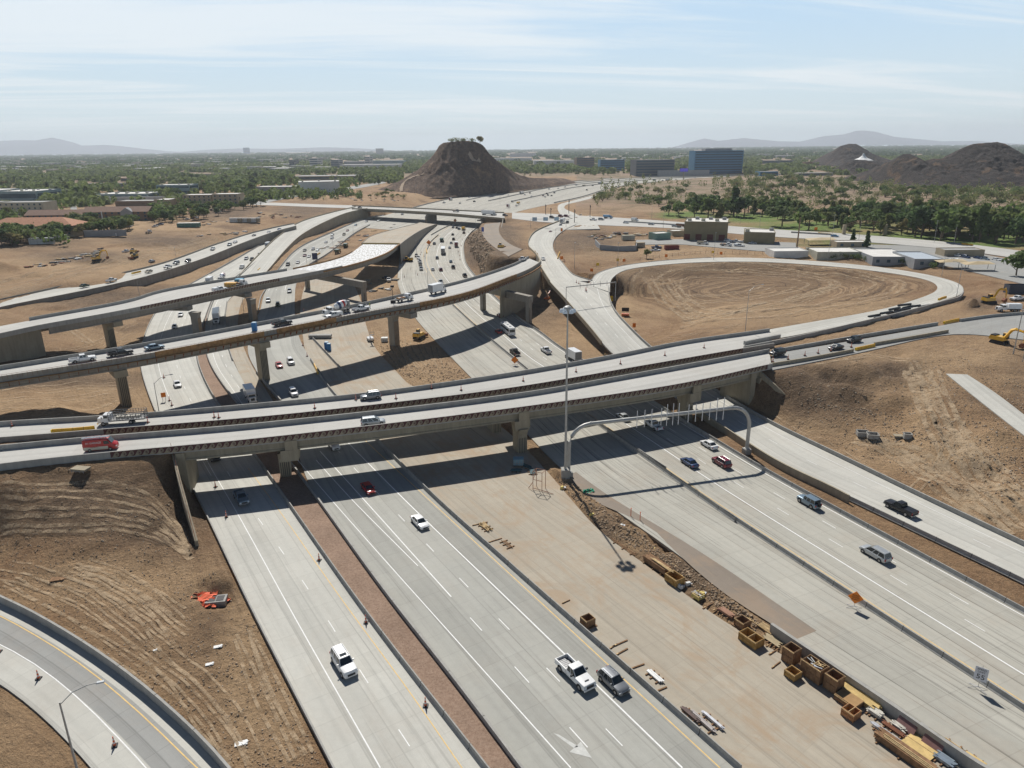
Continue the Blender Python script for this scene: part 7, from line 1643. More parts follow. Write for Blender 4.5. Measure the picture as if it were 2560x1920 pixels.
for a,b,lab,w in ((1525,762,'yellow square sign at the edge of the loop ramp',2.4),(1494,672,'small yellow arrow sign by the loop ramp',1.4),(1544,660,'small yellow sign left of the second arrow panel',1.3),(1782,640,'small yellow sign left of the fourth arrow panel',1.3)):board(a,b,8,w,w,1.6,flat('yellow_sign_sheeting',(.75,.52,.03),.5),lab)
o=board(1563,790,8,2.9,1.6,1.9,BLK,'dark message board trailer left of the round soil basin',name='message_board');m=MB();m.box((0,0,.6),(3.0,1.6,.8),pm_('orange'));m.build('trailer_body',o)
board(788,653,0,3.2,4.0,1.0,flat('dark_blue_back',(.05,.06,.13),.6),'dark blue message board behind the white unfinished deck',name='message_board',z=0)
b=P(1205,586,4)
board(1207,583,8,1.6,3.0,1.0,flat('blue_white_sign',(.08,.12,.40),.5),'blue sign left of the haul road below the cross street')
# channelising cones and barrels
ORC=flat('orange_rubber',(.70,.13,.04),.6,var=.1);cone_m=None
def coneproto(kind):
    m=MB();w=M_white
    if kind=='tall':
        m.box((0,0,.06),(.55,.55,.12),BLK);m2=[]
        for i in range(5):
            z0=.12+i*.21;r0=.15-.022*i;m.lathe([(r0,z0),(r0-.02,z0+.21)],ORC if i%2==0 else flat('white_stripe',(.72,.60,.58),.6),(0,0,0),10)
    return m.mesh('channeliser')
cone_m=coneproto('tall')
def cones(lst,where,group,z=0):
    for i,(a,b) in enumerate(lst):
        p=P(a,b,z);link('traffic_channeliser',cone_m,None,p+Vector((0,0,.01)),rnd.uniform(-.4,.4),label=where if isinstance(where,str) else where[i],cat='traffic cone',group=group,scale=1.15)
cones([(97,1697),(287,1865),(-2,1630)],['striped channeliser on the left ramp above the lamp post','striped channeliser on the left ramp below the lamp post','striped channeliser cut by the left edge on the ramp'],'channelisers on the bottom left ramp',.4)
cones([(798,1401),(915,1557),(1064,1765)],['farthest of three dusty channelisers by the barrier at the gravel strip','middle of three dusty channelisers by the barrier at the gravel strip','nearest of three dusty channelisers by the barrier at the gravel strip'],'channelisers by the gravel strip barrier')
cones([(566,1293),(539,1218),(424,1002),(410,945),(394,908),(430,1014)],['channeliser at the left edge of the bridge shadow','channeliser in the bridge shadow left of the blue pickup','channeliser right of the orange sign','channeliser above the orange sign','channeliser near the middle flyover at the left roadway','dark channeliser in the shadow beside the left roadway'],'channelisers on the left-hand roadway')
T1C=[(31,1066),(370,1057),(536,1044),(547,1045),(787,1021),(890,1000),(990,997),(1079,972),(1153,976),(1308,953),(1440,930),(1551,910),(1662,889),(1760,870)]
cones(T1C,'thin orange delineator post standing on the far twin bridge','delineators on the far twin bridge',8.9)
cones([(1932,905),(1970,898),(2012,889),(2045,883),(2077,878),(2128,868)],'small orange delineator along the near side of the road right of the bridge','delineators right of the bridge',9.4)
cones([(757,864),(768,891),(760,778)],['lower cone on the yellow line below the middle flyover','upper cone on the yellow line below the middle flyover','cone under the upper flyover'],'cones near the yellow line')
cones([(1147,630),(1149,640),(1150,650),(1153,615),(1157,600),(1163,590),(1172,582),(1180,575),(1053,632),(1060,641),(1051,637),(1011,693),(1044,688)],'small channeliser along the edge of the distant northbound bend','channelisers on the distant bend')
cones([(1464,726),(1466,728),(1441,707),(1477,712),(1447,710),(1472,705),(1410,650),(1412,655)],'small cone at the point where the two ramps split','cones at the ramp split',8)
# portable toilets, tanks
def toilet(px,py,z,col,label):
    b=P(px,py,z);o=grp('portable_toilet',b,label,'toilet');m=MB();m.box((0,0,1.15),(1.25,1.25,2.3),col);m.build('cabin',o);m=MB();m.box((0,0,2.38),(1.3,1.3,.18),flat('pale_toilet_roof',(.45,.60,.70),.5),0,.2,.2);m.build('roof',o);m=MB();m.box((0,-.65,1.1),(.9,.05,1.9),flat('toilet_door',(.03,.16,.36),.5));m.build('door',o)
BT=flat('blue_toilet_plastic',(.02,.16,.42),.5)
toilet(817,872,0,BT,'left blue portable toilet on the work area below the flyover');toilet(823,876,0,BT,'right blue portable toilet on the work area below the flyover');toilet(637,826,15.2,BT,'blue portable toilet on the middle flyover')
boxthing(600,712,3.0,3.0,2.4,flat('blue_awning',(.03,.22,.36),.6),'blue shade awning on the upper flyover','shade_awning','awning',z=13);boxthing(578,718,4.5,2.4,1.8,flat('amber_box_paint',(.60,.32,.05),.6),'amber site box at the left end of the white deck','storage_box','box',z=13)
boxthing(962,855,2.2,1.8,1.6,cw,'white water cube on the soil below the flyover','water_tank','tank',z=0)
for a,b,w,lab in ((801,845,8,'grey block on the pavement left of the boom lift'),):boxthing(a,b,w,2.2,1.2,W_grey,lab,'concrete_block','block',z=0)
boxthing(1276,770,1,1,1,cw,'','x','y',z=0) if False else None
# concrete boxes on the right slope
for a,b,w,d,h,lab,op in ((2156,1088,2.4,1.9,1.0,'left concrete catch basin box on the right slope',True),(2181,1094,2.3,1.9,1.0,'right half of the open concrete catch basin on the right slope',True),(2245,1093,1.8,1.3,.4,'flat pale concrete lid on the right slope',False),(2268,1096,1.5,1.2,1.2,'small dark grey concrete box on the right slope',True),(203,1178,3,1.6,.6,'pale concrete inlet on the left embankment',False)):
    boxthing(a,b,w,d,h,W_tan2 if not op else W_grey,lab,'concrete_box','box',-.2,zg=3 if a>1000 else 8.5,open_=op)
b=G(543,1512,0);o=grp('catch_basin',b,'concrete catch basin with two grates in the pit','basin',rz=.15);m=MB();m.box((0,0,.3),(3.0,1.9,1.7),W_grey);m.build('box',o)
for x in (-.62,.62):m=MB();m.box((x,0,1.17),(1.1,1.3,.05),BLK);m.build('grate',o)
for i,(a,b_,s,lab) in enumerate([(508,1500,1.9,'crumpled orange mesh left of the catch basin'),(515,1518,1.5,'lower crumpled orange mesh by the catch basin'),(560,1508,.9,'orange mesh right of the catch basin'),(1472,1233,1.1,'green hose heap on the edge of the trench')]):
    p=G(a,b_,0);q=random.Random(i);m=MB();N=7;v=[];
    for r_ in range(N):
        for c_ in range(N):v.append(((r_/6-.5)*s*2+q.uniform(-.15,.15),(c_/6-.5)*s*1.2+q.uniform(-.15,.15)+r_*.12,.15+q.uniform(0,.45)))
    m.add(v,[(r_*N+c_,r_*N+c_+1,(r_+1)*N+c_+1,(r_+1)*N+c_) for r_ in range(N-1) for c_ in range(N-1) if q.random()<.8],flat('orange_mesh',(.75,.14,.06),.7) if i<3 else flat('green_hose',(.02,.30,.18),.6));m.build('safety_mesh' if i<3 else 'hose_heap',label=lab,cat='mesh' if i<3 else 'hose').location=p
# wooden formwork boxes and lumber on the work area
RD=math.atan2(-(P(1700,1785).y-P(1061,1217).y),-(P(1700,1785).x-P(1061,1217).x))  # along the road, away from camera
def crate(px,py,l,w,h,label,div=False,col=WOOD2,lid=False,z=0,fill=False,pallet=False):
    l*=.68;w*=.68;h*=.74;b=P(px,py-5,z);o=grp('wooden_form_box',b,label,'wooden box','wooden form boxes',rz=RD);t=.07
    for nm,x,y,a,c in (('side_panel',0,-w/2,l,t),('side_panel',0,w/2,l,t),('end_panel',-l/2+t/2,0,t,w-t),('end_panel',l/2-t/2,0,t,w-t)):
        m=MB();m.box((x,y,h/2+.05),(a,c,h),col);m.box((x,y+(0 if nm=='end_panel' else (t*.8 if y>0 else -t*.8)),h-.04),(a+(.1 if a>t else .05),c+.05 if nm!='end_panel' else c,.1),WOOD)
        if nm=='side_panel':
            k=max(2,int(l/.6))
            for j in range(k+1):m.box((-l/2+l*j/k,y+(.07 if y>0 else -.07),h/2),(.08,.07,h*.96),col)
            m.box((x,y+(.07 if y>0 else -.07),h*.5),(a,.06,.09),col)
        m.build(nm,o)
    m=MB();m.box((0,0,.06),(l-t,w-t,.06),WOOD2);m.build('floor',o)
    if div:m=MB();m.box((0,0,h/2+.05),(t,w-t,h*.98),WOOD);m.build('divider',o)
    if lid:m=MB();m.box((0,0,h+.08),(l+.05,w+.05,.05),flat('brown_ply_lid',(.36,.22,.10),.8));m.build('lid',o)
    if fill:
        q=random.Random(px);m=MB()
        for k in range(9):m.box((q.uniform(-l*.35,l*.35),q.uniform(-w*.3,w*.3),h-.1+q.uniform(0,.15)),(1.0,.12,.1),[PIPE,WOOD,GALV][k%3],q.uniform(-.6,.6))
        m.build('scraps',o)
    if pallet:m=MB();m.box((0,0,-.0),(l+.7,w+.5,.16),WOOD2);m.build('pallet',o)
    return o
AMB=flat('amber_form_panel',(.40,.235,.075),.75,var=.3,sc=2);YCR=flat('yellow_crate_panel',(.62,.50,.16),.75,var=.2)
crate(1686,1461,3.6,2.4,1.7,'large amber form box beside the long lumber pile',col=AMB);crate(1745,1499,2.0,1.7,.9,'pale yellow crate holding scraps',col=YCR,fill=True)
crate(1469,1566,2.1,2.1,1.6,'lone form box on a pallet near the jointed barrier',pallet=True);crate(1855,1570,2.3,2.1,1.5,'dark form box with a green bottle inside',pallet=True)
crate(1877,1611,4.2,2.4,1.6,'amber two compartment form box',div=True,col=AMB)
crate(1976,1658,2.4,2.2,3.0,'tall stacked form box nearest the wall end');crate(1981,1697,2.2,1.9,1.3,'low open form box in front of the tall ones',col=AMB)
crate(2033,1698,4.0,2.3,3.0,'tall double form box stack filled with scraps',div=True,fill=True);crate(2082,1728,2.5,2.1,3.0,'tall form box with dark inside right of the filled stack')
crate(2121,1762,3.9,2.6,1.0,'long box closed with a brown plywood lid',lid=True,col=WOOD2);crate(2126,1796,2.3,2.0,1.4,'two compartment form box lowest of the row',div=True,col=flat('orange_form_panel',(.42,.20,.09),.75,var=.2))
def lumber(px,py,l,n,rows,label,mat=WOOD,dr=0.0,sp=.16,w=.14,seed=1,z=0,spread=0.0,name='lumber_pile',cat='lumber',hgt=.09,bear=True):
    l*=.72;sp*=.8;w*=.8;b=P(px,py,z);o=grp(name,b,label,cat,'lumber and material piles',rz=RD+dr);q=random.Random(seed);bs=.16 if bear else 0
    m=MB()
    if bear:
        for x in (-l*.36,0,l*.36):m.box((x+q.uniform(-.2,.2),0,.08),(.14,n*sp+.9,.15),WOOD2,q.uniform(-.1,.1))
        m.build('bearer',o,kind='stuff')
    m=MB()
    for r_ in range(rows):
        for i in range(n):m.box((q.uniform(-.25,.25)*1.0,(i-(n-1)/2)*sp+q.uniform(-.02,.02),bs+hgt/2+r_*hgt),(l*q.uniform(.85,1.0),w,hgt*.94),mat,q.uniform(-1,1)*spread)
    m.build('boards',o,kind='stuff')
lumber(1643,1418,7.5,12,10,'long brown lumber pile with loose poles on top',WOOD2,seed=2,spread=.008);lumber(1655,1412,7,4,1,'pale loose poles lying over the long lumber pile',WOOD,seed=3,z=1.25,spread=.03,bear=False)
lumber(1700,1430,6,4,1,'pale boards on the ground behind the amber form box',WOOD,seed=4,spread=.05,sp=.35);lumber(1815,1535,3.2,7,4,'short brown stack left of the dark form box',flat('reddish_boards',(.38,.21,.14),.8),seed=5,spread=.02)
lumber(1900,1563,6.5,7,2,'pale poles between the form boxes and the trench',WOOD,seed=6,spread=.03,sp=.22);lumber(1935,1600,3.8,8,1,'worn plywood sheets in front of the wall end',flat('grey_ply',(.38,.31,.20),.9),seed=7,sp=.3,w=.3,hgt=.05)
lumber(2045,1668,5,4,3,'pale boards showing behind the filled stack',WOOD,seed=8);lumber(2145,1740,8,9,6,'long stack of yellow boards between form box and wall',PLY,seed=9,sp=.3,w=.27,spread=.006);lumber(2178,1752,4.5,5,7,'higher yellow board stack against the wall',PLY,seed=10,sp=.26,w=.22)
lumber(2186,1785,2.2,8,5,'short white topped stack below the yellow boards',flat('pale_ends',(.60,.57,.50),.7),seed=11,spread=.03)
lumber(2212,1834,4.8,4,3,'pale metal pipe bundle on bearers',PIPE,seed=12,sp=.16,name='pipe_bundle',cat='pipes');lumber(2232,1826,3.8,4,2,'dark rusty beam bundle beside the metal pipes',W_rust,seed=13,sp=.2,name='beam_bundle',cat='beams');lumber(2246,1820,2.2,6,3,'short pale offcut heap beside the rusty beams',flat('pale_ends',(.60,.57,.50),.7),seed=14,spread=.2)
lumber(2262,1890,9.5,8,9,'long brown timber beam stack at the bottom edge',WOOD2,seed=15,sp=.22,w=.2,spread=.005);lumber(2273,1882,9.5,3,1,'pale loose beams on top of the long bottom stack',WOOD,seed=16,z=1.0,spread=.012,bear=False,sp=.3)
lumber(2395,1880,5,5,2,'criss cross pale poles leaning near the wall',WOOD,seed=17,spread=.12,sp=.3);lumber(2362,1905,2.6,9,4,'blue-grey metal pipe bundle at the bottom edge',flat('blue_grey_pipe',(.33,.40,.47),.35,.5),seed=18,name='pipe_bundle',cat='pipes');lumber(2425,1905,3.4,6,3,'plywood offcuts at the bottom right corner of the wall',PLY,seed=19,sp=.35,w=.33,spread=.05)
lumber(1726,1790,3.6,5,3,'dark weathered board stack near the jointed barrier',flat('dark_board',(.14,.10,.09),.8),seed=20,dr=.02);lumber(1757,1808,5,4,3,'left pale pipe bundle near the jointed barrier',flat('dull_pipe',(.42,.38,.36),.5),seed=21,name='pipe_bundle',cat='pipes');lumber(1783,1806,4.6,3,3,'right white pipe bundle near the jointed barrier',PIPE,seed=22,name='pipe_bundle',cat='pipes')
lumber(1638,1694,3.6,3,2,'short white panel bundle on the dusty pavement',M_white,seed=23,name='panel_bundle',cat='panels',sp=.28,w=.26);lumber(1214,1319,4.5,8,2,'scattered pale poles near the jointed barrier below the shadow',WOOD,seed=24,spread=.18,sp=.16)
lumber(1268,1362,4,3,1,'dark poles beside the jointed barrier',WOOD2,seed=25,spread=.05,sp=.3);lumber(1560,1370,9,2,1,'long dark beam line leading to the lumber pile',WOOD2,seed=26,spread=.004,sp=.25);lumber(2115,1845,0.1,1,1,'',WOOD) if False else None
for i,(a,b,l,w) in enumerate([(1200,1310,3,.15),(1236,1352,3,.15),(1550,1609,2.6,.18),(1553,1631,2.4,.18),(1590,1668,2.6,.18),(1651,1725,2.0,.18),(1533,1617,1.6,.15),(1770,1515,2.4,.16),(1792,1524,1.8,.16),(1545,1336,1.4,.12),(1925,1612,1.6,.14),(1934,1630,2,.16),(1415,1505,1.5,.1),(1940,1663,2.0,.12),(2320,1900,3.6,.2),(2300,1885,1.5,.15)]):
    p=P(a,b,0);m=MB();m.box((0,0,.08),(l,w,.12),WOOD2);m.box((l*.3,0,.16),(.3,w*.9,.04),WOOD);m.build('loose_timber',label='loose dark timber bearer lying on the dusty pavement',cat='timber',group='loose timber bearers').location=p;C.objects[-1].rotation_euler=(0,0,RD+math.pi/2+rnd.uniform(-.15,.15))
def sheet(px,py,l,w,mat,label,z=.06,rz=0.0,tilt=0.0):
    p=P(px,py,0);m=MB();m.box((0,0,0),(l,w,.05),mat);m.box((0,0,.03),(l*.98,w*.02,.02),WOOD2);o=m.build('plywood_sheet',label=label,cat='plywood');o.location=p+Vector((0,0,z));o.rotation_euler=(tilt,0,RD+rz)
sheet(1617,1368,2.2,2.0,PLY,'yellow plywood sheet lying near the trench');sheet(2303,1868,3.3,3.0,PLY,'yellow plywood sheet lying at the foot of the wall',z=.2)
RDW=math.atan2((P(2447,1905).y-P(1929,1558).y),(P(2447,1905).x-P(1929,1558).x))
for i,(a,b) in enumerate([(2272,1787),(2338,1831)]):
    p=P(a,b,1.6);p.z=0;p=p+Vector((-math.sin(RDW)*-.30*-1,math.cos(RDW)*-.30,0));o=grp('leaning_panel',p,['left maroon panel leaning on the grey wall','right maroon panel leaning on the grey wall'][i],'panel',rz=RDW);nrm=1
    m=MB();m.add([(-1.1,-1.25,.05),(1.1,-1.25,.05),(1.1,-.35,1.15),(-1.1,-.35,1.15)],[(0,1,2,3)],flat('maroon_panel',(.22,.12,.11),.7));m.build('lower_panel',o);m=MB();m.add([(-1.1,-.35,1.15),(1.1,-.35,1.15),(1.1,0,1.62),(-1.1,0,1.62)],[(0,1,2,3)],flat('olive_panel',(.30,.25,.09),.7));m.build('upper_panel',o)
# timber stair frame near the mast
p=P(1348,1222,0);o=grp('timber_frame',p,'reddish open timber frame beside the bridge shadow','frame',rz=-.5);rt=flat('reddish_timber',(.42,.24,.17),.8)
m=MB()
for x in (-1,1):
    for y in (-.8,.8):m.tube([(x,y,0),(x,y,4.0)],.07,rt,4)
m.build('posts',o,kind='stuff');m=MB()
for a,b in (((-1,-.8,4),(1,-.8,4)),((1,-.8,4),(1,.8,4)),((1,.8,4),(-1,.8,4)),((-1,.8,4),(-1,-.8,4)),((-1,-.8,2.2),(1,-.8,2.2)),((-1,-.8,2.2),(-1,.8,3.6)),((-1,-.8,.3),(2.4,-.8,.2)),((1,-.8,.2),(3.6,-1,.15)),((-2,-.8,.1),(-1,-.8,1.6))):m.tube([a,b],.07,rt,4)
m.build('braces',o,kind='stuff')
for i,(a,b,l,dr) in enumerate([(1310,1165,5,.2),(1330,1180,4,-.4),(1290,1178,3,.9)]):lumber(a,b,l,5,3,['dark form panels in the bridge shadow near the mast','second heap of dark forms in the shadow near the mast','small dark heap in the shadow left of the timber frame'][i],flat('teal_form',(.05,.12,.14),.6),dr,seed=30+i,spread=.15,sp=.25)
boxthing(1296,1163,2.2,1.6,1.6,flat('pale_blue_box',(.20,.32,.38),.6),'pale blue box in the bridge shadow','storage_box','box',z=0)
for i in range(7):
    a,b=[(1480,1290),(1553,1318),(1585,1345),(1700,1470),(1755,1488),(1720,1463),(1405,1222)][i]
    p=P(a,b,0);m=MB();m.box((0,0,.3),(.9,.5,.5),cw if i%2 else YCR,i*.7,.2,.2);m.box((.5,.3,.12),(.6,.4,.25),PIPE,i);m.build('site_debris',label='pale bag and scrap debris at the edge of the trench',cat='debris',group='debris along the trench').location=p
for a,b,lab in ((1577,1290,'thin red marker post standing at the trench'),(1600,1300,'short red marker post right of the first at the trench')):
    p=P(a,b,0);m=MB();m.tube([(0,0,0),(0,0,1.6)],.07,ORC,5);m.box((0,0,1.6),(.18,.18,.08),ORC);m.build('marker_post',label=lab,cat='post').location=p
for a,b,w,lab in ((545,1618,1.1,'white paper scrap upper on the brown soil at left'),(524,1662,1.0,'torn white scrap on the brown soil at left'),(603,1860,1.4,'pale board scrap near the bottom left roadway wall'),(388,1627,.5,'tiny white scrap on the soil at left'),(148,1447,2.4,'dark timber pair on the brown soil at left')):
    p=G(a,b,0);m=MB();mm=M_white if a!=148 else WOOD2;m.box((0,0,.1),(w,w*.5,.08),mm,.3);m.box((w*.3,.1,.16),(w*.5,w*.3,.06),mm,1.0);m.build('litter',label=lab,cat='litter').location=p
# black pipes by the loop ramp
pm2=flat('black_plastic_pipe',(.03,.035,.04),.45)
pipes=[(2185,792,0),(2200,796,0),(2230,785,0),(2250,778,0),(2262,776,0),(2240,790,0),(2270,770,0),(2285,768,0),(2235,780,1),(2260,770,1),(2310,768,0),(2215,790,1),(2244,795,0)]
for i,(a,b,s) in enumerate(pipes):
    p=G(a,b,9);m=MB();m.tube([(-3,0,.42+.8*s),(3,0,.42+.8*s)],.42,pm2,10);m.box((3.02,0,.42+.8*s),(.02,.5,.5),M_dark);m.build('drain_pipe',label='big black drain pipe in the heap beside the loop ramp',cat='pipe',group='black drain pipes').location=p;C.objects[-1].rotation_euler=(0,0,.45+rnd.uniform(-.1,.1))
# clutter rows on far work sites
q=random.Random(77)
def clutter(poly,n,group,label,zg,s=(1.5,4)):
    xs=[a for a,b in poly];ys=[b for a,b in poly];k=0
    mats=[W_grey,W_rust,WOOD,W_raw,cw,BLK]
    while k<n:
        a=q.uniform(min(xs),max(xs));b=q.uniform(min(ys),max(ys))
        if not in_poly(np.array([a]),np.array([b]),poly)[0]:continue
        p=G(a,b,zg);k+=1;m=MB();l=q.uniform(*s)
        m.box((0,0,.3),(l,l*q.uniform(.3,.7),q.uniform(.4,.9)),q.choice(mats),q.uniform(-.3,.3));m.box((l*.4,l*.3,.5),(l*.5,l*.3,.5),q.choice(mats),q.uniform(-1,1));m.box((-l*.4,-l*.2,.2),(l*.8,.3,.3),q.choice(mats),q.uniform(-1,1))
        m.build('material_pile',label=label,cat='material pile',group=group).location=p
clutter([(60,668),(190,640),(250,620),(260,628),(190,655),(100,672)],26,'material piles on the left soil','small pile of forms and slabs on the soil at left',7)
clutter([(490,590),(600,576),(640,582),(520,596)],10,'material piles above the far left ramp','small material pile on the soil above the far left ramp',7)
clutter([(1460,590),(1500,580),(1620,585),(1620,592),(1500,600)],26,'material rows in the yard','heap of pipes and forms in the yard by the loop ramp',8,(2,5))
clutter([(450,560),(600,545),(640,548),(560,558),(470,572)],16,'equipment rows by the containers','small equipment item near the pale containers',9)
clutter([(640,530),(760,540),(740,548),(640,545)],22,'items left of the long ramp top','small item in the store left of the long ramp',8,(1.5,3))
clutter([(780,625),(900,585),(985,560),(990,566),(860,620)],18,'items behind the white deck','small material item on the pavement behind the white deck',0)
clutter([(820,490),(960,497),(1010,502),(940,505),(820,500)],18,'parked items below the butte','small parked item on the soil below the butte',8)
clutter([(1385,543),(1450,535),(1465,545),(1400,552)],10,'items at the crossing','orange and dark work item at the street crossing',9,(1.5,3))
clutter([(900,700),(990,690),(980,735),(930,735)],10,'items in the shade of the upper flyover','dark item in the shade of the upper flyover',0)
# wire fence along the loop ramp
line=[G(a,b,8) for a,b in ((1600,652),(1700,640),(1800,636),(1925,636))];line=smooth_line(line,4)
o=grp('wire_fence',line[0],'thin post and wire fence above the loop ramp','fence');m=MB()
for k,p in enumerate(line):
    p=p-line[0];m.tube([p+Vector((0,0,-.3)),p+Vector((0,0,1.9))],.07,W_rust,4)
for hh in (.6,1.8):m.tube([p-line[0]+Vector((0,0,hh)) for p in line],.03,GALV,4)
m.build('posts_and_wires',o,kind='stuff')
# rubble boulders on soil: uncountable
def rubble(name,poly,n,zg,s,mat,seed):
    r=np.random.RandomState(seed);xs=[a for a,b in poly];ys=[b for a,b in poly];V=[];F=[];c=0
    base=np.array([(-1,-1,-.6),(1,-1,-.6),(1,1,-.6),(-1,1,-.6),(-.6,-.7,.6),(.7,-.5,.7),(.5,.6,.5),(-.7,.5,.7)]);fs=np.array([(3,2,1,0),(4,5,6,7),(0,1,5,4),(1,2,6,5),(2,3,7,6),(3,0,4,7)])
    while c<n:
        a=r.uniform(min(xs),max(xs));b=r.uniform(min(ys),max(ys))
        if not in_poly(np.array([a]),np.array([b]),poly)[0]:continue
        p=P(a,b,zg)
        for _ in range(3):p=P(a,b,look(p.x,p.y))
        if look(p.x,p.y,3)<.6:c+=1;continue
        q=base*r.uniform(.6,1.4,(8,3))*s*r.uniform(.35,1.3)**2;an=r.uniform(0,6.28);ca,sa=math.cos(an),math.sin(an)
        q=np.stack([q[:,0]*ca-q[:,1]*sa,q[:,0]*sa+q[:,1]*ca,q[:,2]],1)+np.array([p.x,p.y,look(p.x,p.y)+.05]);V.append(q);F.append(fs+8*len(V)-8);c+=1
    link(name,fastmesh(name,np.concatenate(V),np.concatenate(F),[mat]),kind='stuff')
M_stone=flat('soil_clod',(.34,.255,.175),.97,var=.35,sc=.6);M_st2=flat('pale_stone',(.46,.39,.31),.95,var=.25,sc=.6)
rubble('soil_clods',[(1380,1185),(1440,1195),(1600,1300),(1900,1560),(1880,1590),(1640,1400),(1500,1320)],2600,0,.12,M_stone,1)
rubble('soil_clods',[(0,1180),(420,1165),(480,1370),(640,1560),(830,1920),(600,1920),(0,1490)],1800,3,.085,M_stone,2)
rubble('soil_clods',[(1960,1030),(2060,920),(2400,890),(2560,960),(2560,1300),(2100,1120)],2200,4,.13,M_stone,3)
rubble('stones',[(1960,1030),(2060,920),(2400,890),(2560,960),(2560,1300),(2100,1120)],900,4,.10,M_st2,4)
rubble('stones',[(0,1180),(420,1165),(480,1370),(640,1560),(830,1920),(600,1920),(0,1490)],800,3,.06,M_st2,5)
rubble('soil_clods',[(1330,700),(1400,760),(1520,870),(1480,880),(1380,800)],900,2,.18,M_stone,6)
rubble('soil_clods',[(1165,600),(1198,572),(1245,640),(1205,690)],700,5,.55,M_stone,9)
rubble('soil_clods',[(900,870),(1010,850),(1180,940),(1100,965),(1000,940)],900,0,.15,M_stone,7)
# tyre tracks: broken pale ribbons pressed into soil
t=NT('tyre_track_soil');n_=t.noise(t.pos(),.5,5,.7);n2_=t.noise(t.pos(),4,3)
t.setv(t.b.inputs['Base Color'],t.mix(t.ramp(n2_,.35,.65),(.42,.31,.195),(.56,.43,.29)));t.setv(t.b.inputs['Alpha'],t.math('MULTIPLY',t.ramp(n_,.38,.6,0,.6),1.0));t.b.inputs['Roughness'].default_value=.97;M_trk=t.m
t=NT('dark_track_soil');n_=t.noise(t.pos(),.4,5,.7);t.setv(t.b.inputs['Base Color'],(.13,.09,.06,1));t.setv(t.b.inputs['Alpha'],t.ramp(n_,.42,.6,0,.6));t.b.inputs['Roughness'].default_value=.97;M_trk2=t.m
TR=MB()
def track(pts,zg,w=.45,gap=1.9,jit=0.0,m=None,seed=0):
    r=random.Random(seed);l=[G(a+r.uniform(-jit,jit),b+r.uniform(-jit,jit)*.5,zg) for a,b in pts];l=smooth_line(l,1.3)
    for g in ((-gap/2,gap/2) if gap else (0,)):
        c=offset(l,g);A=offset(c,-w/2);B=offset(c,w/2);vs=[(p.x,p.y,look(p.x,p.y)+.12) for p in A+B];n=len(l)
        TR.add(vs,[(i,i+1,n+i+1,n+i) for i in range(n-1) if min(look(A[i].x,A[i].y,3),look(B[i].x,B[i].y,3),look(A[i+1].x,A[i+1].y,3))>.4],m or M_trk)
def family(A,B,n,zg,**k):
    for i in range(n):
        t=(i+.5)/n;track([(a[0]+(b[0]-a[0])*t,a[1]+(b[1]-a[1])*t) for a,b in zip(A,B)],zg,seed=i,**k)
family([(0,1195),(200,1200),(380,1235),(450,1320),(480,1385)],[(0,1345),(200,1340),(360,1345),(440,1375),(475,1400)],7,5,gap=0,w=.7,jit=7)
family([(0,1205),(200,1212),(370,1250),(440,1330)],[(0,1352),(200,1350),(350,1355),(430,1382)],8,5,gap=0,w=.5,jit=6,m=M_trk2)
family([(0,1400),(200,1460),(400,1600),(560,1760),(660,1920)],[(0,1470),(200,1590),(380,1730),(500,1850),(560,1920)],4,1,jit=26,w=.35)
family([(200,1400),(330,1450),(450,1520)],[(180,1440),(330,1520),(440,1640)],5,1,jit=18)
family([(640,1560),(700,1700),(790,1880)],[(590,1600),(650,1740),(730,1900)],3,0,jit=8)
family([(2330,920),(2370,1000),(2440,1110),(2600,1260)],[(2260,930),(2290,1010),(2350,1130),(2520,1300)],6,6,jit=16,w=.9)
family([(2150,1090),(2270,1120),(2400,1200),(2560,1330)],[(2140,1110),(2230,1150),(2360,1230),(2500,1330)],5,2,jit=14,w=.9)
track([(2300,1060),(2370,1100),(2350,1160),(2300,1210)],3,seed=3);track([(2400,1050),(2370,1120),(2330,1190),(2280,1230)],3,seed=4);track([(2370,1010),(2430,1130),(2480,1200)],4,seed=5)
track([(1950,925),(2060,905),(2180,890),(2270,900),(2300,960)],9,seed=6,w=1.2);track([(1930,1045),(2010,1090),(2100,1130),(2190,1190),(2280,1240)],1,seed=7)
bl=[(1560,700),(1590,672),(1700,655),(1850,652),(2020,662),(2180,676),(2290,700),(2300,722),(2200,755),(2060,780),(1900,800),(1750,810),(1640,800),(1580,760),(1560,700)]
cx0,cy0=1880,712
for i in range(16):
    s=.97-.05*i;r=random.Random(i+50);a0=r.randint(0,8);a1=a0+r.randint(5,13);pp=[(cx0-(i*6)+(bl[j%14][0]-cx0)*s,cy0+(bl[j%14][1]-cy0)*s) for j in range(a0,a1)]
    track(pp,6,w=r.choice([.7,1.1,1.6]),gap=0,jit=3,seed=i,m=M_trk if i%3 else M_trk2)
family([(1600,690),(1680,790),(1760,800),(1950,760),(2080,722)],[(1690,700),(1760,770),(1840,780),(1980,745),(2100,705)],12,5,gap=0,w=.8,jit=9)
family([(1600,860),(1700,850),(1850,815)],[(1600,790),(1720,820),(1880,800)],5,8,jit=8)
family([(0,745),(200,690),(400,640),(560,600)],[(0,700),(180,665),(350,625),(520,590)],6,7,w=1.0,jit=8)
family([(0,960),(150,960),(330,950)],[(0,1040),(150,1030),(320,1000)],7,3,jit=8,gap=0,w=.8);track([(180,825),(200,840),(225,858)],1,seed=9,w=1.2)
family([(100,880),(220,860),(340,800)],[(150,900),(260,890),(350,850)],3,1,jit=8)
family([(930,830),(960,880),(1000,930)],[(1100,800),(1100,870),(1120,920)],5,0,jit=8);family([(1350,760),(1420,830),(1500,890)],[(1400,780),(1450,830),(1520,880)],3,1,jit=6)
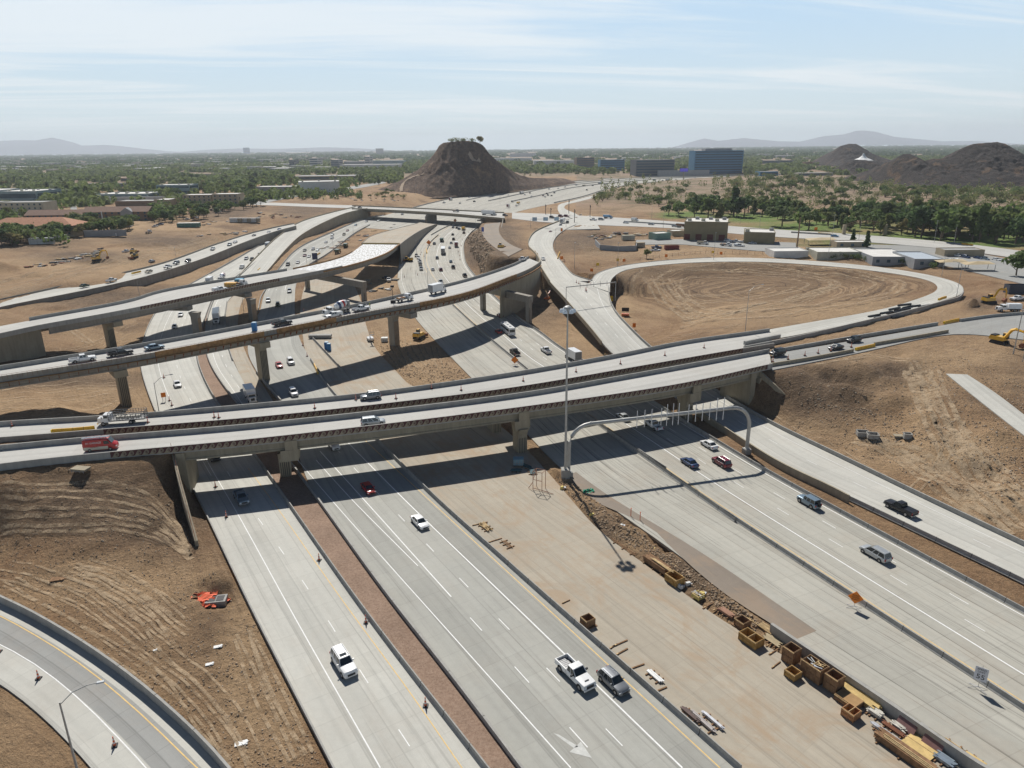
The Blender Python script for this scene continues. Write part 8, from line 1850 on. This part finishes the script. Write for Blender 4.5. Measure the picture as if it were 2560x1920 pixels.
family([(1440,600),(1480,640),(1560,650),(1700,640)],[(1500,630),(1560,640),(1640,632),(1760,625)],5,8,jit=6)
TR.build('tyre_tracks',kind='structure')
# workers on the flyover
def person(px,py,z,label,vest,an=0.0):
    b=P(px,py,z);vm=flat('vest_'+vest,{'yellow':(.65,.70,.05),'white':(.6,.6,.6)}[vest],.8);me=bpy.data.meshes.new('person')
    V=[(0,0,.95),(0,0,1.2),(0,0,1.42),(0,0,1.55),(0,0,1.68),(.1,0,.9),(.12,.03,.5),(.13,0,.06),(.14,.12,.03),(-.1,0,.9),(-.12,-.05,.5),(-.14,-.1,.06),(-.15,.02,.03),(.2,0,1.40),(.27,.03,1.12),(.30,.16,.88),(-.2,0,1.40),(-.27,0,1.12),(-.28,.12,.9)]
    E_=[(0,1),(1,2),(2,3),(3,4),(0,5),(5,6),(6,7),(7,8),(0,9),(9,10),(10,11),(11,12),(2,13),(13,14),(14,15),(2,16),(16,17),(17,18)]
    me.from_pydata(V,E_,[]);o=bpy.data.objects.new('person',me);C.objects.link(o);o.location=b;o.rotation_euler=(0,0,an);me.materials.append(flat('dark_work_clothes',(.05,.06,.09),.9))
    md=o.modifiers.new('s','SKIN');rad=[.16,.17,.17,.06,.105,.10,.075,.05,.045,.10,.075,.05,.045,.06,.045,.04,.06,.045,.04]
    for i,v in enumerate(me.skin_vertices[0].data):v.radius=(rad[i],rad[i]);v.use_root=i==0
    o.modifiers.new('u','SUBSURF').levels=1;o['label']=label;o['category']='person';o['group']='workers on the middle flyover'
    m=MB();m.lathe([(.17,.98),(.20,1.2),(.21,1.40),(.10,1.5)],vm,(0,0,0),10);m.build('safety_vest',o);m=MB();m.lathe([(.15,1.72),(.13,1.78),(.09,1.84),(.03,1.86)],flat('hard_hat',(.75,.72,.6),.5),(0,0,0),10);m.build('hard_hat',o)
person(916,771,15.2,'worker in a white vest standing by the flyover rail','white',.5);person(925,769,15.2,'worker in a yellow vest standing by the flyover rail','yellow',-.6)
b=P(983,757,15.2);o=grp('light_tower',b,'dark light tower mast on the middle flyover','light tower');h=top_h(b,982,716);m=MB();m.tube([(0,0,0),(0,0,h)],.09,BLK,5);m.build('mast',o);m=MB();m.box((0,0,h),(1.2,.4,.7),BLK);m.build('lamp_cluster',o);m=MB();m.box((0,0,.5),(1.6,1.2,.9),BLK);m.build('base',o)
CLOUD_SEED=5.1;HORCOL=(.68,.79,.82);UPCOL=(.50,.69,.88);CLOUDCOL=(.84,.885,.91);SKYSTR=.05;SUNSTR=4.9;HAZE=7e-5;EXPO=0.08
# ================================================================== light and air
w=bpy.data.worlds.new('World');S.world=w;w.use_nodes=True;nt=w.node_tree;bg=nt.nodes['Background']
SUNEL=46.5;SUNAZ=12.9  # azimuth left of +Y
sky=nt.nodes.new('ShaderNodeTexSky');sky.sky_type='NISHITA';sky.sun_disc=False;sky.sun_elevation=R(SUNEL);sky.sun_rotation=R(-SUNAZ);sky.air_density=1.0;sky.dust_density=0.7;sky.ozone_density=1.0;sky.altitude=300
tc=nt.nodes.new('ShaderNodeTexCoord')
def wn(ty,**k):
    o=nt.nodes.new(ty)
    for a,v in k.items():setattr(o,a,v)
    return o
def wm(op,a,b=0.0,cl=False):
    o=wn('ShaderNodeMath',operation=op,use_clamp=cl)
    for i,v in enumerate((a,b)):
        if hasattr(v,'links'):nt.links.new(v,o.inputs[i])
        else:o.inputs[i].default_value=v
    return o.outputs[0]
sp=wn('ShaderNodeSeparateXYZ');nt.links.new(tc.outputs['Generated'],sp.inputs[0])
# thin cirrus on a high plane: direction / height
zz=wm('MAXIMUM',sp.outputs[2],.02);zz2=wm('ADD',zz,.06)
cx=wm('DIVIDE',sp.outputs[0],zz2);cy=wm('DIVIDE',sp.outputs[1],zz2)
cb=wn('ShaderNodeCombineXYZ');nt.links.new(wm('ADD',wm('MULTIPLY',cx,.16),wm('MULTIPLY',cy,.05)),cb.inputs[0]);nt.links.new(wm('SUBTRACT',wm('MULTIPLY',cy,.62),wm('MULTIPLY',cx,.14)),cb.inputs[1]);cb.inputs[2].default_value=CLOUD_SEED
no=wn('ShaderNodeTexNoise');no.inputs['Scale'].default_value=1.15;no.inputs['Detail'].default_value=9;no.inputs['Roughness'].default_value=.62;no.inputs['Distortion'].default_value=.7;nt.links.new(cb.outputs[0],no.inputs['Vector'])
mr=wn('ShaderNodeMapRange',clamp=True,interpolation_type='SMOOTHSTEP');nt.links.new(no.outputs['Fac'],mr.inputs[0]);mr.inputs[1].default_value=.44;mr.inputs[2].default_value=.66;mr.inputs[4].default_value=.75
def wmix(f,a,b):
    o=wn('ShaderNodeMix',data_type='RGBA')
    for i,v in ((0,f),(6,a),(7,b)):
        if hasattr(v,'links'):nt.links.new(v,o.inputs[i])
        else:o.inputs[i].default_value=v
    return o.outputs[2]
def wr(v,a,b,c=0,d=1):
    o=wn('ShaderNodeMapRange',clamp=True,interpolation_type='SMOOTHSTEP');nt.links.new(v,o.inputs[0])
    for i,q in enumerate((a,b,c,d)):o.inputs[i+1].default_value=q
    return o.outputs[0]
q=1/SKYSTR
low=wmix(wr(sp.outputs[2],0,.19),tuple(x*q for x in HORCOL)+(1,),tuple(x*q for x in UPCOL)+(1,))
low=wmix(wm('MULTIPLY',mr.outputs[0],wr(sp.outputs[2],.0,.06,.25,1)),low,tuple(x*q for x in CLOUDCOL)+(1,))
sc_=wn('ShaderNodeMix',data_type='RGBA',blend_type='MULTIPLY');sc_.inputs[0].default_value=1;nt.links.new(sky.outputs[0],sc_.inputs[6]);sc_.inputs[7].default_value=(.34,.52,.72,1)
fin=wmix(wr(sp.outputs[2],.185,.28),low,sc_.outputs[2])
nt.links.new(fin,bg.inputs[0]);bg.inputs[1].default_value=SKYSTR
sd=bpy.data.lights.new('sun','SUN');sd.energy=SUNSTR;sd.angle=R(.53);sd.color=(1,.96,.89)
so=bpy.data.objects.new('sun',sd);C.objects.link(so);so.rotation_euler=(R(90-SUNEL),0,R(180+SUNAZ))
dv=Vector((math.sin(R(-SUNAZ))*math.cos(R(SUNEL)),math.cos(R(SUNAZ))*math.cos(R(SUNEL)),math.sin(R(SUNEL))))
so.rotation_euler=dv.to_track_quat('Z','Y').to_euler()
mh=bpy.data.materials.new('haze_air');mh.use_nodes=True;hn=mh.node_tree;hn.nodes.remove(hn.nodes['Principled BSDF'])
pv=hn.nodes.new('ShaderNodeVolumePrincipled');pv.inputs['Density'].default_value=HAZE;pv.inputs['Color'].default_value=(.86,.92,1,1);pv.inputs['Anisotropy'].default_value=.2
hn.links.new(pv.outputs[0],hn.nodes['Material Output'].inputs['Volume'])
mb=MB();mb.box((0,6000,150),(40000,28000,380),mh);h=mb.build('haze',kind='stuff')
S.view_settings.view_transform='Standard';S.view_settings.look='None';S.view_settings.exposure=EXPO;S.view_settings.gamma=1
S.cycles.volume_bounces=0;S.cycles.max_bounces=4;S.cycles.diffuse_bounces=2;S.cycles.transparent_max_bounces=6
